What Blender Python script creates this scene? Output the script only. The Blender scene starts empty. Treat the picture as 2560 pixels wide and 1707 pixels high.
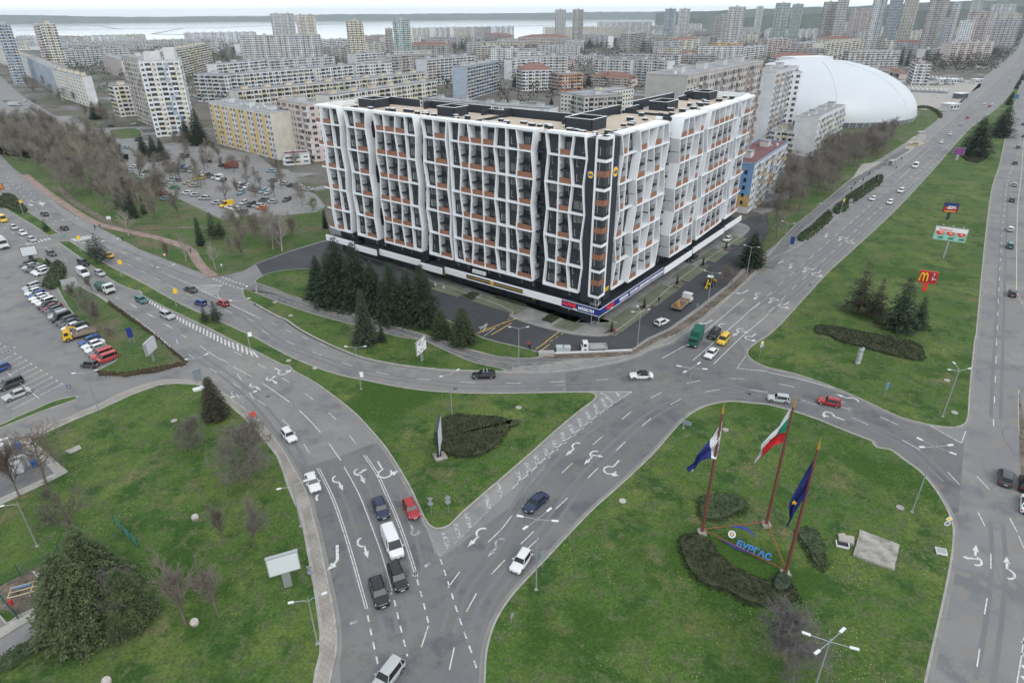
import bpy,bmesh,math,random
from mathutils import Vector,Matrix
random.seed(7)
SC=bpy.context.scene
COL=SC.collection
R=math.radians
# ------------------------------------------------------------------ camera
CAM_H,F_PX,PITCH,ROLL=65.0,1600.0,R(27.1),R(0.3)
cd=bpy.data.cameras.new('camera');cam=bpy.data.objects.new('camera',cd);COL.objects.link(cam)
SC.camera=cam
cd.sensor_width=36.0;cd.lens=36.0*F_PX/2560.0;cd.clip_start=0.5;cd.clip_end=90000
cam.location=(0,0,CAM_H)
cam.matrix_world=Matrix.Translation((0,0,CAM_H))@Matrix.Rotation(R(90)-PITCH,4,'X')@Matrix.Rotation(-ROLL,4,'Z')
SC.render.resolution_x=1024;SC.render.resolution_y=682
SC.view_settings.view_transform='Standard';SC.view_settings.look='None'
SC.view_settings.gamma=1;SC.view_settings.exposure=0.78
SC.render.engine='CYCLES'
# ------------------------------------------------------------------ overcast sky and soft sun
SUN_EL,SUN_AZ=R(46),R(150)
w=bpy.data.worlds.new('World');SC.world=w;w.use_nodes=True
nt=w.node_tree;nt.nodes.clear()
wo=nt.nodes.new('ShaderNodeOutputWorld');bg=nt.nodes.new('ShaderNodeBackground')
sky=nt.nodes.new('ShaderNodeTexSky');sky.sky_type='NISHITA';sky.sun_disc=False
sky.sun_elevation=SUN_EL;sky.sun_rotation=SUN_AZ;sky.air_density=1.0;sky.dust_density=3.0
cl=nt.nodes.new('ShaderNodeTexNoise');cl.inputs['Scale'].default_value=2.2;cl.inputs['Detail'].default_value=5
mp=nt.nodes.new('ShaderNodeMapping');mp.inputs['Scale'].default_value=(1,1,5)
tc=nt.nodes.new('ShaderNodeTexCoord')
rp=nt.nodes.new('ShaderNodeValToRGB')
rp.color_ramp.elements[0].position=.3;rp.color_ramp.elements[0].color=(6.0,6.5,7.0,1)
rp.color_ramp.elements[1].position=.75;rp.color_ramp.elements[1].color=(7.6,8.0,8.3,1)
mx=nt.nodes.new('ShaderNodeMixRGB');mx.inputs[0].default_value=.86
L=nt.links.new
sx_=nt.nodes.new('ShaderNodeSeparateXYZ');mg=nt.nodes.new('ShaderNodeMapRange');mg.inputs[1].default_value=.0;mg.inputs[2].default_value=.22;mg.inputs[3].default_value=1.45;mg.inputs[4].default_value=1.0
glow=nt.nodes.new('ShaderNodeMixRGB');glow.blend_type='MULTIPLY';glow.inputs[0].default_value=1
L(tc.outputs['Generated'],sx_.inputs[0]);L(sx_.outputs[2],mg.inputs[0])
L(tc.outputs['Generated'],mp.inputs[0]);L(mp.outputs[0],cl.inputs['Vector']);L(cl.outputs[0],rp.inputs[0])
L(sky.outputs[0],mx.inputs[1]);L(rp.outputs[0],mx.inputs[2]);L(mx.outputs[0],glow.inputs[1]);L(mg.outputs[0],glow.inputs[2]);L(glow.outputs[0],bg.inputs[0])
bg.inputs[1].default_value=0.1;L(bg.outputs[0],wo.inputs[0])
sd=bpy.data.lights.new('sun','SUN');sd.energy=0.9;sd.angle=R(35);sd.color=(1,.97,.93)
so=bpy.data.objects.new('sun',sd);COL.objects.link(so)
so.rotation_euler=(R(90)-SUN_EL,0,math.pi-SUN_AZ)
# ------------------------------------------------------------------ helpers
def ray(px,py):
 a=(px-1280.0)/F_PX;b=-(py-853.5)/F_PX
 c,s=math.cos(ROLL),math.sin(ROLL)
 xr=a*c+b*s;yr=-a*s+b*c
 return Vector((xr,math.cos(PITCH)+yr*math.sin(PITCH),-math.sin(PITCH)+yr*math.cos(PITCH)))
def at(px,py,z=0.0):
 d=ray(px,py);t=(z-CAM_H)/d.z
 return Vector((d.x*t,d.y*t,z))
def P(t,x,y):return((t%4)*640+x/3.6719,(t//4)*427-(1 if t>=12 else 0)+y/3.6719)
def G(t,x,y,z=0.0):return at(*P(t,x,y),z)
def hgt(g,t,x,y):
 """real height of what stands at ground point g and shows its top at x, y"""
 d=ray(*P(t,x,y));return CAM_H+math.hypot(g[0],g[1])*d.z/math.hypot(d.x,d.y)
def PT(*rows):
 """rows: (tile, x, y, x, y, ...) -> list of ground points"""
 out=[]
 for r in rows:
  for i in range(1,len(r),2):out.append(G(r[0],r[i],r[i+1]))
 return out
def smooth(pts,n=5,closed=False):
 q=[p.copy()for p in pts];m=len(q);out=[]
 rng=range(m if closed else m-1)
 for i in rng:
  p1=q[i];p2=q[(i+1)%m]
  if(p2-p1).length<.01:continue
  p0=q[(i-1)%m]if(closed or i>0)else p1
  p3=q[(i+2)%m]if(closed or i+2<m)else p2
  L1=(p2-p1).length
  t1=(p2-p0);t2=(p3-p1)
  t1=t1.normalized()*L1*.9 if(t1.length>.01 and(p1-p0).length>.01)else(p2-p1)*.9
  t2=t2.normalized()*L1*.9 if(t2.length>.01 and(p3-p2).length>.01)else(p2-p1)*.9
  for k in range(n):
   t=k/n;a=2*t**3-3*t*t+1;b=t**3-2*t*t+t;c=-2*t**3+3*t*t;d=t**3-t*t
   out.append(p1*a+t1*b+p2*c+t2*d)
 if not closed:out.append(q[-1])
 return out
def nodes(m):
 m.use_nodes=True;n=m.node_tree;return n,n.nodes,n.links.new,n.nodes['Principled BSDF']
def mat(name,col,rough=.8,metal=0.0,var=0.0,scale=3.0,col2=None,bump=0.0,spec=.5,obj=False):
 """plain procedural material with two-scale noise variation"""
 m=bpy.data.materials.new(name);n,N,K,b=nodes(m)
 b.inputs['Roughness'].default_value=rough;b.inputs['Metallic'].default_value=metal
 b.inputs['Specular IOR Level'].default_value=spec
 c=tuple(col)+(1,)
 if not obj and not var and not col2:b.inputs['Base Color'].default_value=c;return m
 geo=N.new('ShaderNodeNewGeometry');
 no=N.new('ShaderNodeTexNoise');no.inputs['Scale'].default_value=scale;no.inputs['Detail'].default_value=6;no.inputs['Roughness'].default_value=.65
 K(geo.outputs['Position'],no.inputs['Vector'])
 cr=N.new('ShaderNodeValToRGB');cr.color_ramp.elements[0].position=.34;cr.color_ramp.elements[1].position=.66
 if obj:
  oi=N.new('ShaderNodeObjectInfo');mm=N.new('ShaderNodeMixRGB');mm.blend_type='MULTIPLY';mm.inputs[0].default_value=1
  cr.color_ramp.elements[0].color=(1-var,1-var,1-var,1);cr.color_ramp.elements[1].color=(1,1,1,1)
  K(no.outputs[0],cr.inputs[0]);K(oi.outputs['Color'],mm.inputs[1]);K(cr.outputs[0],mm.inputs[2]);K(mm.outputs[0],b.inputs['Base Color'])
 else:
  c2=tuple(col2)+(1,)if col2 else tuple(x*(1-var)for x in col)+(1,)
  cr.color_ramp.elements[0].color=c2;cr.color_ramp.elements[1].color=c
  K(no.outputs[0],cr.inputs[0]);K(cr.outputs[0],b.inputs['Base Color'])
 if bump:
  bp=N.new('ShaderNodeBump');bp.inputs['Strength'].default_value=bump;bp.inputs['Distance'].default_value=.1
  K(no.outputs[0],bp.inputs['Height']);K(bp.outputs[0],b.inputs['Normal'])
 return m
def ground_mat(name,cols,scales,fine=(.82,1.12),fscale=4.0,rough=.95,bump=.3,speck=None):
 """cols: base, then (colour, threshold) layers mixed by noises of the given scales (metres)"""
 m=bpy.data.materials.new(name);n,N,K,b=nodes(m);b.inputs['Roughness'].default_value=rough;b.inputs['Specular IOR Level'].default_value=.25
 geo=N.new('ShaderNodeNewGeometry');prev=None
 base=N.new('ShaderNodeRGB');base.outputs[0].default_value=tuple(cols[0])+(1,);prev=base.outputs[0]
 for(c,lo,hi),s in zip(cols[1:],scales):
  no=N.new('ShaderNodeTexNoise');no.inputs['Scale'].default_value=1.0/s;no.inputs['Detail'].default_value=7;no.inputs['Roughness'].default_value=.62
  mpn=N.new('ShaderNodeMapping');mpn.inputs['Location'].default_value=(random.uniform(-99,99),random.uniform(-99,99),0)
  K(geo.outputs['Position'],mpn.inputs[0]);K(mpn.outputs[0],no.inputs['Vector'])
  mr=N.new('ShaderNodeMapRange');mr.inputs[1].default_value=lo;mr.inputs[2].default_value=hi
  K(no.outputs[0],mr.inputs[0]);mxn=N.new('ShaderNodeMixRGB');K(mr.outputs[0],mxn.inputs[0]);K(prev,mxn.inputs[1]);mxn.inputs[2].default_value=tuple(c)+(1,)
  prev=mxn.outputs[0]
 fn=N.new('ShaderNodeTexNoise');fn.inputs['Scale'].default_value=fscale;fn.inputs['Detail'].default_value=4;K(geo.outputs['Position'],fn.inputs['Vector'])
 mr=N.new('ShaderNodeMapRange');mr.inputs[1].default_value=.3;mr.inputs[2].default_value=.7;mr.inputs[3].default_value=fine[0];mr.inputs[4].default_value=fine[1]
 K(fn.outputs[0],mr.inputs[0]);vm=N.new('ShaderNodeMixRGB');vm.blend_type='MULTIPLY';vm.inputs[0].default_value=1;K(prev,vm.inputs[1]);K(mr.outputs[0],vm.inputs[2]);prev=vm.outputs[0]
 if speck:
  vo=N.new('ShaderNodeTexVoronoi');vo.inputs['Scale'].default_value=speck[1];K(geo.outputs['Position'],vo.inputs['Vector'])
  no=N.new('ShaderNodeTexNoise');no.inputs['Scale'].default_value=.09;no.inputs['Detail'].default_value=3;K(geo.outputs['Position'],no.inputs['Vector'])
  ma=N.new('ShaderNodeMath');ma.operation='LESS_THAN';K(vo.outputs['Distance'],ma.inputs[0]);ma.inputs[1].default_value=speck[2]
  mb=N.new('ShaderNodeMapRange');mb.inputs[1].default_value=.5;mb.inputs[2].default_value=.6;K(no.outputs[0],mb.inputs[0])
  mc=N.new('ShaderNodeMath');mc.operation='MULTIPLY';K(ma.outputs[0],mc.inputs[0]);K(mb.outputs[0],mc.inputs[1])
  mxn=N.new('ShaderNodeMixRGB');K(mc.outputs[0],mxn.inputs[0]);K(prev,mxn.inputs[1]);mxn.inputs[2].default_value=tuple(speck[0])+(1,);prev=mxn.outputs[0]
 K(prev,b.inputs['Base Color'])
 bp=N.new('ShaderNodeBump');bp.inputs['Strength'].default_value=bump;bp.inputs['Distance'].default_value=.15;K(fn.outputs[0],bp.inputs['Height']);K(bp.outputs[0],b.inputs['Normal'])
 return m
def paint_mat(name,col,worn=.42):
 """road paint, worn through to the asphalt by noise"""
 m=bpy.data.materials.new(name);n,N,K,b=nodes(m);b.inputs['Roughness'].default_value=.7
 geo=N.new('ShaderNodeNewGeometry');no=N.new('ShaderNodeTexNoise');no.inputs['Scale'].default_value=2.2;no.inputs['Detail'].default_value=8;no.inputs['Roughness'].default_value=.75
 K(geo.outputs['Position'],no.inputs['Vector']);cr=N.new('ShaderNodeValToRGB')
 cr.color_ramp.elements[0].position=worn-.06;cr.color_ramp.elements[0].color=(.16,.16,.16,1)
 cr.color_ramp.elements[1].position=worn+.05;cr.color_ramp.elements[1].color=tuple(col)+(1,)
 K(no.outputs[0],cr.inputs[0]);K(cr.outputs[0],b.inputs['Base Color']);return m
M={}
GRASSV=((.055,.098,.014),[((.11,.12,.03),.5,.66),((.03,.072,.010),.5,.64),((.125,.105,.05),.6,.74)])
M['grass']=ground_mat('grass',[(.052,.1,.019),((.1,.135,.034),.46,.64),((.028,.068,.013),.48,.6),((.135,.12,.062),.57,.7),((.07,.098,.036),.52,.58),((.034,.075,.011),.55,.6),((.14,.125,.085),.66,.74)],(16,6,8,2,27,4),fine=(.66,1.28),fscale=3.2,bump=.5,speck=((.42,.42,.12),2.2,.12))
M['grass_brown']=ground_mat('grass_brown',[(.06,.098,.026),((.115,.105,.062),.44,.62),((.036,.085,.018),.48,.62),((.15,.125,.095),.6,.72)],(16,6,9),fine=(.65,1.3),fscale=2.0,bump=.5)
M['asphalt']=ground_mat('asphalt',[(.17,.172,.178),((.212,.207,.2),.42,.6),((.14,.143,.15),.5,.62),((.188,.18,.17),.52,.58)],(26,7,3),fine=(.93,1.06),fscale=5,rough=.88,bump=.12)
M['asphalt_mid']=ground_mat('asphalt_mid',[(.125,.128,.135),((.16,.158,.155),.42,.6),((.1,.103,.112),.5,.62),((.14,.136,.13),.52,.58)],(18,6,3),fine=(.93,1.06),fscale=5,rough=.88,bump=.12)
M['asphalt_new']=ground_mat('asphalt_new',[(.05,.053,.06),((.064,.067,.073),.45,.65),((.085,.086,.09),.62,.74)],(14,7),fine=(.9,1.1),fscale=4,rough=.85,bump=.12)
M['asphalt_old']=ground_mat('asphalt_old',[(.2,.2,.2),((.235,.23,.225),.45,.65),((.165,.168,.175),.5,.66)],(13,3),fine=(.9,1.08),fscale=5,rough=.9,bump=.15)
M['concrete']=ground_mat('concrete',[(.33,.315,.29),((.25,.235,.21),.48,.66),((.39,.38,.36),.52,.66)],(7,2),fine=(.88,1.08),fscale=6,bump=.2)
M['kerb']=mat('kerb_stone',(.33,.32,.3),.9,var=.3,scale=.7)
M['soil']=ground_mat('soil',[(.12,.1,.08),((.2,.17,.14),.45,.65),((.07,.06,.045),.5,.65)],(4,1),fine=(.7,1.2),bump=.5)
M['city']=ground_mat('city_ground',[(.13,.12,.108),((.065,.08,.04),.48,.58),((.22,.225,.23),.54,.6),((.09,.078,.066),.5,.6)],(60,45,20),fine=(.8,1.15),fscale=.8)
M['white']=paint_mat('road_paint_white',(.54,.54,.53),.44);M['white_worn']=paint_mat('road_paint_white_worn',(.42,.42,.41),.52)
M['yellow']=paint_mat('road_paint_yellow',(.62,.42,.06),.4);M['cream']=paint_mat('road_paint_cream',(.55,.5,.36),.45)
def brick_mat(name,c1,c2,mort,sx,sy,rough=.9):
 m=bpy.data.materials.new(name);n,N,K,b=nodes(m);b.inputs['Roughness'].default_value=rough
 geo=N.new('ShaderNodeNewGeometry');mpn=N.new('ShaderNodeMapping');mpn.inputs['Rotation'].default_value=(0,0,R(36.6));K(geo.outputs['Position'],mpn.inputs[0])
 br=N.new('ShaderNodeTexBrick');br.inputs['Scale'].default_value=1;br.inputs['Brick Width'].default_value=sx;br.inputs['Row Height'].default_value=sy
 br.inputs['Mortar Size'].default_value=.03;br.inputs['Color1'].default_value=tuple(c1)+(1,);br.inputs['Color2'].default_value=tuple(c2)+(1,);br.inputs['Mortar'].default_value=tuple(mort)+(1,)
 K(mpn.outputs[0],br.inputs['Vector'])
 no=N.new('ShaderNodeTexNoise');no.inputs['Scale'].default_value=.25;no.inputs['Detail'].default_value=7;K(geo.outputs['Position'],no.inputs['Vector'])
 mr=N.new('ShaderNodeMapRange');mr.inputs[1].default_value=.35;mr.inputs[2].default_value=.65;mr.inputs[3].default_value=.75;mr.inputs[4].default_value=1.1;K(no.outputs[0],mr.inputs[0])
 vm=N.new('ShaderNodeMixRGB');vm.blend_type='MULTIPLY';vm.inputs[0].default_value=1;K(br.outputs[0],vm.inputs[1]);K(mr.outputs[0],vm.inputs[2]);K(vm.outputs[0],b.inputs['Base Color'])
 return m
M['slabs']=brick_mat('paving_slabs',(.29,.265,.235),(.265,.24,.212),(.2,.185,.165),.6,.6)
M['pavers']=brick_mat('grey_pavers',(.25,.25,.24),(.22,.22,.215),(.14,.14,.14),.6,.4)
M['grass_pavers']=brick_mat('grass_pavers',(.15,.16,.12),(.13,.145,.1),(.07,.085,.04),.6,.4)
M['red_path']=brick_mat('red_path_pavers',(.3,.21,.18),(.26,.18,.155),(.17,.13,.11),.5,.3)
class MB:
 """collects faces of several materials and links them as one mesh object"""
 def __init__(s):s.v=[];s.f=[];s.m=[];s.mats=[];s.cur=0;s.sm=[]
 def use(s,m):
  if m not in s.mats:s.mats.append(m)
  s.cur=s.mats.index(m);return s
 def add(s,vs,fs,sm=False):
  o=len(s.v);s.v+=[tuple(v)for v in vs]
  for f in fs:s.f.append(tuple(i+o for i in f));s.m.append(s.cur);s.sm.append(sm)
 def quad(s,a,b,c,d):s.add([a,b,c,d],[(0,1,2,3)])
 def box(s,c,d,rz=0,mtx=None):
  x,y,z=d[0]/2,d[1]/2,d[2]/2;co,si=math.cos(rz),math.sin(rz);vs=[]
  for k in(-1,1):
   for(i,j)in((-1,-1),(1,-1),(1,1),(-1,1)):
    p=(c[0]+i*x*co-j*y*si,c[1]+i*x*si+j*y*co,c[2]+k*z)
    vs.append(mtx@Vector(p)if mtx else p)
  s.add(vs,[(3,2,1,0),(4,5,6,7),(0,1,5,4),(1,2,6,5),(2,3,7,6),(3,0,4,7)])
 def hexa(s,a,b):
  s.add(list(a)+list(b),[(3,2,1,0),(4,5,6,7),(0,1,5,4),(1,2,6,5),(2,3,7,6),(3,0,4,7)])
 def beam(s,p,q,w,h=None,up=Vector((0,0,1))):
  p=Vector(p);q=Vector(q);d=(q-p).normalized();u=d.cross(up)
  if u.length<1e-3:u=d.cross(Vector((1,0,0)))
  u.normalize();v=u.cross(d);h=h or w;u=u*w/2;v=v*h/2
  s.add([p-u-v,p+u-v,p+u+v,p-u+v,q-u-v,q+u-v,q+u+v,q-u+v],[(0,1,2,3),(7,6,5,4),(0,4,5,1),(1,5,6,2),(2,6,7,3),(3,7,4,0)])
 def tube(s,pts,rad,n=6,cap=True,sm=True):
  pts=[Vector(p)for p in pts];m=len(pts);rad=rad if hasattr(rad,'__len__')else[rad]*m;vs=[]
  for i,p in enumerate(pts):
   d=(pts[min(i+1,m-1)]-pts[max(i-1,0)]).normalized();u=d.cross(Vector((0,0,1)))
   if u.length<.05:u=d.cross(Vector((1,0,0)))
   u.normalize();v=d.cross(u)
   for k in range(n):
    a=2*math.pi*k/n;vs.append(p+(u*math.cos(a)+v*math.sin(a))*rad[i])
  fs=[(i*n+k,i*n+(k+1)%n,(i+1)*n+(k+1)%n,(i+1)*n+k)for i in range(m-1)for k in range(n)]
  s.add(vs,fs,sm)
  if cap:s.add(vs[-n:],[tuple(range(n))]);s.add(vs[:n],[tuple(range(n-1,-1,-1))])
 def prism(s,poly,z0,z1):
  n=len(poly);s.add([(p[0],p[1],z0)for p in poly]+[(p[0],p[1],z1)for p in poly],[tuple(range(n,2*n))]+[(i,(i+1)%n,(i+1)%n+n,i+n)for i in range(n)])
 def mesh(s,name):
  me=bpy.data.meshes.new(name);me.from_pydata(s.v,[],s.f)
  for m in s.mats:me.materials.append(m)
  if s.f:
   me.polygons.foreach_set('material_index',s.m);me.polygons.foreach_set('use_smooth',s.sm)
  me.update();return me
 def build(s,name,parent=None,loc=None,rz=0):
  o=bpy.data.objects.new(name,s.mesh(name));COL.objects.link(o)
  if parent:o.parent=parent
  if loc:o.location=loc
  o.rotation_euler.z=rz;return o
def tag(o,label=None,cat=None,group=None,kind=None):
 if label:o['label']=label
 if cat:o['category']=cat
 if group:o['group']=group
 if kind:o['kind']=kind
 return o
def empty(name,loc,rz=0,label=None,cat=None,group=None):
 o=bpy.data.objects.new(name,None);COL.objects.link(o);o.location=loc;o.rotation_euler.z=rz;o.empty_display_size=.5
 return tag(o,label,cat,group)
KIDS={}
def copy_tree(o,parent=None):
 c=o.copy();COL.objects.link(c);c.parent=parent
 if o not in KIDS:KIDS[o]=list(o.children)
 for ch in KIDS[o]:copy_tree(ch,c)
 return c
def area2(p):return sum(p[i].x*p[(i+1)%len(p)].y-p[(i+1)%len(p)].x*p[i].y for i in range(len(p)))
def sheet(name,pts,m,z=0.0,label=None,cat=None,kind='structure',raised=False,kerb=0.0,sm=0,wavy=0):
 pts=smooth(pts,sm,True)if sm else pts
 if area2(pts)<0:pts=pts[::-1]
 mb=MB();mb.use(m);n=len(pts)
 mb.add([(p.x,p.y,z)for p in pts],[tuple(range(n))])
 if raised:mb.add([(p.x,p.y,0)for p in pts]+[(p.x,p.y,z)for p in pts],[(i,(i+1)%n,(i+1)%n+n,i+n)for i in range(n)])
 o=mb.build(name);tag(o,label,cat,kind=kind)
 if kerb:KERBS.append((pts,kerb,z))
 return o
KERBS=[]
def offset_pts(pts,d,closed=True):
 n=len(pts);out=[]
 for i in range(n):
  a=pts[(i-1)%n]if(closed or i>0)else pts[i];b=pts[(i+1)%n]if(closed or i<n-1)else pts[i]
  t=(b-a);t.z=0
  t=t.normalized()if t.length>1e-6 else Vector((1,0,0));out.append(pts[i]+Vector((-t.y,t.x,0))*d)
 return out
def build_kerbs():
 mb=MB();mb.use(M['kerb'])
 for pts,w_,z in KERBS:
  n=len(pts);o_=offset_pts(pts,-.05);i_=offset_pts(pts,w_);zt=z+.025
  vs=[(p.x,p.y,0)for p in o_]+[(p.x,p.y,zt)for p in o_]+[(p.x,p.y,zt)for p in i_]+[(p.x,p.y,z-.02)for p in i_];fs=[]
  for i in range(n):
   j=(i+1)%n
   for r in range(3):fs.append((r*n+i,r*n+j,(r+1)*n+j,(r+1)*n+i))
  mb.add(vs,fs)
 tag(mb.build('kerb'),kind='structure')
def strip(mb,pts,w_,z,dash=None,phase=0.0,step=2.5):
 """a painted line along pts; dash = (on, off) metres"""
 L_=[0]
 for i in range(1,len(pts)):L_.append(L_[-1]+(pts[i]-pts[i-1]).length)
 tot=L_[-1]
 def pos(s):
  s=min(max(s,0),tot)
  for i in range(1,len(L_)):
   if s<=L_[i]or i==len(L_)-1:
    u=(s-L_[i-1])/max(L_[i]-L_[i-1],1e-6);return pts[i-1].lerp(pts[i],u)
 segs=[]
 if dash:
  s=phase
  while s<tot:segs.append((s,min(s+dash[0],tot)));s+=dash[0]+dash[1]
 else:segs=[(0,tot)]
 for a,b in segs:
  k=max(1,int((b-a)/step));q=[pos(a+(b-a)*i/k)for i in range(k+1)]
  l=offset_pts(q,w_/2,False);r=offset_pts(q,-w_/2,False)
  mb.add([(p.x,p.y,z)for p in l]+[(p.x,p.y,z)for p in r],[(i+k+1,i+k+2,i+1,i)for i in range(k)])
# ------------------------------------------------------------------ ground, water, far land
def flat(name,pts,m,z,**k):return sheet(name,[Vector((x,y,0))for x,y in pts],m,z,**k)
flat('ground',[(-50000,-150),(50000,-150),(50000,8000),(6000,75000),(-50000,75000)],M['city'],-.03)
Wm=bpy.data.materials.new('water');n_,N_,K_,b_=nodes(Wm)
b_.inputs['Base Color'].default_value=(.62,.66,.7,1);b_.inputs['Roughness'].default_value=.1;b_.inputs['IOR'].default_value=1.6
M['water']=Wm
M['far']=mat('far_land',(.1,.12,.1),.95,var=.5,scale=.01)
def at_d(px,py,D,up=0):
 d=ray(px,py);k=D/math.hypot(d.x,d.y);return Vector((d.x*k,d.y*k,CAM_H+d.z*k))
def dirp(px,D,z=0.0,py=45):
 d=ray(px,py);k=D/math.hypot(d.x,d.y);return Vector((d.x*k,d.y*k,z))
sheet('water',[dirp(-500,2000),dirp(1500,1800),dirp(1560,2400),dirp(1795,2600),dirp(1830,4600),dirp(1700,7800),dirp(1280,8300),dirp(640,8200),dirp(-500,8200)],M['water'],.25)
sheet('sea',[dirp(-500,9600),dirp(1500,9600),dirp(1500,70000),dirp(-500,70000)],M['water'],.3)
dk=MB();dk.use(M['far'])
for a,b in(((30,58),(640,55)),((40,66),(260,64)),((180,62),(250,66)),((250,66),(300,74)),((40,77),(560,70)),((560,70),(640,66)),((380,86),(460,71)),((380,86),(640,92)),((640,58),(1100,52)),((780,62),(1000,55)),((640,66),(900,60)),((1000,48),(1280,45)),((1100,45),(1280,50)),((1280,51),(1560,58)),((1280,66),(1420,64))):
 p,q=at(a[0],a[1],.3),at(b[0],b[1],.3);wd=max(3,(p.length+q.length)/2/1600*.9*4)
 dk.beam(p,q,wd,1.5)
tag(dk.build('dike'),kind='structure')
def ridge(name,prof,D,base=0.0,m=None,thick=400,step=14,seed=3,rough=1.0):
 rnd=random.Random(seed);mb=MB();mb.use(m or M['far']);fr=[];
 for(x0,y0),(x1,y1)in zip(prof,prof[1:]):
  k=max(1,int(abs(x1-x0)/step))
  for i in range(k):
   u=i/k;fr.append((x0+(x1-x0)*u,y0+(y1-y0)*u+rnd.uniform(-rough,rough)))
 top=[at_d(x,y,D)for x,y in fr];bot=[Vector((p.x*.985,p.y*.985,base))for p in top]
 bk=[Vector((p.x*(1+thick/D),p.y*(1+thick/D),base))for p in top];n=len(top)
 mb.add(bot+top+bk,[(i,i+1,n+i+1,n+i)for i in range(n-1)]+[(n+i,n+i+1,2*n+i+1,2*n+i)for i in range(n-1)],False)
 return tag(mb.build(name),kind='structure')
ridge('far_land',[(-200,38),(60,38),(150,40),(330,43.5),(430,43),(520,41),(640,41),(700,40),(845,36),(960,36),(1180,34),(1290,33.5),(1500,30.5),(1640,30),(1720,28)],8600,rough=.6)
ridge('hills',[(1640,33),(1720,30),(1800,27),(1870,24),(1930,22),(1985,19),(2060,18),(2130,17.5),(2190,13),(2300,8),(2420,3),(2560,-1),(2800,-4)],4300,thick=3500,rough=.8,seed=5)
ridge('hills',[(1700,47),(1850,46),(1990,37),(2130,34),(2280,28),(2430,22),(2560,16),(2800,8)],2900,thick=2500,rough=.9,seed=8)
# ------------------------------------------------------------------ asphalt base, roads
sheet('road',[at(-1100,2100),at(3700,2100),at(3600,900),at(2900,160),at(2600,60),at(2556,92),at(2540,140),at(2400,235),at(2200,440),at(2100,500),at(1850,620),at(1700,700),at(1300,560),at(800,560),at(560,680),at(330,590),at(110,470),at(0,385),at(-300,260),at(-900,420)],M['asphalt'],0.0)
sheet('road_patch',PT((9,380,1175,570,1115,750,1060,1000,960,1110,930,1200,1010,1330,1180,1420,1350,1520,1568),(13,1640,380,1700,420,2350,-60),(14,300,-400),(10,500,445,485,285,860,215,1120,140,1290,60,1450,-20,1640,0,2100,0,2160,130,2350,245),(11,900,550,1500,770,1800,940,1750,1568,1660,1568),(15,1700,250,1450,1568,1450,2500),(12,2350,2600),(13,780,1568,745,1100,640,560,530,0),(9,500,1400,430,1260)),M['asphalt_mid'],.004)
sheet('forecourt',PT((4,2000,985,2350,872),(5,0,857,300,747,600,655,760,640,1000,800,1620,1000),(6,0,1240,780,1430,1500,900,2050,480,2200,420,2500,400,2600,560,2350,720,2180,850,2000,1040,1700,1270,1450,1450,1250,1545),(10,1090,85,390,112,240,97),(5,2350,1610,2080,1535,1700,1345,1100,1085,600,935,470,902,250,918,100,945,0,1005),(4,2250,1080,2000,1040)),M['asphalt_new'],.006)
sheet('road_patch',PT((4,2000,990,2350,872,),(5,0,857,60,960,0,1005),(4,2230,1100,2000,1130,1790,1060)),M['asphalt'],.010)
sheet('road_shoulder',PT((10,700,462,1090,462,900,588,700,738,400,983,0,1345),(9,2350,1345,2240,1445),(13,2100,15,1900,215,1690,400,1640,310,1590,200,1560,110),(13,1650,160,1790,120),(9,1900,1572,2350,1195),(10,200,1010,640,630,776,510,740,470)),M['asphalt_old'],.0085)
tw_=MB();tw_.use(ground_mat('tyre_worn_asphalt',[(.142,.145,.152),((.155,.156,.158),.42,.6)],(9,),fine=(.94,1.05),rough=.85,bump=.1))
for rows in(((9,640,1180,740,1400,810,1568),(13,930,420,1010,740,1110,1100,1180,1500)),((9,850,1080,970,1300,1070,1568),(13,1180,250,1290,700,1360,1100)),((9,1080,1060,1220,1280,1330,1568),(13,1420,250,1520,700)),((13,1760,1100,1900,700,2150,380),(14,0,30),(10,300,1150,700,800,1100,560,1500,400,1900,390,2300,490),(11,400,560,900,760,1300,960,1650,1280)),((13,2000,1200,2120,820),(14,60,450,300,170),(10,640,1270,1000,900,1400,600,1800,480,2200,500)),((4,900,690,1250,860,1700,1080,2200,1300),(5,200,1570),(9,560,140,900,260,1400,350,2000,410),(10,400,400,1000,370)),((8,1700,60,2100,330),(9,50,600,350,1000,480,1300)),((7,2190,100,2160,600,2140,1100),(11,2120,0,2090,700)),((15,2100,100,2120,500,2060,1100,1980,1568)),((7,1280,60,900,400,500,750,0,1160),(6,2100,1330)),((7,1350,90,1000,420,600,790,200,1140,0,1300))):
 rows=rows if isinstance(rows[0],tuple)else(rows,);c_=smooth(PT(*rows),4)
 for o_ in(-.75,.75):strip(tw_,offset_pts(c_,o_,False),.55,.0075)
tag(tw_.build('tyre_track'),kind='structure')
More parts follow.
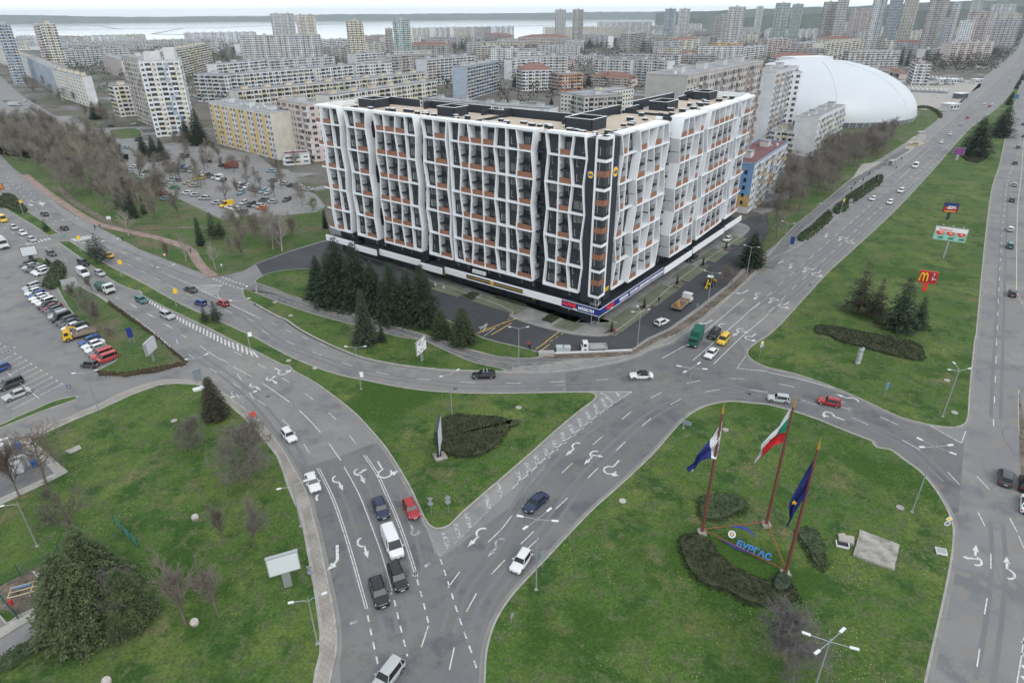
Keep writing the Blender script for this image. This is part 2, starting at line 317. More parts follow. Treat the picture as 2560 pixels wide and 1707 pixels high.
# ------------------------------------------------------------------ green islands
def grass(pts,z=.12,kerb=.22,sm=3,m='grass',**k):return sheet('grass',pts,M[m],z,raised=True,kerb=kerb,sm=sm)
ISL=PT((13,2080,1700,2090,1568,2105,1300,2160,1080,2230,930,2350,755),(14,180,560,360,370,710,0),(10,1000,1305,1290,1030,1490,800,1640,660,1800,585,2000,550,2200,565,2350,580),(11,250,645,480,725,700,815,960,915,960,915,1000,970,1120,992,1250,1085,1400,1195,1530,1345,1620,1485),(15,1665,10,1708,150,1700,350,1660,600,1590,930,1530,1200,1450,1568,1420,1800))
grass(ISL)
MED=PT((4,530,655,530,655,640,645,640,645,850,780,1000,870,1340,1045,1560,1170,1760,1270,2060,1400),(5,0,1535,60,1568),(9,300,130,560,240,800,315,1000,355,1300,415,1600,455,2000,475,2350,475),(10,400,468,690,466,750,476,776,505,745,550,640,625,400,825,200,1005,0,1180),(9,1900,1568),(13,1790,115,1720,150,1645,155,1575,112),(9,1500,1535,1400,1320,1200,995,1050,815,900,655,700,495,530,375,340,272,340,272,300,225,250,220,0,95),(4,2120,1555,1900,1440,1500,1250,1300,1145,1300,1145,1285,1105,1230,1100,1070,1035,880,905,700,775))
grass(MED)
grass(PT((4,-300,-60,0,175,130,262,250,370,390,462,540,578,540,578,440,600,440,600,330,520,140,405,0,325,-300,140)))
PARK=PT((8,270,905,430,832,700,712,900,632,1200,492,1450,402,1620,385,1800,395,1880,415,2080,562,2240,692),(9,0,812,100,922,200,1052,250,1172,290,1302,350,1452),(13,405,0,440,130,480,350,520,560,560,800,600,1100,600,1300,560,1450,530,1640))
park_out=PARK+[at(500,2000),at(-1400,2000),at(-900,1650)]+PT((12,-600,1900),(12,0,1400,560,1060,600,800,560,780,170,960,90,1020,50,1030,0,960),(12,-900,1300),(8,-800,1900),(8,0,1497,450,1285,612,1200,612,1200))
grass(park_out,sm=0)
WALK_OUT=PT((8,200,905,430,780,700,665,900,580,1200,440,1450,365,1620,352,1800,362,1890,385,2090,500,2250,620,2350,700),(9,150,862,280,1042,345,1162,430,1302,500,1482),(13,515,0,570,200,645,560,705,850,742,1100,738,1300,702,1450,670,1640))
def band(name,a,b,m,z,**k):return sheet(name,a+b[::-1],m,z,**k)
band('sidewalk',smooth(WALK_OUT,3),smooth(PARK,3),M['slabs'],.13,raised=True,kerb=.2)
sheet('sidewalk',PT((8,-300,1640,0,1494,450,1282,612,1200,262,905,160,925,0,985,-300,1090)),M['concrete'],.13,raised=True)
sheet('charging_bay',PT((8,-300,1590,0,1440,380,1272,500,1210,330,1040,240,980,165,925,0,1000,-300,1150)),M['asphalt_mid'],.14)
sheet('lane',PT((12,-600,1520,0,1170,300,1000,600,830,700,900,570,1040,0,1385,-600,1760)),M['asphalt'],.135)
sheet('sidewalk',PT((12,-600,1400,0,1070,60,1040,300,900,520,790,640,740,640,810,500,860,0,1165,-600,1510)),M['concrete'],.15,raised=True)
sheet('gravel_yard',PT((12,-250,800,0,685,540,400,660,560,560,760,160,970,60,900,-250,860)),M['soil'],.13)
grass(PT((4,345,800,420,835,560,990,620,975,740,1062,870,1132,1000,1215,1280,1415,1480,1568),(8,1600,100,1712,200,1700,222,1450,275,1150,322,900,305,890,270,1080,160),(4,830,1490,620,1250,480,1000,340,850)),m='grass_brown')
grass(PT((8,-300,940,0,800,250,700,480,610,700,535,722,515,680,505,520,540,300,630,0,765,-300,900)),sm=2)
KB=PT((5,0,1235,200,1345,270,1372,400,1462,600,1568),(9,850,110,1000,162,1300,222,1700,268,2000,280,2350,288),(10,150,288,400,278,800,222,1100,152,1300,62),(6,1480,1568,1900,1252,2350,832),(7,260,702,580,472,830,252,1060,82,1170,0),(3,1180,1568,1400,1380,1500,1262,1850,962,2100,740,2280,540,2345,440))
sheet('pavement',smooth(PT((5,0,1050),)+KB[:1],1)+smooth(KB,3)+PT((3,2345,400,2200,540,2000,700,1850,860,1500,1150,1300,1290,1050,1450),(7,900,-40,500,300,250,500,0,770),(6,2160,870,2000,1045,1700,1275,1450,1455,1250,1545),(10,1090,92,390,116,240,150,0,160),(9,2350,155,2080,110,1900,60,1700,-10),(5,1300,1445,900,1325,640,1260,300,1150,150,1090)),M['asphalt_old'],.12,raised=True,kerb=.2)
sheet('path',PT((4,2240,1100),(5,0,1040,150,1090,300,1150,640,1260,900,1330,1300,1450),(9,1700,-10,1900,62,2080,112,2350,156),(10,0,160,240,150,500,175,300,215,0,240),(9,2350,262,2190,236,2000,190,1700,62),(5,1560,1568,1300,1520,900,1415,400,1275,0,1122),(4,2250,1090)),M['asphalt_mid'],.13)
grass(PT((4,2245,1090),(5,0,1125,400,1278,900,1418,1300,1523,1560,1568),(9,1700,66,2000,194,2200,238,2300,270,2260,276,2000,270,1700,258,1300,213,1000,153,850,101),(5,600,1560,400,1453,270,1363,200,1336,0,1226),(4,2260,1180,2232,1120)),z=.16,kerb=.15)
grass(PT((5,0,1008,110,948,250,920,470,905,600,938,1100,1088,1700,1348,2080,1538),(10,238,100,238,148,0,158),(9,2350,152,2250,148,2080,106,1900,56,1700,-14),(5,1300,1436,900,1318,640,1250,300,1140,150,1080,0,1030)),z=.16,kerb=.12)
sheet('verge',PT((10,260,145,400,120,800,108,1090,96),(6,1270,1550,1470,1460,1720,1285,2010,1055,2300,780,2360,800,2030,1110,1750,1340,1500,1505,1330,1568),(10,1120,120,800,150,400,165)),M['soil'],.14)
sheet('park_grass',PT((4,2240,915,2010,968,1940,975,1900,960,1270,720,1060,600,900,520,700,420,560,330,400,200,150,0),(0,150,1568,0,1420,-900,1000,-900,1300,-300,1150,0,1060,300,1190,600,1250,900,1290,1180,1420,1400,1480),(4,1100,0,1250,30,1450,130,1650,260,1900,380,2050,450,2350,400),(5,300,400,600,375,640,450,700,620,590,645,300,738,0,848)),M['grass_brown'],.12,raised=True)
sheet('sidewalk',PT((0,0,1500),(4,150,0,400,200,560,330,700,420,900,520,1060,600,1270,720,1900,960,1930,980,1840,995,1750,965,1250,770,1000,660,640,470,560,400,250,100,150,0,-60,-130)),M['asphalt_old'],.125,raised=True)
PTHC=PT((4,230,40,400,175,560,290,760,420,900,490,1050,530,1250,575,1450,620,1640,680,1760,740,1800,810,1860,890,1960,972))
a_=offset_pts(smooth(PTHC,4),1.35,False);b_2=offset_pts(smooth(PTHC,4),-1.35,False)
band('path',a_,b_2,M['red_path'],.135)
PTH2=PT((4,1060,515,960,455,860,395,720,320,540,160));band('path',offset_pts(smooth(PTH2,3),1.1,False),offset_pts(smooth(PTH2,3),-1.1,False),M['soil'],.131)
PTH3=PT((4,1200,548,1600,525,2000,520,2350,560));band('path',offset_pts(smooth(PTH3,3),.8,False),offset_pts(smooth(PTH3,3),-.8,False),M['soil'],.131)
sheet('car_park',PT((4,1050,-60,1280,-90,1700,-250,2350,-150),(5,300,80,560,230,640,330,560,380,300,410,0,430),(4,2350,400,2050,455,1900,385,1650,265,1450,135,1250,35)),M['asphalt_old'],.128)
grass(PT((5,0,140,200,180,420,250,560,300,600,370,380,390,300,340,330,260,160,215,0,180)),kerb=.15,m='grass_brown')
grass(PT((4,1850,0,2020,60,2140,100,2350,160),(5,60,190,-10,200),(4,2200,105,2000,40)),kerb=.1,m='grass_brown')
sheet('car_park',PT((0,-900,1040,-300,830,0,700,200,880,500,1060,700,1130,900,1180,1250,1165,1250,1200,900,1230,620,1230,300,1150,0,1040,-300,1120)),M['asphalt_old'],.02)
sheet('car_park',PT((0,880,1290,1260,1270,1700,1400,2000,1500,2350,1530),(1,300,1560,600,1900),(0,2350,1700,1500,1568,1180,1500,1180,1420,940,1420)),M['asphalt_old'],.13)
for a in(((0,1010,1200,1240,1180,1290,1270,1130,1290)),(0,1130,1420,1270,1400,1290,1450,1160,1470),(0,1560,1485,1640,1490,1850,1560,1780,1568),(0,30,925,130,930,150,940,60,945)):grass(PT(a),kerb=.1,m='grass_brown')
grass(PT((3,2350,640,2300,750,2160,942,2000,1075,1850,1182,1540,1532),(7,1500,8,1180,352,760,742,540,942,120,1402,0,1512),(6,2350,1514),(10,2200,40,2160,85,2160,130,2230,190),(11,0,243,250,298,600,423,900,553,1200,693,1500,772,1720,792,1820,750,1845,650,1850,540,1870,300,1900,0),(7,1915,1500,1960,1000,2010,500,2060,150,2110,0),(3,2130,1500,2200,1180,2280,890,2345,700)),sm=2)
grass(PT((3,2335,740,2345,620,2349,540,2350,530,2340,640,2310,720)),sm=0,kerb=.1)
sheet('gravel_verge',PT((11,2345,1568,2310,1000,2302,700,2300,450,2345,700,2420,1100),),M['soil'],.03)
sheet('park_grass',PT((3,690,1195,1050,1165,1380,1060,1370,1010,1500,1010,1600,1080,1560,1150,1440,1230,1250,1340,950,1560),(7,700,120,300,470,0,730),(6,2250,800,2350,560),(7,0,400,250,200,400,0),(3,450,1500,650,1350)),M['grass_brown'],.11)
sheet('plaza',PT((3,1180,740,1440,725,1960,740,1950,800,1850,860,1760,960,1690,1020,1580,1020,1370,1005,1300,860)),M['concrete'],.12)
sheet('pavement',PT((3,1280,1300,1330,1260,1440,1230,1450,1270,1300,1400,1000,1568),(7,900,60,700,180,860,-60),(3,1100,1480,1250,1380)),M['concrete'],.128)
band('path',offset_pts(PT((7,0,890,250,545,560,290,800,90),(3,960,1568,1280,1370)),1.6,False),offset_pts(PT((7,0,890,250,545,560,290,800,90),(3,960,1568,1280,1370)),-1.6,False),M['asphalt_mid'],.132)
OUTW=PT((5,1600,1010,2000,1150,2350,1290),(6,0,1340,480,1480,740,1512,900,1502,970,1462,1100,1370,1300,1205,1560,982,1900,742,2080,622,2150,562,2167,522,2120,492,2050,472))
BC=Vector((19.6,134.1,0));DL=Vector((-.8033,.5956,0));NL=Vector((-.5956,-.8033,0));DR=Vector((.601,.7985,0));NR=Vector((.7985,-.601,0))
def LW(s,d=0,z=0):p=BC+DL*s+NL*d;p.z=z;return p
def RW(s,d=0,z=0):p=BC+DR*s+NR*d;p.z=z;return p
sheet('sidewalk',smooth(OUTW,3)+[RW(96,-3),RW(-1,-5),LW(-3,-5),LW(60,-3)],M['pavers'],.12,raised=True,kerb=.2)
for s0,s1 in((3,8.5),(19,33),(37.5,47)):sheet('lawn_paving',[LW(s0,.8),LW(s1,.8),LW(s1,5.6),LW(s0,5.6)],M['grass_pavers'],.126)
for s0,s1 in((1,15),(18.5,33),(39,52),(58,70),(77,86)):sheet('lawn_paving',[RW(s0,.9),RW(s1,.9),RW(s1,6.2),RW(s0,6.2)],M['grass_pavers'],.126)
for s0,s1 in((9.5,12.5),(34,37)):sheet('flower_bed',[LW(s0,.8),LW(s1,.8),LW(s1,4.6),LW(s0,4.6)],M['soil'],.13)
for s0,s1 in((-2,1.5),(15,17.5),(33.6,38),(52.5,55),(71,73.5)):sheet('flower_bed',[RW(s0,2.9),RW(s1,2.9),RW(s1,6.0),RW(s0,6.0)],M['soil'],.13)
build_kerbs()
M['dust']=mat('dusty_road_edge',(.215,.21,.2),.95,var=.22,scale=.35);dm_=MB()
for pts_,wk,zk in KERBS[:]:
 o_=offset_pts(pts_,-.05);o_=o_+[o_[0]];q_=offset_pts(pts_,-.55);q_=q_+[q_[0]];r_=offset_pts(pts_,-1.3);r_=r_+[r_[0]];n__=len(o_)
 dm_.use(M['dust']);dm_.add([(p.x,p.y,.0112)for p in o_]+[(p.x,p.y,.0112)for p in q_],[(i,i+1,n__+i+1,n__+i)for i in range(n__-1)])
tag(dm_.build('road_edge'),kind='structure')
ck=MB();ck.use(mat('road_crack',(.085,.086,.09),.95));rc=random.Random(12)
for i in range(24):
 t_=rc.choice((9,9,13,13,10,8,11,15,4,6));x_,y_={9:(rc.uniform(100,1100),rc.uniform(300,1500)),13:(rc.uniform(800,2000),rc.uniform(300,1500)),10:(rc.uniform(100,1500),rc.uniform(300,1200)),8:(rc.uniform(600,1400),rc.uniform(340,480)),11:(rc.uniform(1950,2290),rc.uniform(100,1500)),15:(rc.uniform(1700,2250),rc.uniform(100,1500)),4:(rc.uniform(0,400),rc.uniform(950,1500)),6:(rc.uniform(1300,1700),rc.uniform(1200,1500))}[t_]
 p_=G(t_,x_,y_);a_0=rc.uniform(0,6.28);ps=[p_]
 for k in range(rc.randrange(4,14)):a_0+=rc.uniform(-.4,.4);ps.append(ps[-1]+Vector((math.cos(a_0),math.sin(a_0),0))*rc.uniform(.6,1.4))
 strip(ck,ps,rc.uniform(.03,.08),.0117)
tag(ck.build('road_crack'),kind='structure')
# ------------------------------------------------------------------ road markings
wm=MB();wm.use(M['white']);ww=MB();ww.use(M['white_worn']);ym=MB();ym.use(M['yellow']);cm=MB();cm.use(M['cream'])
def dash(rows,on=3,off=6,w_=.15,mb=wm,ph=0,z=.012,n=4):strip(mb,smooth(PT(*rows),n),w_*.85,z,(on,off)if off else None,ph)
def solid(rows,w_=.15,mb=wm,n=4,z=.012):strip(mb,smooth(PT(*rows),n),w_*.85,z)
dash([(4,20,-40,250,170,500,455,640,560),],3,6);dash([(4,700,640,940,755,1130,835,1350,945,1580,1065,1900,1215,2350,1390),(5,60,1470,230,1545),(9,460,70,700,165,970,248,1300,317,1660,358,2050,378),(10,100,380,500,366,890,345)],3,6)
dash([(4,760,600,960,690,1180,770,1400,870,1500,935)],3,6);dash([(5,0,1340,110,1380,240,1440,370,1500,520,1560),(9,660,45)],2,4)
solid([(4,1520,945,1750,1045,2000,1170,2350,1330)]);solid([(4,920,580,1060,660)],w_=.4)
dash([(4,60,60,330,350,520,520)],3,6)
dash([(4,-100,430,200,620,420,705,590,815,670,875),],3,6);dash([(4,1040,1150,1180,1210,1310,1285,1450,1370,1590,1455,1740,1550),(8,1900,80,2100,200),(9,-10,540)],3,6)
dash([(4,1040,1150,1310,1285,1590,1455),(8,1640,50,1740,120,1850,195,2230,440),(9,150,630,275,745,390,870,490,1020,550,1130)],3,6.5)
dash([(8,1900,85,2080,200),(8,2240,280),(9,90,400)],7,4);dash([(9,90,400,225,495,290,540,420,650,480,708,600,840,650,905,780,1090)],9,4,w_=.18)
dash([(8,2150,90,2330,185),(9,100,250,235,330,375,420,510,520,645,630,775,755,890,900,970,1015)],3,6)
solid([(9,808,1145,900,1310,960,1430,1015,1568),(13,1080,180,1150,370,1250,720)],w_=.16)
for o in(0,22):solid([(9,560+o,1160,600+o,1240,680+o,1400,745+o,1568),(13,800+o,170,870+o,400,940+o,650,1005+o,885)],w_=.14)
for o in(0,22):solid([(9,985+o,1040,1100+o,1210,1200+o,1430,1262+o,1568),(13,1330+o,180,1400+o,380,1462+o,590)],w_=.14)
solid([(9,1440,1400,1510,1568),(13,1590,200,1640,310,1690,410)],w_=.12,mb=ww)
for row in(((13,1478,615,1520,765,1555,900,1590,1040)),(13,1692,430,1750,600,1800,760,1860,950,1930,1150,1990,1320,2040,1480),(13,1025,945,1055,1100,1090,1260,1125,1420),(13,1268,805,1300,940,1335,1090,1375,1250,1390,1320)):dash([row],1,1,w_=.22)
for row in(((13,862,1020,905,1012,990,935)),(13,1435,582,1490,545,1590,468,1650,425),(13,1215,752,1250,740)):dash([row],.9,1.2,w_=.5,mb=ww)
for row in(((13,2350,30,2250,160,2130,275)),(13,2285,437,2160,568),(13,1870,545,1762,692),(13,2025,742,1932,910),(13,1582,1040,1518,1238),(13,1820,1238,1776,1444),(14,200,175,82,290),(14,245,240,130,345),(10,510,1432,405,1532),(10,553,1115,458,1203),(10,788,1160,695,1250),(10,832,868,742,945),(10,1040,918,956,998),(10,1092,643,1009,712),(10,1276,702,1195,772),(10,1375,463,1273,516),(10,1552,527,1448,580),(10,1725,356,1603,384),(10,1910,438,1772,460),(10,1995,337,2140,342),(10,2190,440,2350,463),(11,92,385,245,417),(11,305,535,460,582),(11,660,545,705,558),(11,765,695,922,764),(11,1032,690,1195,763),(11,1235,905,1400,993),(11,1650,1195,1758,1313),(11,1918,1235,2030,1353),(15,1928,0,1990,125),(15,2218,52,2290,186),(15,2045,382,2046,517),(15,2012,788,1987,935),(15,1943,1252,1918,1417)):solid([row],n=1,w_=.17)
for x,y in((2098,0),(2093,165),(2087,340),(2079,530),(2071,740)):strip(wm,[G(11,x,y-28),G(11,x-1,y+34)],.16,.012)
dash([(7,2220,20,2180,220,2150,530,2135,770,2120,1070,2105,1430),(11,2100,0)],3.2,6)
dash([(3,2350,900,2300,1400),(7,2220,20)],3,6)
solid([(3,2345,1300),(7,2330,0,2295,300,2283,700,2282,1100)],mb=cm,w_=.2);solid([(11,2300,440,2305,800,2330,1000,2345,1150)],mb=cm,w_=.2);dash([(7,2285,1120,2345,1240)],2,1,mb=cm)
solid([(11,0,280,300,345,700,455,1000,560,1400,720,1600,835,1775,930)],w_=.2);solid([(11,1775,930,1815,820)],w_=.15)
solid([(10,2350,272,2065,245)],w_=.2,n=1);solid([(10,2065,245,2150,125)],w_=.12,n=1)
solid([(15,2300,215,2350,330)],n=1);solid([(15,2350,1150,2320,1360,2285,1568)],n=1)
for y in(1180,1290,1400,1500):solid([(15,2330,y,2400,y+70)],n=1,w_=.5)
solid([(10,700,457,1100,459)],n=1,w_=.16);solid([(10,1100,460,900,590,700,740,400,985,0,1350)],n=1,w_=.16);solid([(9,2350,1350,2240,1450),(13,2100,20,1900,220,1690,400)],n=1,w_=.12,mb=ww)
for a,b in(((820,465),(940,570)),((945,462),(1015,520)),((825,515),(868,625)),((755,568),(795,678)),((682,628),(722,742)),((608,695),(648,805)),((530,760),(570,865)),((455,830),(490,935)),((380,905),(410,1000)),((300,975),(330,1070)),((215,1040),(240,1140)),((130,1105),(160,1210)),((45,1180),(75,1290))):strip(ww,[G(10,*a),G(10,*b)],.7,.012)
for a,b in(((2215,1290),(2255,1430)),((2110,1400),(2145,1530))):strip(ww,[G(9,*a),G(9,*b)],.7,.012)
for a,b in(((1930,10),(1965,140)),((1830,100),(1865,230)),((1725,190),(1765,330))):strip(ww,[G(13,*a),G(13,*b)],.6,.012)
def ladder(A,B,n,w_=.45,mb=wm,edge=True):
 A=smooth(PT(*A),4);B=smooth(PT(*B),4)
 def pos(q,u):
  L_=[0]
  for i in range(1,len(q)):L_.append(L_[-1]+(q[i]-q[i-1]).length)
  s=u*L_[-1]
  for i in range(1,len(q)):
   if s<=L_[i]:return q[i-1].lerp(q[i],(s-L_[i-1])/(L_[i]-L_[i-1]))
  return q[-1]
 for i in range(n):strip(mb,[pos(A,i/n),pos(B,min(1,(i+.55)/n))],w_,.012)
ladder([(4,1330,1165,1500,1262,1700,1370,1900,1462,2110,1568),(8,2250,45),(9,0,110)],[(4,1310,1180,1500,1290,1700,1410,1900,1515,2000,1568),(8,2250,110),(9,40,150)],34,.36)
ladder([(4,880,1140,1060,1260,1280,1420,1450,1555),(8,1590,80)],[(4,900,1130,1090,1250,1310,1395,1430,1490),(8,1560,40)],34,.4)
for p in[((1800,1070),(2050,1052)),((1825,1090),(2030,1065)),((1850,1108),(2020,1085)),((1880,1122),(2010,1103)),((1910,1138),(2000,1122)),((1745,1050),(2060,1050))]:strip(wm,[G(4,*p[0]),G(4,*p[1])],.25,.014)
solid([(4,1995,1130,2005,1160,2100,1220,2350,1340)],n=2);dash([(4,1955,990,2090,1045,2240,1090)],.8,.8,w_=.5);dash([(4,2040,975,2140,1015,2240,1045)],.8,.8,w_=.5)
for i in range(10):x=650+i*24;strip(wm,[G(4,x,625-i*4.6),G(4,x+55,640-i*4.6+8)],.5,.014)
for i in range(7):x=235+i*33;strip(wm,[G(4,x,665-i*8),G(4,x+30,680-i*8)],.5,.014)
for i in range(4):strip(wm,[G(4,745+i*30,665+i*4),G(4,775+i*30,655+i*4)],.4,.014)
dash([(3,2350,700,2050,1000,1850,1190,1600,1380,1450,1520),(7,1350,30,1170,150,1000,255,900,350,740,495,600,610,380,810,130,1025),(6,2350,1140,2200,1290)],4,5)
dash([(3,2350,760,2130,1000),(7,1420,30,1270,160,1000,375,860,500,700,640,550,790,420,905,250,1060,110,1200,0,1310),(6,2350,1320)],4,5)
dash([(3,1500,1400),(7,1300,0,1050,210,880,360,690,520)],2,3,mb=ww);solid([(7,1290,0,1200,75)]);solid([(3,1500,1360,1370,1470),(7,1290,0)],w_=.14)
solid([(6,2130,1175,1755,1490)],n=1,w_=.2);solid([(6,2275,1205,1935,1505)],n=1,w_=.2);solid([(6,2350,1320,2100,1530),(10,1850,205)],n=1,w_=.2);solid([(10,1620,20,1378,152)],n=1,w_=.2);solid([(10,1860,0,1660,172)],n=1,w_=.2)
dash([(7,0,885,200,740,420,560,600,400)],2,4,mb=ww)
dash([(7,60,940,200,820,420,630)],2,3,mb=ww)
dash([(5,0,1110,300,1205,640,1310,900,1390,1250,1490,1560,1560),(9,1600,45,1800,110,2000,170,2200,213,2350,222),(10,60,222,400,200,700,173,950,148)],1.2,1.2,w_=.1,mb=cm,z=.137)
solid([(5,0,1060,300,1165,640,1285,900,1365,1250,1470),(9,1700,45,1900,110,2100,170,2350,200)],w_=.1,mb=cm,z=.137);solid([(10,0,205,500,185,900,130,1250,20),(6,1420,1540,1900,1230,2100,1060,2350,810)],w_=.1,mb=cm,z=.137);solid([(10,0,243,500,205,950,155,1200,80),(6,1400,1568,1800,1290,2200,990,2350,850)],w_=.1,mb=cm,z=.137)
dash([(6,1450,1510,1800,1250,2000,1110,2350,780),(7,100,700,300,500,500,340,700,180)],1.2,1.5,w_=.1,mb=cm,z=.137)
dash([(4,250,60,560,300,900,497,1250,583,1640,688,1780,760,1860,900,1950,968)],1,1.4,w_=.1,mb=cm,z=.142)
for r_ in(((5,2160,1505,2350,1395)),(5,2000,1500,2200,1440),(6,310,1568,435,1475),(10,215,70,320,0),(10,240,100,345,25),(6,-300,1478,40,1355)):solid([r_],n=1,mb=ym,w_=.22,z=.018)
dash([(5,2210,1430,2345,1345)],1,1.2,mb=ym,z=.018);dash([(6,350,1568,470,1490)],1,1.2,mb=ym,z=.018);solid([(6,10,1325,500,1470)],n=1,mb=cm,w_=.14,z=.018)
for p in(((2045,1440),(2130,1415)),((2060,1455),(2120,1400)),((2085,1470),(2110,1430))):strip(wm,[G(5,*p[0]),G(5,*p[1])],.25,.018)
solid([(5,2090,1520,2200,1440)],n=1,z=.018)
for i in range(16):
 x0,y0=570-i*47.5,388-i*31;x1,y1=x0-460,y0+235
 strip(wm,[G(8,x0,y0),G(8,(x0+x1)/2+20,(y0+y1)/2-10)],.12,.008);strip(wm,[G(8,(x0+x1)/2-5,(y0+y1)/2+3),G(8,x1,y1)],.12,.008)
 strip(wm,[G(8,x0-8,y0-8),G(8,x0+10,y0+8)],.12,.010)
strip(wm,[G(8,360,520),G(8,60,280)],.14,.010)
for i in range(22):x0,y0=770-i*24.5,165-i*37;strip(ww,[G(8,x0,y0),G(8,x0+60,y0-22)],.12,.008)
for i in range(5):strip(ww,[G(8,-20+i*32,135-i*16),G(8,10+i*32,110-i*16)],.6,.008)
tag(ym.build('road_marking_yellow'),kind='structure');tag(cm.build('path_marking'),kind='structure')
def arrow(kind,tail,tip,wd=.34,mb=wm,flip=-1):
 A,B=G(*tail),G(*tip);d=B-A;L_=d.length;d.normalize();s=Vector((-d.y,d.x,0))*flip
 def q(u,v):return A+d*(u*L_)+s*(v*L_)
 def rib(pts,w__=wd):strip(mb,[q(*p)for p in pts],w__*.85,.013,step=.35)
 def head(u,v,du,dv,ln=.3,hw=.085):
  p=q(u,v);t=(d*du+s*dv).normalized();nn=Vector((-t.y,t.x,0));z=Vector((0,0,.014))
  mb.add([p+t*ln*L_+z,p+nn*hw*L_+z,p-nn*hw*L_+z],[(0,2,1)])
 arc=[(.02+.22-.2*math.cos(math.pi*k/8),.17*math.sin(math.pi*k/8))for k in range(9)]
 if kind in('S','SL'):
  rib(arc);rib([(.42,0),(.7,0)]);head(.68,0,1,0)
  if kind=='SL':rib([(.34,.08),(.3,-.05),(.22,-.18)]);head(.24,-.16,-.25,-1,.16,.08)
 elif kind=='U':
  rib([(0,0),(.45,0)]);rib([(.45+.2-.2*math.cos(2*math.pi*k/12*.8),.2*math.sin(2*math.pi*k/12*.8))for k in range(13)]);head(.78,-.17,-.3,-1,.22,.11)
 elif kind=='R':rib([(0,0),(.62,0),(.8,.12)],wd*1.2);head(.76,.1,.8,.9,.26,.12)
 elif kind=='T':strip(mb,[q(0,-.25),q(0,.25),q(1,0),q(0,-.25)],wd*.5,.013)
for a in(('S',(9,730,1225),(9,800,1368)),('SL',(9,930,1160),(9,1000,1305)),('U',(9,1118,1098),(9,1220,1270),.34,wm,-1),('U',(13,1420,120),(13,1480,220),.4,ww,-1),
          ('S',(13,968,225),(13,1030,428),.34,wm,-1),('R',(13,745,300),(13,750,530),.4,wm,-1),('S',(13,2120,145),(13,1935,325)),('S',(13,2290,240),(13,2120,415),.3,ww),
          ('S',(10,632,928),(10,488,1050)),('SL',(10,795,1003),(10,657,1130)),('U',(10,985,1088),(10,850,1230)),('U',(14,215,390),(14,80,360),.3,ww),
          ('U',(8,2520,240),(8,2640,305),.34,wm,-1),('SL',(9,110,320),(9,200,392),.34,wm,-1),('S',(8,2310,380),(9,45,450),.34,wm,-1),('S',(8,2140,450),(8,2205,530),.4,ww,-1),
          ('S',(11,838,556),(11,608,475)),('SL',(11,790,635),(11,640,590),.25,ww),('U',(11,703,720),(11,480,640),.34,wm,-1),
          ('SL',(15,1895,490),(15,1910,295),.34,wm,-1),('S',(15,2200,615),(15,2190,400),.34,wm,-1),('R',(9,560,1460),(9,550,1400)),
          ('R',(6,2170,1095),(6,2080,1140)),('S',(6,2285,1125),(6,2215,1185)),('SL',(7,70,1165),(7,0,1220)),('U',(7,190,1205),(7,110,1260)),
          ('R',(6,1840,1370),(6,1740,1420)),('S',(6,1960,1405),(6,1870,1475)),('SL',(6,2130,1450),(6,2020,1520)),('U',(6,2240,1495),(6,2150,1560)),
          ('R',(7,145,828),(7,65,860)),('S',(7,245,855),(7,190,900)),('SL',(7,385,885),(7,315,935)),('U',(7,490,915),(7,420,970)),
          ('S',(7,565,575),(7,520,612)),('SL',(7,700,608),(7,640,645)),('U',(7,785,630),(7,730,665)),('T',(10,1500,20),(10,1470,48)),('T',(10,2035,105),(10,2010,130)),('S',(4,230,280),(4,300,325),.3,wm),('S',(4,340,250),(4,400,320),.3,wm)):arrow(*a)
tag(wm.build('road_marking'),kind='structure');tag(ww.build('road_marking_worn'),kind='structure')
# ------------------------------------------------------------------ building materials
def glassy(name,col,rough=.08,spec=.6):
 m=mat(name,col,rough,var=.35,scale=.9,spec=spec);return m
M['render_white']=mat('white_render',(.74,.765,.79),.75,var=.08,scale=.3);M['dark_wall']=mat('anthracite_wall',(.02,.026,.036),.7,var=.12,scale=.5)
M['glass']=glassy('window_glass',(.05,.06,.066),.1,.4);M['glass_light']=glassy('window_glass_curtain',(.16,.16,.155),.25)
M['frame_dark']=mat('dark_frame',(.03,.035,.042),.5);M['frame_white']=mat('white_frame',(.6,.62,.63),.5)
M['terracotta']=mat('terracotta_panel',(.26,.12,.07),.65,var=.1,scale=1);M['roof_gravel']=mat('roof_gravel',(.46,.39,.31),.95,var=.13,scale=.5,bump=.2)
M['sign_blue']=mat('sign_blue',(.012,.03,.2),.45);M['sign_red']=mat('sign_red',(.75,.04,.03),.45);M['sign_yellow']=mat('sign_yellow',(.85,.52,.02),.45);M['sign_white']=mat('sign_white',(.8,.8,.8),.5)
M['steel']=mat('galvanised_steel',(.38,.4,.41),.45,metal=.5);M['steel_dark']=mat('dark_steel',(.05,.055,.06),.5,metal=.4);M['lamp_white']=mat('lamp_housing',(.6,.62,.63),.4)
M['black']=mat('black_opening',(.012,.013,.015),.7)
class Bin:
 """keeps many equal parts; the 100 nearest become parts of their own, the rest one part"""
 def __init__(s):s.d={}
 def new(s,name,p):m=MB();s.d.setdefault(name,[]).append(((Vector(p)-Vector((0,0,CAM_H))).length,m));return m
 def flush(s,root,cap=100):
  for name,l in s.d.items():
   l.sort(key=lambda e:e[0])
   for _,m in l[:cap]:m.build(name,root)
   if len(l)>cap:
    r=MB()
    for _,m in l[cap:]:
     for f,mi,sm in zip(m.f,m.m,m.sm):r.use(m.mats[mi]);r.add([m.v[i]for i in f],[tuple(range(len(f)))],sm)
    tag(r.build(name,root),kind='stuff')
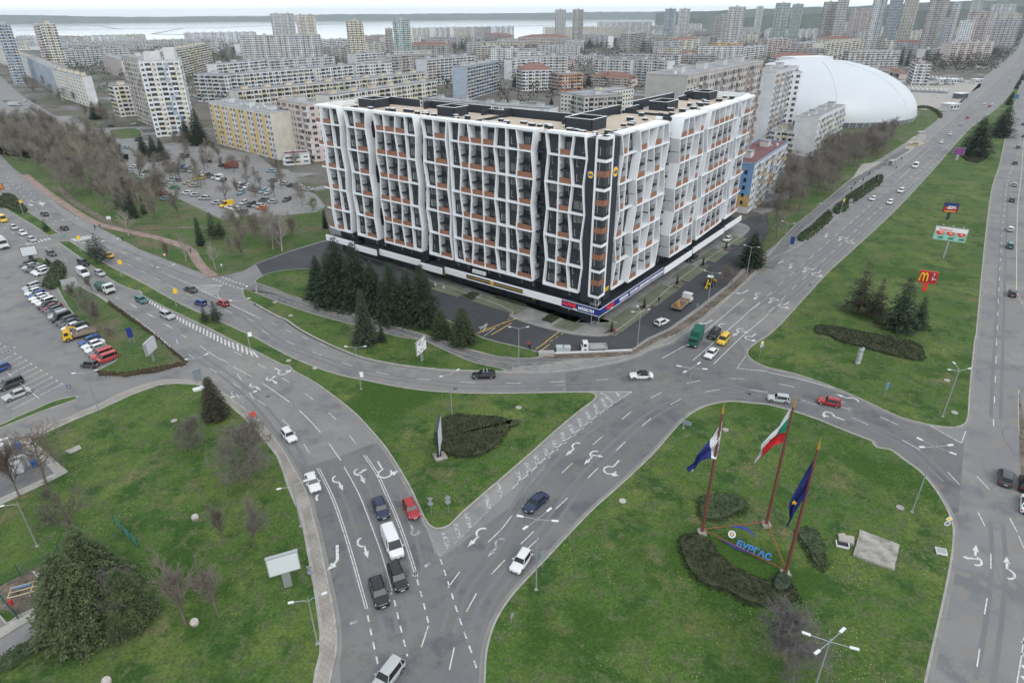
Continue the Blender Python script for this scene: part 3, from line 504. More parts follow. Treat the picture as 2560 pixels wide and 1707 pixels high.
def text_obj(name,txt,size,matl,parent,origin,ux,uy,ext=.05,bold=0.0,align='LEFT'):
 """lettering: ux = reading direction, uy = up direction of the letters"""
 cu=bpy.data.curves.new(name,'FONT');cu.body=txt;cu.size=size;cu.extrude=ext;cu.offset=bold;cu.align_x=align
 tmp=bpy.data.objects.new('tmp',cu);COL.objects.link(tmp);dg=bpy.context.evaluated_depsgraph_get()
 me=bpy.data.meshes.new_from_object(tmp.evaluated_get(dg));bpy.data.objects.remove(tmp);bpy.data.curves.remove(cu)
 me.materials.clear();me.materials.append(matl);o=bpy.data.objects.new(name,me);COL.objects.link(o);o.parent=parent
 ux=Vector(ux).normalized();uy=Vector(uy);uy=(uy-ux*uy.dot(ux)).normalized();uz=ux.cross(uy)
 o.matrix_local=Matrix(((ux.x,uy.x,uz.x,origin[0]),(ux.y,uy.y,uz.y,origin[1]),(ux.z,uy.z,uz.z,origin[2]),(0,0,0,1)));return o
# ------------------------------------------------------------------ the white lattice block
ROOT=empty('apartment_building',(19.6,134.1,0),0,'long white latticed apartment block of two wings with terracotta balcony panels','building')
def rel(p):return Vector((p[0]-19.6,p[1]-134.1,p[2]))
def lw(s,d=0,z=0):return rel(LW(s,d,z))
def rw(s,d=0,z=0):return rel(RW(s,d,z))
LV=[7.4,13.5,19.55,25.65,31.75,37.8,42.4];ZT=41.5
bins=Bin();wallm=MB();wallm.use(M['dark_wall'])
AMP=[1.0]
def offs(ph,k):
 t=6-k;return ph*AMP[0]*((.4 if t%2==1 else-.25))
def panel(W,sgn,ss,phs,types,off=0.0,offe=None,end0=3.4,end1=3.4,last=True):
 offe=off if offe is None else offe;n=len(ss)
 def S(i,z):
  for k in range(6):
   if z<=LV[k+1]or k==5:
    u=(z-LV[k])/(LV[k+1]-LV[k]);return ss[i]+sgn*(offs(phs[i],k)*(1-u)+offs(phs[i],k+1)*u)
 def O(s):u=(s-ss[0])/(ss[-1]-ss[0]);return off+(offe-off)*u
 fr=MB();fr.use(M['render_white'])
 for i in range(n):
  dp=-2.3
  if i==n-1 and not last:continue
  if i==0:dp=-end0
  if i==n-1:dp=-end1
  for k in range(6):
   z0,z1=LV[k],LV[k+1];a,b=S(i,z0+1e-4),S(i,z1);h=.135;o_=O(ss[i])
   if i==0:la,lb,ha,hb=(-.2,-.2,.1,.1)if sgn*(ss[1]-ss[0])>0 else(-.1,-.1,.2,.2)
   else:la,lb,ha,hb=-h,-h,h,h
   fr.hexa([W(a+la,o_,z0),W(a+ha,o_,z0),W(a+ha,dp,z0),W(a+la,dp,z0)],[W(b+lb,o_,z1),W(b+hb,o_,z1),W(b+hb,dp,z1),W(b+lb,dp,z1)])
 lo,hi=(0,n-1)
 for k in range(7):
  z=LV[k];t=.26 if k in(0,6)else .17
  for i in range(n-1):
   a,b=S(i,max(z,LV[0]+1e-4)),S(i+1,max(z,LV[0]+1e-4));oa,ob=O(ss[i])+.012,O(ss[i+1])+.012;zz=0
   fr.hexa([W(a,oa,z-t),W(b,ob,z-t),W(b,-2.25,z-t),W(a,-2.25,z-t)],[W(a,oa,z+t),W(b,ob,z+t),W(b,-2.25,z+t),W(a,-2.25,z+t)])
 fr.build('facade_frame',ROOT)
 for i in range(n-1):
  ty=types[i]
  for k in range(6):
   z0,z1=LV[k]+.24,LV[k+1]-.24;nf=1 if k==5 else 2
   for f in range(nf):
    fz=LV[k]+f*3.04;mid=fz+1.6
    l0,r0=S(i,mid),S(i+1,mid);lo_,hi_=min(l0,r0)+.3,max(l0,r0)-.3;om=O((lo_+hi_)/2);wd=hi_-lo_
    if wd<.6:continue
    rnd=random.random();c0=W((lo_+hi_)/2,om,mid)
    if ty=='w':
     d=-1.0
     wi=bins.new('window',c0+rel((0,0,0))*0+ROOT.location);zb,zt_=fz+.85,fz+2.75
     wi.use(M['glass_light']if rnd<.45 else M['glass']);m_=.28
     wi.add([W(lo_+m_,d+.06,zb),W(hi_-m_,d+.06,zb),W(hi_-m_,d+.06,zt_),W(lo_+m_,d+.06,zt_)],[(0,1,2,3)])
     wi.use(M['frame_dark']);sp=lo_+m_+(hi_-lo_-2*m_)*(.36 if(i+k)%2 else .64)
     for sa in(lo_+m_,sp,hi_-m_):wi.beam(W(sa,d+.09,zb),W(sa,d+.09,zt_),.07,.07)
     for za in(zb,zt_):wi.beam(W(lo_+m_,d+.09,za),W(hi_-m_,d+.09,za),.07,.07)
     wi.use(M['frame_white']);e=.3 if(i+k)%2 else-.3;wi.beam(W(sp,d+.1,zb+.1),W(sp-e*1.6,d+.1,zb+.1),.05);wi.beam(W(sp-e*1.6,d+.1,zb+.1),W(sp-e*1.6,d+.1,zt_-.3),.05)
    elif ty=='b':
     do=bins.new('balcony_door',c0+ROOT.location);d=-2.12
     do.use(M['glass']if rnd<.6 else M['glass_light']);a_s,b_s=lo_+wd*.22,lo_+wd*.52
     do.add([W(a_s,d,fz+.3),W(b_s,d,fz+.3),W(b_s,d,fz+2.6),W(a_s,d,fz+2.6)],[(0,1,2,3)])
     do.use(M['glass_light']);do.add([W(b_s+.12,d,fz+1.0),W(hi_-.1,d,fz+1.0),W(hi_-.1,d,fz+2.6),W(b_s+.12,d,fz+2.6)],[(0,1,2,3)])
     do.use(M['frame_white']);do.beam(W(b_s+.06,d+.03,fz+.3),W(b_s+.06,d+.03,fz+2.6),.07)
     if f==0:
      bp=bins.new('balcony_panel',c0+ROOT.location);bp.use(M['terracotta']);za,zb=LV[k]+.24,LV[k]+1.38
      la,ra,lb,rb=S(i,za),S(i+1,za),S(i,zb),S(i+1,zb);oo=om-.22;q=.2*(1 if r0>l0 else-1)
      bp.hexa([W(la+q,oo,za),W(ra-q,oo,za),W(ra-q,oo-.08,za),W(la+q,oo-.08,za)],[W(lb+q,oo,zb),W(rb-q,oo,zb),W(rb-q,oo-.08,zb),W(lb+q,oo-.08,zb)])
     else:
      br=bins.new('balcony_railing',c0+ROOT.location);br.use(M['dark_wall']);zz=LV[k]+3.04
      q=-.1;oo=om-.35
      br.hexa([W(lo_+q,oo,zz-.3),W(hi_-q,oo,zz-.3),W(hi_-q,-2.2,zz-.3),W(lo_+q,-2.2,zz-.3)],[W(lo_+q,oo,zz),W(hi_-q,oo,zz),W(hi_-q,-2.2,zz),W(lo_+q,-2.2,zz)])
      br.use(M['frame_dark']);br.beam(W(lo_+q,oo-.05,zz+1.1),W(hi_-q,oo-.05,zz+1.1),.06);nb=max(3,int(wd/.28))
      for j in range(nb+1):s_=lo_+q+(wd-2*q)*j/nb;br.beam(W(s_,oo-.05,zz),W(s_,oo-.05,zz+1.1),.035)
   if ty=='w':
    a0,b0,a1,b1=S(i,z0),S(i+1,z0),S(i,z1),S(i+1,z1)
    wallm.hexa([W(a0,-1.0,z0-.1),W(b0,-1.0,z0-.1),W(b0,-2.28,z0-.1),W(a0,-2.28,z0-.1)],[W(a1,-1.0,z1+.1),W(b1,-1.0,z1+.1),W(b1,-2.28,z1+.1),W(a1,-2.28,z1+.1)])
def slot(W,s0,s1,kind,dep=-3.0):
 """dark recess between two panels"""
 lo_,hi_=min(s0,s1)+.25,max(s0,s1)-.25
 for j in range(11):
  fz=7.4+3.04*j+(.0 if j<10 else .1);c0=W((lo_+hi_)/2,dep,fz+1.5)+ROOT.location
  if kind=='w':
   wi=bins.new('window',c0);wi.use(M['glass_light']if j%3 else M['glass']);wi.add([W(lo_+.35,dep+.05,fz+.9),W(hi_-.2,dep+.05,fz+.9),W(hi_-.2,dep+.05,fz+2.6),W(lo_+.35,dep+.05,fz+2.6)],[(0,1,2,3)])
  elif kind=='b':
   do=bins.new('balcony_door',c0);do.use(M['black']);do.add([W(lo_+.3,dep+.04,fz+.1),W(lo_+1.1,dep+.04,fz+.1),W(lo_+1.1,dep+.04,fz+2.5),W(lo_+.3,dep+.04,fz+2.5)],[(0,1,2,3)])
   do.use(M['glass']);do.add([W(lo_+1.3,dep+.04,fz+.3),W(hi_-.1,dep+.04,fz+.3),W(hi_-.1,dep+.04,fz+2.5),W(lo_+1.3,dep+.04,fz+2.5)],[(0,1,2,3)])
   br=bins.new('balcony_railing',c0);br.use(M['dark_wall']);br.hexa([W(lo_,-.9,fz-.3),W(hi_,-.9,fz-.3),W(hi_,dep,fz-.3),W(lo_,dep,fz-.3)],[W(lo_,-.9,fz),W(hi_,-.9,fz),W(hi_,dep,fz),W(lo_,dep,fz)])
   br.use(M['frame_dark']);br.beam(W(lo_,-.95,fz+1.1),W(hi_,-.95,fz+1.1),.06);nb=10
   for q in range(nb+1):s_=lo_+(hi_-lo_)*q/nb;br.beam(W(s_,-.95,fz),W(s_,-.95,fz+1.1),.035)
panel(lw,-1,[90.0,86.4,83.3],[-1,0,1],'bw',end1=4.8);panel(lw,-1,[80.5,76.8,72.4],[1,0,-1],'wb')
panel(lw,-1,[69.1,65.5,61.3,57.8,54.6],[1,0,-1,0,1],'bbbw',end1=4.8);panel(lw,-1,[51.8,48.1,43.9],[1,0,-1],'wb')
panel(lw,-1,[42.9,39.8,36.9],[0,-1,1],'wb',end1=2.3);panel(lw,-1,[36.8,32.8,28.9,25.8,22.7,18.4],[1,0,-1,0,1,-1],'bbwwb',off=.1);panel(lw,-1,[14.9,11.6,8.3,5.1],[1,0,-1,1],'wbw')
slot(lw,72.0,69.6,'w');
for j in range(11):
 wi=bins.new('window',lw(54.2,-2.6,8.9+3.04*j)+ROOT.location);wi.use(M['black']);wi.box(lw(54.22,-2.7,9.0+3.04*j),(.06,.8,1.5),R(-36.6))
slot(lw,18.2,15.1,'b')
AMP[0]=2.1
panel(rw,1,[6.9,9.6,12.9],[1,0,1],'bw',last=False);panel(rw,1,[13.2,17.1,21.2,24.7,27.7],[1,0,-1,0,1],'bwbw',off=1.0)
panel(rw,1,[34.5,38,41.5,45.8,49.2],[-1,0,1,0,-1],'bbwb',off=1.5,end0=6);panel(rw,1,[52.4,55.6,59.6,64.6,69.3,73,76.1],[-1,0,1,0,-1,0,1],'wbbbbw',off=1.4,offe=.4);panel(rw,1,[78.5,82.6,88.4],[1,-1,0],'wb',off=.5,offe=0)
AMP[0]=1.0
slot(rw,27.9,34.2,'b');slot(rw,49.4,52.2,'n');slot(rw,76.3,78.3,'n')
def rwall(W,s0,s1,d0,d1,z0,z1,m=None):
 if m:wallm.use(m)
 a,b=min(s0,s1),max(s0,s1)
 wallm.hexa([W(a,d0,z0),W(b,d0,z0),W(b,d1,z0),W(a,d1,z0)],[W(a,d0,z1),W(b,d0,z1),W(b,d1,z1),W(a,d1,z1)]);wallm.use(M['dark_wall'])
LRES=[(83.3,80.5),(72.4,69.1),(54.6,51.8),(18.4,14.9)];RRES=[(27.7,34.5),(49.2,52.4),(76.1,78.5)]
cur=91.2
for a,b in LRES:rwall(lw,cur,a,-2.2,-17,.1,ZT);rwall(lw,a,b,-4.7 if a in(83.3,54.6)else-3.0,-17.001,.1,ZT-.003);cur=b
rwall(lw,cur,5.1,-2.2,-17,.1,ZT);rwall(lw,4.9,2.2,-.45,-17.002,5.3,ZT+.5);rwall(lw,5.1,2.2,-1.2,-16.9,.1,5.4)
rwall(lw,2.2,1.6,-1.6,-6.0,.12,ZT+.2)
cur=6.0
for a,b in RRES:rwall(rw,cur,a,-2.2,-17,.1,ZT+.004);rwall(rw,a,b,-3.0,-17.003,.1,ZT-.002);cur=b
rwall(rw,cur,92,-2.2,-17,.1,ZT+.004);rwall(rw,3.1,6.3,-.35,-4,5.3,ZT+.502);rwall(rw,3.1,6.0,-1.2,-4.05,.1,5.4);rwall(rw,3.0,6.0,-2.6,-16.9,.1,ZT+.006)
wallm.build('wall',ROOT)
rf=MB();rf.use(M['roof_gravel'])
def rpoly(W,pts,z):rf.add([W(s,d,z)for s,d in pts],[tuple(range(len(pts)))])
rpoly(lw,[(91.2,-2.3),(1.7,-2.0),(2.2,-17),(91.2,-19)][::-1],ZT+.22);rpoly(rw,[(6,-2.3),(92,-2.3),(92,-17),(6,-17)][::-1],ZT+.24);rpoly(rw,[(3,-1.4),(6,-1.4),(6,-17),(3,-17)][::-1],ZT+.236);rpoly(lw,[(2.7,-.2),(.1,-.2),(.1,-3.2),(2.7,-3.2)][::-1],ZT+.25);rf.build('roof',ROOT)
pp=MB();pp.use(M['render_white'])
def parapet(W,s0,s1,d0,d1,z1,w_=.35,m='render_white',z0=ZT+.1):pp.use(M[m]);pp.beam(W(s0,d0,(z0+z1)/2),W(s1,d1,(z0+z1)/2),w_,z1-z0)
for a,b in((91,83.6),(80.2,72.7),(68.8,54.9),(51.5,44.2),(36.5,18.7),(14.6,5.4)):
 parapet(lw,a,b,-1.7,-1.7,42.5);parapet(lw,a,a,-1.7,-4.0,42.45,.4,'dark_wall');parapet(lw,b,b,-1.7,-4.5,42.45,.4);parapet(lw,(a*2+b)/3,(a+b*2)/3,-2.3,-2.3,42.1,1.0,'dark_wall')
for a,b,o in((6.5,12,0),(13.4,27.5,1),(34.7,49,1.4),(52.6,76,.8),(78.7,88,.3)):
 parapet(rw,a,b,-1.9,-1.9,42.5);parapet(rw,b,b,-1.7,-4.2,42.46,.4);parapet(rw,a,a,-1.7,-4.0,42.44,.4,'dark_wall');parapet(rw,(a*2+b)/3,(a+b*2)/3,-2.5,-2.5,42.1,1.1,'dark_wall')
for s0,s1,d,h in((91,85,-16,43),(85,82,-15,42.4),(82,70,-18.5,43.7),(66,45,-19,43.6),(45,38,-18.2,43),(38,20,-18.6,43.6),(20,12,-17.5,43)):
 parapet(lw,s0,s1,d,d,h,.5,'dark_wall');parapet(lw,s0,s1,d-.3,d-.3,h+.06,.3);parapet(lw,s0,s0,d,d+3,h-.05,.4,'dark_wall')
for s0,s1,d,h in((17,40,-18.8,43.6),(40,48,-17,43),(48,74,-19,43.7),(74,80,-17.2,42.6),(80,92,-18,43.5)):
 parapet(rw,s0,s1,d,d,h,.5,'dark_wall');parapet(rw,s0,s1,d-.3,d-.3,h+.06,.3);parapet(rw,s0,s0,d,d+3,h-.05,.4,'dark_wall')
parapet(lw,38.5,38.5,-3,-18,42.3,.5,'dark_wall');parapet(rw,40,40,-4,-18,42.3,.5,'dark_wall');parapet(rw,92,92,-2,-18,43,.4);parapet(lw,91,91,-2,-18,43,.4);parapet(lw,31,38.5,-7,-7,42.1,.4);
pp.build('parapet',ROOT)
def stair_head(W,s,d,ls,ld,h=2.3):
 b=MB();b.use(M['dark_wall']);z0=ZT+.2
 for(a0,a1,c0,c1)in((-ls/2,ls/2,-ld/2,-ld/2+.35),(-ls/2,ls/2,ld/2-.35,ld/2),(-ls/2,-ls/2+.35,-ld/2,ld/2),(ls/2-.35,ls/2,-ld/2,ld/2)):
  b.hexa([W(s+a0,d+c0,z0),W(s+a1,d+c0,z0),W(s+a1,d+c1,z0),W(s+a0,d+c1,z0)],[W(s+a0,d+c0,z0+h),W(s+a1,d+c0,z0+h),W(s+a1,d+c1,z0+h),W(s+a0,d+c1,z0+h)])
 b.use(M['black']);b.hexa([W(s-ls/2+.3,d-ld/2+.3,z0),W(s+ls/2-.3,d-ld/2+.3,z0),W(s+ls/2-.3,d+ld/2-.3,z0),W(s-ls/2+.3,d+ld/2-.3,z0)],[W(s-ls/2+.3,d-ld/2+.3,z0+h-1),W(s+ls/2-.3,d-ld/2+.3,z0+h-1),W(s+ls/2-.3,d+ld/2-.3,z0+h-1),W(s-ls/2+.3,d+ld/2-.3,z0+h-1)])
 b.use(M['frame_white'])
 cs=[(-ls/2,-ld/2),(ls/2,-ld/2),(ls/2,ld/2),(-ls/2,ld/2)]
 for i in range(4):a,c=cs[i],cs[(i+1)%4];b.beam(W(s+a[0],d+a[1],z0+h+.04),W(s+c[0],d+c[1],z0+h+.04),.3,.1)
 b.build('stair_head',ROOT)
stair_head(lw,81.5,-12,6.2,6);stair_head(lw,51.5,-11.5,5.8,5.5);stair_head(lw,12.6,-12.6,7,6.5,2.5);stair_head(rw,52.5,-12.2,7.5,5);stair_head(rw,81,-12,7,5)
def vent(W,s,d,l=1.1,w_=.8,h=.75,cap='steel'):
 b=MB();b.use(M['dark_wall']);z0=ZT+.2;b.box((0,0,h/2),(l,w_,h));b.use(M['frame_white']);b.box((0,0,h+.06),(l+.12,w_+.12,.12));p=W(s,d,z0);b.build('roof_vent',ROOT,p,R(rr_.uniform(-8,8)-36.6))
rr_=random.Random(4)
for s,d in((84,-5.5),(82.5,-6),(77,-6.5),(72,-8),(69.5,-7.5),(66,-9),(64.2,-9),(60.5,-7.6),(58.5,-8.8),(56,-6),(53.5,-6.4),(47.5,-8),(46,-6.5),(43.5,-7.8),(34,-9),(31.5,-8),(28,-10),(24.5,-8.4),(22.4,-8.6),(19.8,-8.2),(18,-6.4),(13,-6.5),(11.2,-6.5),(9.5,-6),(5.8,-5),(4.5,-8)):vent(lw,s,d,rr_.uniform(.9,1.7),rr_.uniform(.7,1.1),rr_.uniform(.5,.9))
for s,d in((20,-7),(22,-6.2),(24.5,-7),(28,-9.5),(31,-7),(37,-11),(42,-8),(44,-6),(49,-8.5),(50,-5.6),(54,-7),(57,-5.5),(62,-8.5),(60,-6.5),(64,-6.4),(66,-7.6),(67.5,-6.2),(70,-7),(72,-8.6),(77,-6),(80,-7),(85,-5),(87,-8)):vent(rw,s,d,rr_.uniform(.9,1.7),rr_.uniform(.7,1.1),rr_.uniform(.5,.9))
cf=MB();cf.use(M['render_white']);off=.0
def cpt(s,z,wing):return lw(s,0,z)if wing=='l' else rw(s,0,z)
for z0,z1 in((LV[0],LV[6]),):
 for W,s in((lw,2.45),(rw,2.85)):cf.hexa([W(s-.22,0,z0),W(s+.22,0,z0),W(s+.22,-1.7,z0),W(s-.22,-1.7,z0)],[W(s-.22,0,z1),W(s+.22,0,z1),W(s+.22,-1.7,z1),W(s-.22,-1.7,z1)])
for k,z in enumerate(LV):
 t=.32
 for W,s in((lw,2.6),(rw,3.0)):cf.hexa([W(-.0,.01,z-t),W(s,.01,z-t),W(s,-1.65,z-t),W(-.0,-1.65,z-t)],[W(-.0,.01,z+t),W(s,.01,z+t),W(s,-1.65,z+t),W(-.0,-1.65,z+t)])
cf.build('facade_frame',ROOT)
for k in range(6):
 for f in range(1 if k==5 else 2):
  fz=LV[k]+3.04*f;z0,z1=fz+.95,fz+2.8
  for W,s1 in((lw,2.2),(rw,2.6)):
   wi=bins.new('window',W(1,0,fz)+ROOT.location);wi.use(M['glass']);wi.add([W(.12,-.22,z0),W(s1,-.22,z0),W(s1,-.22,z1),W(.12,-.22,z1)],[(0,1,2,3)])
   wi.use(M['frame_white']);wi.beam(W(s1*.72,-.19,z0+.1),W(s1*.72,-.19,z1-.1),.05);wi.use(M['frame_dark']);wi.beam(W(.16,-.2,z0),W(.16,-.2,z1),.12)
   for z in(z0,z1):wi.beam(W(.1,-.2,z),W(s1,-.2,z),.08)
   bp=bins.new('balcony_panel' if f==1 else 'spandrel',W(1,0,fz)+ROOT.location);bp.use(M['terracotta']if f==1 else M['dark_wall'])
   za,zb=fz-.35 if f else fz+.3,fz+.9;dd=-.08 if f else-.16
   bp.hexa([W(.0 if f else .05,dd,za),W(s1,dd,za),W(s1,dd-.2,za),W(.0 if f else .05,dd-.2,za)],[W(.0 if f else .05,dd,zb),W(s1,dd,zb),W(s1,dd-.2,zb),W(.0 if f else .05,dd-.2,zb)])
 if k==5:
  for W,s1 in((lw,2.2),(rw,2.6)):
   bp=bins.new('spandrel',W(1,0,41)+ROOT.location);bp.use(M['dark_wall']);bp.hexa([W(.05,-.15,40.6),W(s1,-.15,40.6),W(s1,-.4,40.6),W(.05,-.4,40.6)],[W(.05,-.15,42.1),W(s1,-.15,42.1),W(s1,-.4,42.1),W(.05,-.4,42.1)])
for k,z in enumerate(LV):
 for W,s,sg in((lw,90,1),(rw,88.4,1)):
  eb=MB().use(M['render_white']);eb.hexa([W(s,0,z-.25),W(s+3.6,-.4,z-.25),W(s+3.6,-3.2,z-.25),W(s,-3.2,z-.25)],[W(s,0,z+.25),W(s+3.6,-.4,z+.25),W(s+3.6,-3.2,z+.25),W(s,-3.2,z+.25)]);eb.build('balcony_slab',ROOT)
 if k<6:
  for W,s in((lw,90.3),(rw,88.8)):
   bp=bins.new('balcony_panel',W(s,0,z)+ROOT.location);bp.use(M['terracotta']);bp.hexa([W(s,-.1,z+.25),W(s+3.2,-.5,z+.25),W(s+3.2,-.6,z+.25),W(s,-.2,z+.25)],[W(s,-.1,z+1.3),W(s+3.2,-.5,z+1.3),W(s+3.2,-.6,z+1.3),W(s,-.2,z+1.3)])
eb=MB().use(M['render_white'])
for k in range(6):eb.hexa([lw(90.2+.4*(k%2),.05,LV[k]),lw(90.7+.4*(k%2),.05,LV[k]),lw(90.7+.4*(k%2),-2.2,LV[k]),lw(90.2+.4*(k%2),-2.2,LV[k])],[lw(90.6-.4*(k%2),.05,LV[k+1]),lw(91.1-.4*(k%2),.05,LV[k+1]),lw(91.1-.4*(k%2),-2.2,LV[k+1]),lw(90.6-.4*(k%2),-2.2,LV[k+1])])
eb.build('facade_frame',ROOT)
def fascia(W,s0,s1,d,m='render_white',z0=3.6,z1=5.3,dd=.3):
 b=MB();b.use(M[m]);b.hexa([W(s0,d,z0),W(s1,d,z0),W(s1,d-dd,z0),W(s0,d-dd,z0)],[W(s0,d,z1),W(s1,d,z1),W(s1,d-dd,z1),W(s0,d-dd,z1)])
 b.use(M['dark_wall']);b.hexa([W(s0,d-dd,z0),W(s1,d-dd,z0),W(s1,-2.2,z0),W(s0,-2.2,z0)],[W(s0,d-dd,4.5),W(s1,d-dd,4.5),W(s1,-2.2,4.5),W(s0,-2.2,4.5)]);b.build('canopy',ROOT)
fascia(lw,-1.4,8.8,1.4,'sign_blue');fascia(lw,8.8,45.5,1.4);fascia(lw,45.5,53.0,2.6);fascia(lw,54.5,70.5,1.4);fascia(lw,70.5,79.5,2.6);fascia(lw,81.5,94,1.4)
fascia(rw,-1.1,32,1.4,'sign_blue');fascia(rw,32,50,1.9);fascia(rw,51.5,76,1.6);fascia(rw,77.5,92.5,1.3)
tr=MB();tr.use(M['frame_white'])
for W,a,b in((lw,-1.45,8.8),(rw,-1.45,32)):
 for z in(3.55,5.35):tr.beam(W(a,1.42,z),W(b,1.42,z),.12)
tr.build('sign_edge',ROOT)
bs=MB();bs.use(M['dark_wall']);bs.hexa([lw(20,1.43,3.95),lw(38,1.43,3.95),lw(38,1.39,3.95),lw(20,1.39,3.95)],[lw(20,1.43,5.0),lw(38,1.43,5.0),lw(38,1.39,5.0),lw(20,1.39,5.0)]);bs.use(M['sign_yellow']);bs.beam(lw(20,1.45,4.5),lw(38,1.45,4.5),.05,.1)
bs.tube([lw(29.6,1.42,4.45),lw(29.6,1.56,4.45)],.55,16,sm=False);bs.build('shop_sign',ROOT)
for W,s0,s1,n in((lw,.5,91,26),(rw,6.5,91,24)):
 for i in range(n):
  a=s0+(s1-s0)*(i+.15)/n;b=s0+(s1-s0)*(i+.85)/n
  if W is lw and(9<a<12.5 or 13<a<18 or 50<a<55 or 78<a<82):continue
  sf=bins.new('shop_window',W(a,0,1)+ROOT.location);sf.use(M['glass']);d=-2.1;sf.add([W(a,d,.5),W(b,d,.5),W(b,d,3.2),W(a,d,3.2)],[(0,1,2,3)]);sf.use(M['frame_dark'])
  for s_ in(a,(a+b)/2,b):sf.beam(W(s_,d+.05,.3),W(s_,d+.05,3.3),.1)
  if i%3!=1 or i<6:
   wi=bins.new('window',W(a,0,6)+ROOT.location);wi.use(M['glass']);wi.add([W(a,d+.04,5.0),W(b-.5,d+.04,5.0),W(b-.5,d+.04,7.0),W(a,d+.04,7.0)],[(0,1,2,3)]);wi.use(M['frame_white']);wi.beam(W(a+.9,d+.07,5.1),W(a+.9,d+.07,6.9),.07);wi.beam(W(a+.3,d+.07,5.3),W(a+.9,d+.07,5.3),.05)
for W,s1 in((lw,3.2),(rw,3.4)):
 sf=bins.new('shop_window',W(1,0,1)+ROOT.location);sf.use(M['glass']);sf.add([W(.2-1.6*0,-1.55,.6),W(s1,-1.55,.6),W(s1,-1.55,3.3),W(.2,-1.55,3.3)],[(0,1,2,3)]);sf.use(M['frame_white']);sf.beam(W(.2,-1.5,.5),W(.2,-1.5,3.3),.08);sf.beam(W(.2,-1.5,.5),W(s1,-1.5,.5),.1)
 wi=bins.new('window',W(1,0,6)+ROOT.location);wi.use(M['glass']);wi.add([W(.1,-.6,5.0),W(s1-.8,-.6,5.0),W(s1-.8,-.6,7.0),W(.1,-.6,7.0)],[(0,1,2,3)]);wi.use(M['frame_white'])
 for z in(5.0,5.4):wi.beam(W(.1,-.55,z),W(s1-.8,-.55,z),.07)
 wi.beam(W(.1,-.55,5),W(.1,-.55,7),.08);wi.beam(W(1.2,-.55,5),W(1.2,-.55,7),.06)
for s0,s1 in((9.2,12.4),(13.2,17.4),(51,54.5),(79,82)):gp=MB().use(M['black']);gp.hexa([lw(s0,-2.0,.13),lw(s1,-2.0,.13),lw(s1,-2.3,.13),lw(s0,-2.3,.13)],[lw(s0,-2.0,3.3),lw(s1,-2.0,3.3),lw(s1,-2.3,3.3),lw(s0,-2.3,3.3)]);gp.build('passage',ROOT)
bins.flush(ROOT)
UPZ=Vector((0,0,1));
def ltext(txt,size,m,s,d,z,bold=.01):text_obj('lettering',txt,size,m,ROOT,lw(s,d,z),-DL,UPZ,.04,bold)
def rtext(txt,size,m,s,d,z,bold=.01):text_obj('lettering',txt,size,m,ROOT,rw(s,d,z),DR,UPZ,.04,bold)
ltext('NANI',1.45,M['sign_red'],8.4,1.5,4.1,.05);ltext('home',.5,M['sign_white'],5.6,1.5,3.68);ltext('МЕБЕЛИ',1.0,M['sign_white'],4.2,1.5,4.05,.02)
rtext('NANI',1.4,M['sign_red'],1.6,1.5,4.1,.05);rtext('home',.5,M['sign_white'],3.6,1.5,3.68)
rtext('МЕБЕЛИ',1.0,M['sign_white'],8,1.5,4.05,.02);rtext('СПАЛНИ',1.0,M['sign_white'],13.2,1.5,4.05,.02);rtext('ДИВАНИ',1.0,M['sign_white'],18.2,1.5,4.05,.02);rtext('МАТРАЦИ',1.0,M['sign_white'],22.6,1.5,4.05,.02);rtext('АКСЕСОАРИ',.9,M['sign_white'],27.3,1.5,4.05,.02)
ltext('Б',2.0,M['sign_yellow'],49.5,-1.95,1.2,.03);ltext('В',2.0,M['sign_yellow'],19.4,-1.95,1.2,.03);ltext('Г',2.0,M['sign_yellow'],9.0,-1.95,1.2,.03);ltext('А',2.0,M['sign_yellow'],77.5,-1.95,1.2,.03);rtext('207',1.3,M['sign_yellow'],3.5,-.3,7.6,.03);ltext('Lidl',.45,M['sign_blue'],30.0,1.57,4.3,.01)
for W,s,z,r in((lw,3.7,34.6,.72),(rw,4.7,34.9,1.05)):
 e=MB();e.use(M['sign_blue']);d=-.34 if W is lw else-.24;e.hexa([W(s-r-.12,d,z-r-.15),W(s+r+.12,d,z-r-.15),W(s+r+.12,d-.1,z-r-.15),W(s-r-.12,d-.1,z-r-.15)],[W(s-r-.12,d,z+r+.15),W(s+r+.12,d,z+r+.15),W(s+r+.12,d-.1,z+r+.15),W(s-r-.12,d-.1,z+r+.15)])
 e.use(M['sign_yellow']);e.tube([W(s,d,z),W(s,d+.08,z)],r,24,sm=False);e.build('emblem',ROOT)
 (ltext if W is lw else rtext)('LiDL',r*.85,M['sign_blue'],s+r*.85 if W is lw else s-r*.85,d+.12,z-r*.28,.02)
hm=MB();hm.use(M['lamp_white'])
for s in(34.5,35.6,36.7,37.8):hm.box(lw(s-1.5,.2,5.9),(.9,.5,.9),R(-36.6))
hm.build('air_conditioner',ROOT)
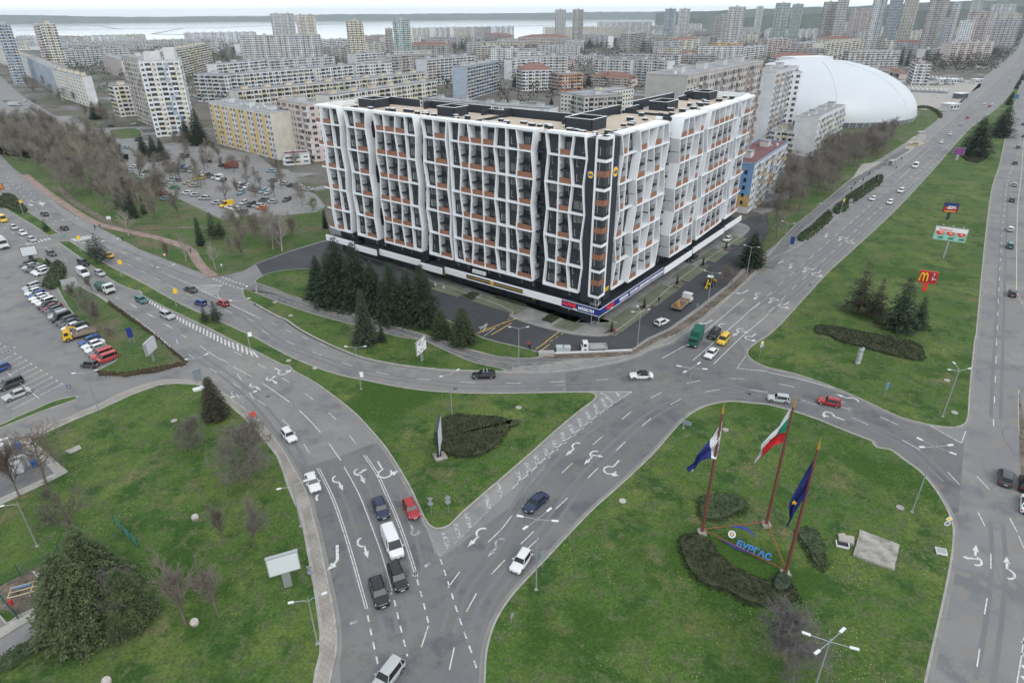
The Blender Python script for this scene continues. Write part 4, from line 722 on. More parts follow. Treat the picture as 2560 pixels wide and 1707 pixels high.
# ------------------------------------------------------------------ other buildings
WALLS={}
def wmat(c):
 k=tuple(round(x,2)for x in c)
 if k not in WALLS:WALLS[k]=mat('painted_wall',k,.9,var=.2,scale=.25)
 return WALLS[k]
M['win']=mat('estate_window',(.028,.034,.042),.2,var=.5,scale=.5);M['roof_felt']=mat('roof_felt',(.3,.31,.33),.95,var=.4,scale=.15);M['roof_tile']=mat('roof_tile',(.22,.12,.1),.9,var=.3,scale=.6)
M['roof_maroon']=mat('roof_sheet_maroon',(.17,.07,.075),.8,var=.3,scale=.2)
PAL={
 'grey':[(.6,.62,.64),(.64,.66,.68),(.52,.55,.58),(.68,.68,.66),(.46,.49,.52),(.62,.54,.46)],
 'white':[(.7,.72,.74),(.66,.68,.7),(.72,.73,.73),(.68,.62,.48),(.56,.6,.64)],
 'cream':[(.67,.66,.61),(.66,.67,.67),(.66,.62,.53),(.6,.53,.4),(.64,.54,.3)],
 'yellow':[(.63,.45,.2),(.63,.63,.62),(.6,.5,.3),(.58,.6,.6)],
 'blue':[(.36,.43,.52),(.45,.5,.56),(.6,.61,.62),(.55,.5,.4)],
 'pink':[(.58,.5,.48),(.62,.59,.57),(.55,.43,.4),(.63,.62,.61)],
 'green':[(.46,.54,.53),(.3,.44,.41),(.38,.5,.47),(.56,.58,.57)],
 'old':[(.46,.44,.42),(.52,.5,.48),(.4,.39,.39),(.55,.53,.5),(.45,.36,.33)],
 'blueor':[(.58,.59,.6),(.25,.38,.56),(.5,.38,.22),(.62,.63,.64),(.5,.53,.56)],
 'orange':[(.5,.3,.2),(.62,.62,.63),(.5,.33,.24),(.52,.53,.55)],
}
def facade(wl,wn,q0,q1,zb,zt,fl,pal,rnd,style,near,ci=None):
 """windows, loggias and repainted panels on the wall from q0 to q1 (left to right seen from outside)"""
 d=(q1-q0);L_=d.length;d.normalize();nrm=Vector((d.y,-d.x,0));
 bw=3.1 if style!='tower' else 2.7;nb=max(1,int(L_/bw));bw=L_/nb;fh=(zt-zb)/fl
 def X(u,z,o=0.0):p=q0+d*u+nrm*o;return Vector((p.x,p.y,z))
 def rect(m,u0,u1,z0,z1,o):m.add([X(u0,z0,o),X(u1,z0,o),X(u1,z1,o),X(u0,z1,o)],[(0,1,2,3)])
 per=rnd.choice((4,5,6));ph=rnd.randrange(6);stripe=style=='stripe'
 for b in range(nb):
  u0,u1=b*bw,(b+1)*bw;kind='L' if(b+ph)%per in(1,3)and style not in('flat','stripe')else 'W'
  colc=rnd.choice(pal)
  if stripe and b%3==1:wl.use(wmat(pal[0]));wl.hexa([X(u0+.2,zb,.35),X(u1-.2,zb,.35),X(u1-.2,zb,0),X(u0+.2,zb,0)],[X(u0+.2,zt-.4,.35),X(u1-.2,zt-.4,.35),X(u1-.2,zt-.4,0),X(u0+.2,zt-.4,0)])
  for f in range(fl):
   z0=zb+f*fh;r=rnd.random()
   if kind=='L':
    c=rnd.choice(pal)if r<.45 else colc
    wl.use(wmat(c));e=1.0 if style!='tower' else .8
    a,b_=u0+.12,u1-.12;zz0,zz1=z0+.05,z0+1.05
    for(p,q)in(((a,e),(b_,e)),((a,0),(a,e)),((b_,e),(b_,0))):wl.add([X(p[0],zz0,p[1]),X(q[0],zz0,q[1]),X(q[0],zz1,q[1]),X(p[0],zz1,p[1])],[(0,1,2,3)])
    wl.add([X(a,zz0,0),X(b_,zz0,0),X(b_,zz0,e),X(a,zz0,e)],[(0,1,2,3)])
    w_=wn(X((u0+u1)/2,z0));w_.use(M['win']if r<.7 else M['glass_light']);o=e-.04 if r>.35 else .05
    w_.add([X(a,zz1,o),X(b_,zz1,o),X(b_,z0+fh-.25,o),X(a,z0+fh-.25,o)],[(0,1,2,3)])
    if o>.1:wl.add([X(a,zz1,0),X(a,zz1,o),X(a,z0+fh-.2,o),X(a,z0+fh-.2,0)],[(0,1,2,3)]);wl.add([X(b_,zz1,0),X(b_,zz1,o),X(b_,z0+fh-.2,o),X(b_,z0+fh-.2,0)],[(3,2,1,0)])
    if near:wl.use(wmat((.6,.6,.6)));wl.beam(X((a+b_)/2,zz1,o+.03),X((a+b_)/2,z0+fh-.25,o+.03),.07)
   else:
    if r<.3:wl.use(wmat(rnd.choice(pal)));rect(wl,u0+.02,u1-.02,z0+.02,z0+fh-.02,.03)
    w_=wn(X((u0+u1)/2,z0));w_.use(M['win']if r<.85 else M['glass_light']);ww_=bw*(.26 if r<.75 else .2);c=(u0+u1)/2
    rect(w_,c-ww_,c+ww_,z0+.95,z0+fh-.5,.06)
    if near:wl.use(wmat((.66,.66,.66)));wl.beam(X(c,z0+.95,.08),X(c,z0+fh-.5,.08),.06);wl.beam(X(c-ww_,z0+.93,.08),X(c+ww_,z0+.93,.08),.07)
    if r>.93:wl.use(wmat((.6,.6,.6)));wl.box(X(u0+.5,z0+.7,.2),(.8,.5,.6),math.atan2(d.y,d.x))
NB=[0]
CEN=[]
def block(label,A,B,Cc=None,base=None,h=None,depth=12,fl=None,pal='grey',style='slab',cat='apartment block',name='apartment_block',roof='roof_felt',D=None,near=None,top=True,sides=None,group=None,clutter=True,endcol=None,fh=2.8):
 NB[0]+=1;rnd=random.Random(NB[0]*7+1)
 if D=='w':a,b,c3=A,B,None
 elif D:
  D=D*(1.4 if B[0]==3 else 1.15);b3=at_d(*P(*B),D);h=b3.z
  d=ray(*P(*A));k=D/math.hypot(d.x,d.y);a3=Vector((d.x*k,d.y*k,0));b=Vector((b3.x,b3.y,0));c3=None
  if Cc:d=ray(*P(*Cc));c3=Vector((d.x*k*1.04,d.y*k*1.04,0))
  a=a3
 else:
  if base:g=G(*base);h=hgt(g,B[0],B[1],B[2])if h is None else h
  a=at(*P(*A),h);b=at(*P(*B),h);a.z=b.z=0;c3=None
  if Cc:c3=at(*P(*Cc),h);c3.z=0
 t=(b-a).normalized();n_=Vector((-t.y,t.x,0))
 if n_.dot(a)<0:n_=-n_
 if c3 is not None:depth=max(6,abs((c3-b).dot(n_)))
 q=[a,b,b+n_*depth,a+n_*depth]
 if area2(q)<0:q=q[::-1]
 near=(a+b).length/2<480 if near is None else near
 cen=(q[0]+q[2])/2;CEN.append((cen,(q[0]-q[2]).length/2));root=empty(name,cen,0,label,cat,group)
 loc=[p-cen for p in q];fl=fl or max(1,round((h-1)/fh));pl=[tuple(c)for c in PAL[pal]]
 wl=MB();wl.use(wmat(pl[0]if style!='stripe' else pl[1]));wl.prism(loc,0,h-.05)
 far_m=MB();bn=Bin()
 wn=(lambda p:bn.new('window',p+cen))if near else(lambda p:wl)
 for i in range(4):
  p0,p1=loc[i],loc[(i+1)%4];e=p1-p0;nrm=Vector((e.y,-e.x,0));mid=(p0+p1)/2+cen
  if nrm.dot(-mid)<=0:continue
  gable=e.length<16 and depth<20 and style in('slab','stripe')
  if gable and not sides:
   if endcol:wl.use(wmat(endcol));wl.add([p0+nrm.normalized()*.04,p1+nrm.normalized()*.04,p1+nrm.normalized()*.04+Vector((0,0,h)),p0+nrm.normalized()*.04+Vector((0,0,h))],[(0,1,2,3)])
   continue
  facade(wl,wn,p0,p1,0.3,h-.8,fl,pl,rnd,style,near)
 wl.build('wall',root);bn.flush(root)
 r=MB();r.use(M[roof])
 if roof in('roof_tile',):
  up=min(depth,(b-a).length)*.3;o=[p*1.04 for p in loc];ax=(loc[1]+loc[2])/2*.5;bx=(loc[0]+loc[3])/2*.5
  if(loc[1]-loc[0]).length<(loc[2]-loc[1]).length:ax,bx=(loc[0]+loc[1])/2*.5,(loc[2]+loc[3])/2*.5
  zz=lambda p,z:(p.x,p.y,z)
  if(loc[1]-loc[0]).length>=(loc[2]-loc[1]).length:r.add([zz(p,h)for p in o]+[zz(bx,h+up),zz(ax,h+up)],[(0,1,5,4),(1,2,5),(2,3,4,5),(3,0,4)])
  else:r.add([zz(p,h)for p in o]+[zz(ax,h+up),zz(bx,h+up)],[(0,1,4),(1,2,5,4),(2,3,5),(3,0,4,5)])
 else:
  r.add([(p.x,p.y,h-.02)for p in loc],[(0,1,2,3)])
  r.use(wmat(tuple(c*.8 for c in pl[1]))if near else M['roof_felt'])
  for i in range(4):p0,p1=loc[i]*.998,loc[(i+1)%4]*.998;r.beam(p0+Vector((0,0,h+.15)),p1+Vector((0,0,h+.15)),.4,.5)
 r.build('roof',root)
 if clutter and roof!='roof_tile':
  k=max(1,int((b-a).length/18));t_=(loc[1]-loc[0]);s_=(loc[3]-loc[0]);m=MB();cc=PAL[pal][3]if pal in('cream','yellow')else(.5,.5,.5)
  m.use(wmat(cc));l_,s_l=t_.length,s_.length
  for i in range(k):
   c=loc[0]+t_*((i+.5)/k if l_>s_l else .5)+s_*(.5 if l_>s_l else(i+.5)/k);m2=MB();m2.use(wmat(cc));m2.box((c.x,c.y,h+1.1),(4.5,3.2,2.4),math.atan2(t_.y,t_.x));m2.use(M['roof_felt']);m2.box((c.x,c.y,h+2.36),(4.9,3.6,.16),math.atan2(t_.y,t_.x));m2.build('roof_hatch',root)
  if near:
   for i in range(k*3):
    c=loc[0]+t_*rnd.random()*.94+s_*(.1+.8*rnd.random());m2=MB();m2.use(wmat((.6,.6,.6)))
    if rnd.random()<.5:m2.box((c.x,c.y,h+.5),(.8,.8,1.0),.3);m2.build('chimney',root)
    else:m2.tube([(c.x,c.y,h),(c.x,c.y,h+1.1)],.05,5);m2.tube([(c.x,c.y-.1,h+1.1),(c.x+.1,c.y+.15,h+1.2)],[.55,.3],10);m2.build('satellite_dish',root)
 return root,h,loc,cen
r0,h0,lc,cn=block('white sixteen storey tower with yellow, grey and blue panels at the left',(0,1265,565),(0,1640,555),None,base=(0,1400,1270),depth=20,pal='white',style='tower',cat='tower block',name='tower_block',near=True,sides=True)
M['c_blue']=wmat((.3,.38,.46))
a0,a1=lc[0],lc[1];td=(a1-a0).normalized();tn=Vector((td.y,-td.x,0));Lt=(a1-a0).length
for u in(.32,.9):
 for f in range(15):z=2+f*2.62;pm=MB().use(wmat((.62,.52,.32)));pm.add([a0+td*Lt*(u-.045)+tn*.09+Vector((0,0,z)),a0+td*Lt*(u+.045)+tn*.09+Vector((0,0,z)),a0+td*Lt*(u+.045)+tn*.09+Vector((0,0,z+1.0)),a0+td*Lt*(u-.045)+tn*.09+Vector((0,0,z+1.0))],[(0,1,2,3)]);pm.build('coloured_panel',r0)
rb=random.Random(5)
for f in range(15):
 for k in range(2):
  pm=MB();pm.use(wmat((.36,.42,.47))if f>6 else wmat((.3,.4,.52)));u=.62+.05*k+.12*math.sin(f*.9);z=1.5+f*2.62
  pm.add([a0+td*Lt*u+tn*.085+Vector((0,0,z)),a0+td*Lt*(u+.05)+tn*.085+Vector((0,0,z)),a0+td*Lt*(u+.05)+tn*.085+Vector((0,0,z+2.6)),a0+td*Lt*u+tn*.085+Vector((0,0,z+2.6))],[(0,1,2,3)]);pm.build('coloured_panel',r0)
pm=MB();pm.use(wmat((.6,.6,.6)));pm.box(((lc[0]+lc[2])/2+Vector((-3,0,h0+2.2))),(9,7,4.4),.2);pm.box(((lc[0]+lc[2])/2+Vector((6,2,h0+3.2))),(6,6,6.4),.2);pm.build('lift_house',r0)
block('balconied left side of the white tower, its shade put into brownish walls',(0,1115,515),(0,1262,540),None,base=(0,1290,1180),depth=15,pal='old',style='tower',cat='tower block',name='tower_block',near=True,sides=True)  # darker palette paints the shade on the tower's left side
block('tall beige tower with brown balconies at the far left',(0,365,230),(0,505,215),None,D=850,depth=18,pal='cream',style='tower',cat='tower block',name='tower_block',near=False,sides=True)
block('brown half of the beige tower at the far left',(0,288,205),(0,362,232),None,D=870,depth=14,pal='pink',style='tower',cat='tower block',name='tower_block',near=False,sides=True)  # second block in a browner palette for the tower's left half
block('tower with blue, white and orange panels at the left edge',(0,-60,205),(0,95,225),None,D=800,depth=18,pal='blue',style='tower',cat='tower block',name='tower_block',near=False,sides=True)
block('cream and white slab along the left road, its white gable nearest',(0,480,640),(0,750,705),(0,915,718),base=(0,830,990),pal='cream',style='stripe',endcol=(.6,.61,.62))
block('blue and cream slab along the left road, in the middle of its row',(0,240,530),(0,475,640),None,h=22.5,depth=13,pal='blue',style='stripe')
block('yellowish slab along the left road at the left edge of the photo',(0,-250,370),(0,235,530),None,h=22.2,depth=13,pal='cream',style='stripe',near=False)
block('white and pale yellow block left of the tall white tower',(0,1035,792),(0,1225,780),None,base=(0,1110,1075),depth=13,pal='cream',sides=True)
block('slab with brown stripes behind the tall white tower',(0,930,505),(0,1112,560),None,base=(0,1050,740),depth=13,pal='pink',style='stripe',near=False)
block('ochre striped yellow and white slab with a pale gable',(0,1912,935),(1,130,1040),(1,345,1008),base=(1,165,1475),pal='yellow',style='stripe',endcol=(.6,.57,.5))
block('cream block with a maroon roof behind the ochre striped slab',(1,345,1005),(1,480,985),None,h=20,depth=26,pal='cream',roof='roof_maroon',sides=True)
block('pale panel block behind the left end of the white lattice block',(1,470,960),(1,620,945),None,h=27,depth=30,pal='pink',sides=True)
block('small white flat roofed service building near the ochre striped slab',(1,262,1425),(1,488,1405),None,base=(1,300,1520),depth=8,pal='white',cat='service building',name='service_building',roof='roof_maroon',clutter=False,sides=True)
W4='long white slabs of the housing estate'
block('long low white slab with yellow roof boxes, nearest behind the lattice block',(1,670,878),(1,1655,742),None,h=17,depth=13,pal='cream',fl=5,group=W4)
block('long white slab with yellow roof boxes, second behind the lattice block',(0,2180,835),(1,790,748),None,h=17,depth=13,pal='cream',fl=5,group=W4)
block('right hand half of the second white slab behind the lattice block',(1,815,745),(1,1560,665),None,h=17,depth=13,pal='cream',fl=5,group=W4)
block('left part of the third long white slab behind the lattice block',(0,2075,688),(1,540,625),None,h=20,depth=13,pal='white',fl=6,near=False,group=W4)
block('middle part of the third long white slab, stepping up to the right',(1,550,628),(1,905,595),None,h=20,depth=13,pal='white',fl=6,near=False,group=W4)
block('right part of the third long white slab, ending by dark slabs',(1,915,598),(1,1245,578),None,h=20,depth=13,pal='white',fl=6,near=False,group=W4)
block('left part of the fourth long white slab, before the eight storey slab',(0,1980,592),(1,160,545),None,h=20,depth=13,pal='white',fl=6,near=False,group=W4)
block('right part of the fourth long white slab with an orange patch',(1,65,562),(1,722,520),None,h=19,depth=13,pal='grey',fl=6,near=False,group=W4)
block('grey block to the right of the white tower',(0,1775,682),(0,2050,690),None,base=(0,1900,960),depth=15,pal='grey',near=False,sides=True)  # plain grey palette
block('white and yellow slab right behind the white tower',(0,1480,480),(0,1925,402),None,base=(0,1900,625),depth=13,pal='cream',near=False)
block('grey slab whose roof line runs behind the white tower top',(0,580,462),(0,1190,440),None,base=(0,700,600),depth=13,pal='grey',near=False)
block('grey slab behind the beige tower, second row',(0,570,388),(0,1795,362),None,base=(0,1000,460),depth=13,pal='grey',near=False)
block('far slab with orange patches before the salt pans',(0,560,342),(0,1330,318),None,base=(0,900,392),depth=13,pal='cream',near=False,cat='apartment block')
block('grey slab before the salt pans in the middle left',(0,1690,308),(0,2350,296),None,base=(0,1900,420),depth=13,pal='grey',near=False)
block('light gabled slab under the pair of joined towers',(0,2190,290),(1,590,322),None,D=900,depth=13,pal='grey',near=False)
block('slab with a pale gable behind the fourth white slab',(0,1930,362),(0,2040,358),None,base=(0,2000,500),depth=30,pal='grey',near=False)
block('cluttered grey slab at the left of the second tile of slabs',(0,2200,405),(1,160,388),None,base=(1,80,495),depth=13,pal='white',near=False)
block('dark grey slab between the white slabs',(1,155,378),(1,385,372),None,base=(1,250,500),depth=14,pal='old',near=False)
block('grey slab with balconies beside the eight storey white slab',(1,390,332),(1,590,325),None,base=(1,450,520),depth=13,pal='grey',near=False)
block('eight storey white slab left of the yellow tower',(1,490,378),(1,842,362),None,base=(1,600,518),depth=13,pal='white',near=False)
block('white slab with orange loggias between the yellow and the green tower',(1,905,500),(1,1175,482),None,h=24,depth=13,pal='white',near=False,endcol=(.55,.56,.57))
block('grey slab under the green tower',(1,1190,522),(1,1442,502),None,h=24,depth=13,pal='old',near=False)
block('long weathered slab with a grey gable right of the green tower',(1,1560,548),(1,2012,512),None,base=(1,1700,745),depth=14,pal='grey',near=False)
block('pale blue and white slab with a plain blue gable',(1,1932,618),(1,2225,562),None,base=(1,1935,838),depth=13,pal='blue',near=False)
bg2=block('plain blue gable wing of the pale blue slab',(1,1840,610),(1,1930,616),None,base=(1,1850,838),depth=14,pal='blue',style='flat',near=False,clutter=False)
block('red roofed pink block between the yellow and green towers',(1,1000,335),(1,1182,328),None,base=(1,1050,430),depth=14,pal='pink',near=False,roof='roof_maroon')
block('pink and white block beside the green tower',(1,1185,350),(1,1255,345),None,base=(1,1200,430),depth=14,pal='pink',near=False)
for i in range(5):x=1430+i*190;block(['cream','grey','yellowish','old grey','mixed'][i]+' slab of the far row right of the green tower',(1,x,262-i*3),(1,x+180,258-i*3),None,base=(1,x+90,375),depth=14,pal=['cream','grey','cream','old','grey'][i],near=False,group='slabs of the far row')
block('long low beige sports hall beyond the slabs',(1,1510,372),(1,1880,395),None,base=(1,1700,425),depth=40,fl=1,pal='cream',style='flat',near=False,cat='sports hall',name='sports_hall',clutter=False)
block('pink roofed villa block right of the sports hall',(1,2110,320),(1,2310,330),None,base=(1,2200,420),depth=16,pal='pink',near=False,roof='roof_tile')
for lab,A,B,D,pal,dp in(('left one of the two joined grey towers before the water',(1,128,135),(1,345,128),1350,'grey',20),('right one of the two joined grey towers before the water',(1,362,140),(1,540,138),1370,'cream',20),
     ('slender yellow and blue panelled tower with grey sides',(1,822,188),(1,982,190),860,'cream',18),('slender tower with a green window strip',(1,1250,178),(1,1412,180),900,'green',18),('small grey block left of the green striped tower',(1,1183,268),(1,1252,268),1100,'old',15),
     ('left one of the twin grey towers in the middle of the water',(2,398,85),(2,496,92),1500,'grey',18),('right one of the twin grey towers in the middle of the water',(2,558,85),(2,660,90),1500,'old',18),
     ('left one of the twin towers at the end of the water',(2,1408,80),(2,1510,84),1500,'blue',18),('right one of the twin towers at the end of the water',(2,1538,78),(2,1640,84),1500,'grey',18),
     ('brownish tower where the water ends',(2,1872,152),(2,1986,140),1300,'old',18),('broad white tower with dark balcony strips',(2,1988,85),(2,2148,66),1150,'grey',20),('lone distant tower on the wooded hill',(2,2246,72),(2,2312,62),2200,'grey',18),
     ('tall grey and green tower left of the green tower',(3,70,60),(3,212,30),1150,'green',18),('plain green tower on the right',(3,226,48),(3,330,40),1300,'green',18),('dark striped tower right of the green tower',(3,512,40),(3,640,20),1050,'old',18),('white half of the dark striped tower',(3,642,12),(3,752,0),1040,'grey',16),
     ('very tall white and green tower rising out of the photo',(3,985,-60),(3,1120,-75),900,'grey',20),('tall blue and cream tower beside the very tall one',(3,1135,-40),(3,1262,-50),1200,'blue',18),('tall pale tower with cream stripes',(3,1265,-30),(3,1405,-40),1250,'cream',18),
     ('tall dark balconied tower at the top right',(3,1500,-40),(3,1690,-60),950,'old',20),('grey tower right of the dark balconied one',(3,1695,40),(3,1782,32),1100,'grey',18),('low far tower at the top right',(3,1880,-20),(3,2000,-25),1700,'grey',18)):
 block(lab,A,B,None,D=D,depth=dp,pal=pal,style='tower',near=False,cat='tower block',name='tower_block',sides=True)
for lab,A,B,kw in(
 ('white slab left of the red roofed villa',(2,0,552),(2,372,525),dict(base=(2,60,700),pal='white')),('tall weathered white gabled slab behind the red roofed villa',(2,262,520),(2,512,518),dict(base=(2,420,752),pal='grey',depth=16)),
 ('white villa block with a red tiled mansard roof',(2,92,648),(2,365,640),dict(base=(2,130,832),pal='white',depth=18,roof='roof_tile',sides=True)),('orange and white block with a dark roof',(2,430,682),(2,655,672),dict(base=(2,480,835),pal='orange',depth=16,sides=True)),
 ('low dark red block with mansard roof',(2,722,700),(2,1082,722),dict(base=(2,800,800),pal='pink',depth=16,roof='roof_tile')),('long grey slab behind the dark red block, left part',(2,768,545),(2,1095,552),dict(h=22,pal='grey',depth=13)),('long grey slab behind the dark red block, right part',(2,1105,545),(2,1430,562),dict(h=22,pal='grey',depth=13)),
 ('cream and red roofed terrace of blocks',(2,78,345),(2,530,340),dict(base=(2,200,455),pal='pink',depth=16,roof='roof_tile')),('white slab with brown parapets right of the red terrace',(2,642,322),(2,885,332),dict(base=(2,760,440),pal='white',depth=14)),
 ('pale curved slab at the water edge',(2,780,205),(2,1285,205),dict(D=1900,pal='grey',depth=16)),('yellow and grey slab before the curved one',(2,302,255),(2,1030,245),dict(base=(2,700,350),pal='cream',depth=14)),('grey slab row right of the yellow and grey slab',(2,1045,240),(2,1540,240),dict(base=(2,1300,340),pal='grey',depth=14)),
 ('block with a weathered gable in the centre',(2,1090,312),(2,1220,300),dict(base=(2,1120,470),pal='old',depth=18,sides=True)),('white narrow block right of the weathered gable',(2,1205,375),(2,1302,380),dict(base=(2,1250,480),pal='white',depth=14,sides=True)),
 ('white stepped block under the twin towers',(2,1560,222),(2,1742,222),dict(base=(2,1600,320),pal='white',depth=14)),('grey and cream block with turret left of the yellow block',(2,1442,348),(2,1812,352),dict(base=(2,1500,445),pal='cream',depth=15,sides=True)),
 ('bright yellow block with a white side',(2,1885,395),(2,1992,390),dict(base=(2,1880,560),pal='yellow',depth=16,sides=True)),('yellow and green block right of the bright yellow one',(2,1996,402),(2,2122,392),dict(base=(2,2020,535),pal='yellow',depth=16,sides=True)),
 ('low white and red houses in a row',(2,1330,498),(2,1812,490),dict(base=(2,1500,545),pal='pink',depth=12,fl=2,roof='roof_tile')),('low pale block at the right of the yellow ones',(2,2130,440),(2,2350,420),dict(base=(2,2200,540),pal='white',depth=16)),
 ('grey block behind the yellow blocks',(2,1820,345),(2,1900,340),dict(base=(2,1830,470),pal='old',depth=14)),
 ('beige plain gabled block with a long grey roof',(2,448,858),(2,612,875),dict(h=17,pal='cream',depth=60,style='flat',endcol=(.5,.46,.36))),('grey weathered block just behind the lattice block',(2,665,890),(2,1010,870),dict(h=19,pal='old',depth=16,sides=True)),
 ('low dark roofed block behind the left wing',(1,1525,905),(1,1970,950),dict(h=13,pal='old',depth=14)),('low white parapeted block behind the left wing',(1,1990,955),(2,340,1000),dict(h=12,pal='white',depth=14)),
 ('pink block left of the dome',(3,322,405),(3,500,388),dict(base=(3,330,520),pal='pink',depth=18,sides=True)),('long white and yellow slab beyond the dome',(3,520,400),(3,920,362),dict(base=(3,700,520),pal='cream',depth=16)),('white gable with a yellow square beyond the dome',(3,925,365),(3,1072,375),dict(base=(3,980,510),pal='cream',depth=16,sides=True)),
 ('white block with a brown tiled roof behind the cypresses',(3,1122,392),(3,1450,402),dict(base=(3,1200,500),pal='white',depth=16,roof='roof_tile')),('yellow and white slab above the brown roofed block',(3,1210,292),(3,1502,285),dict(base=(3,1300,372),pal='cream',depth=14)),
 ('white low block right of the brown roofed block',(3,1455,452),(3,1660,445),dict(base=(3,1500,545),pal='white',depth=14)),('pinkish panel slab near the right road',(3,1690,398),(3,2085,385),dict(base=(3,1750,540),pal='pink',depth=15)),
 ('long grey slab in front of the striped towers',(3,0,275),(3,662,268),dict(base=(3,300,360),pal='grey',depth=14)),('white block with dark lines beside the striped tower',(3,682,215),(3,782,210),dict(base=(3,720,300),pal='white',depth=14)),
 ('white narrow gabled slab left of the long right slab',(3,1765,195),(3,1900,190),dict(D=930,pal='white',depth=15,style='flat')),('long white slab receding at the right',(3,1855,125),(3,2085,105),dict(D=1000,pal='pink',depth=16,sides=True)),
 ('distant white office block at the top right',(3,2050,48),(3,2295,42),dict(D=1500,pal='white',depth=20)),('low blocks behind the pink block',(3,0,362),(3,192,352),dict(base=(3,60,500),pal='pink',depth=16)),('grey estate block below the dark balconied tower',(3,1480,190),(3,1700,180),dict(D=1250,pal='blue',depth=14)),
 ('hazy block row left of the very tall tower',(3,760,90),(3,985,85),dict(D=1500,pal='pink',depth=14)),('far right grey block by the road',(3,2080,190),(3,2335,180),dict(D=1100,pal='grey',depth=14)),('far right block before the office block',(3,2100,130),(3,2340,125),dict(D=1400,pal='cream',depth=14))):
 nr=kw.pop('near',False);block(lab,A,B,None,near=nr,**kw)
block('tall weathered panel slab with arched loggias behind the right wing',(2,1612,700),(2,2310,562),None,h=46,depth=15,pal='old',near=True)
block('plain grey gable wing of the tall weathered slab',(2,1385,655),(2,1600,668),None,h=43,depth=14,pal='old',style='flat',near=True)
block('tall white panel tower between the lattice block and the dome',(3,75,665),(3,283,612),None,base=(3,20,1255),depth=15,pal='grey',near=True,h=None)
block('pale plain end tower at the right of the weathered slab',(2,2330,640),(3,72,665),None,h=36,depth=14,pal='white',style='flat',near=True)
block('white block with dark rounded balconies before the dome',(3,472,1082),(3,712,968),None,h=19,depth=11,pal='white',near=True,endcol=(.62,.63,.64))
block('low beige block with grey roof left of the balconied block',(3,135,1195),(3,262,1212),(3,415,1145),base=(3,200,1425),pal='cream',near=True,sides=True)
block('second low beige block beside the grey roofed one',(3,32,1185),(3,130,1200),None,h=11.5,depth=14,pal='cream',near=True,sides=True)
_gr,_h,_lc,_cn=block('blue and orange painted block with cluttered balconies',(6,2228,-55),(3,185,1310),None,h=17.5,depth=12,pal='blueor',near=True,roof='roof_maroon',endcol=(.16,.3,.52))
_ed=sorted([(_lc[k],_lc[(k+1)%4])for k in range(4)if(_lc[k]-_lc[(k+1)%4]).length<14],key=lambda e:(e[0]+e[1]+_cn*2).length)[0];pA,pB=_ed;m=MB();m.use(wmat((.5,.33,.13)));m.beam(pA+Vector((0,0,3.2)),pB+Vector((0,0,3.2)),.3,6.4);m.build('painted_wall',_gr);m=MB();m.use(wmat((.6,.61,.62)));m.beam(pA+Vector((0,0,1.1)),pB+Vector((0,0,1.1)),.5,2.2);m.build('garage_wall',_gr)
for k in range(3):
 for f in range(5):m=MB();m.use(M['win']);p=pA.lerp(pB,(k+.7)/3.4);dd=(pB-pA).normalized();m.box((p.x,p.y,3.8+2.7*f),((.9,.44,1.3)),math.atan2(dd.y,dd.x));m.build('window',_gr)
dr=empty('sports_dome',(214,488,0),0,'huge smooth white shell dome beside the right hand road','sports arena')
M['dome']=mat('dome_membrane',(.5,.53,.56),.45,var=.05,scale=.05);M['dome_rim']=mat('dome_rim_glazing',(.35,.38,.42),.3,metal=.4,var=.5,scale=.4)
dm=MB();dm.use(M['dome']);na,nz=96,24;th=1.91;vs=[];fs=[]
for j in range(nz+1):
 f=j/nz*math.pi/2;rho=math.cos(f)
 for i in range(na):
  u=2*math.pi*i/na;X_,Y_=70.9*rho*math.cos(u),66.3*rho*math.sin(u);vs.append((X_*math.cos(th)-Y_*math.sin(th),X_*math.sin(th)+Y_*math.cos(th),3.2+32.6*math.sin(f)))
for j in range(nz):
 for i in range(na):fs.append((j*na+i,j*na+(i+1)%na,(j+1)*na+(i+1)%na,(j+1)*na+i))
dm.add(vs,fs,True);dm.build('shell',dr)
rm=MB();rm.use(M['dome_rim']);
for i in range(na):a,b=vs[i],vs[(i+1)%na];rm.add([(a[0]*.985,a[1]*.985,0),(b[0]*.985,b[1]*.985,0),(b[0],b[1],3.3),(a[0],a[1],3.3)],[(0,1,2,3)])
rm.use(M['frame_white']);
for i in range(0,na,1):a=vs[i];rm.beam((a[0]*.99,a[1]*.99,0),(a[0]*1.004,a[1]*1.004,3.3),.3)
rm.build('rim_glazing',dr)
cp=MB();cp.use(M['lamp_white']);cp.box((8,35,33.5),(34,16,4),.3);cp.build('roof_vent',dr)
for k in(1,4,7,10,13,16,19,22):
 ridge_=MB();ridge_.use(M['frame_white']);i0=k*4
 ridge_.tube([Vector(vs[j*na+i0%na])+Vector((0,0,.1))for j in range(0,nz-2)],.22,5);ridge_.build('seam',dr)
ar=MB();g0,g1=G(3,205,1115),G(3,372,1010);ar.use(M['glass']);arc=[]
pA=g0-Vector((214,488,0));pB=g1-Vector((214,488,0));n=14
for k in range(n+1):p=pA.lerp(pB,k/n);arc.append(Vector((p.x,p.y,19*math.sqrt(max(0,1-(k/n)**1.6)))))
ar.add([Vector((p.x,p.y,0))for p in arc]+arc,[(k,k+1,n+2+k,n+1+k)for k in range(n)]);ar.use(wmat((.2,.35,.3)));ar.tube(arc,.7,6)
ar.use(M['frame_dark']);
for k in range(1,n):ar.beam(Vector((arc[k].x,arc[k].y,0))+Vector((-.3,-.3,0)),arc[k]+Vector((-.3,-.3,0)),.3)
ar.build('glazed_arch',dr)
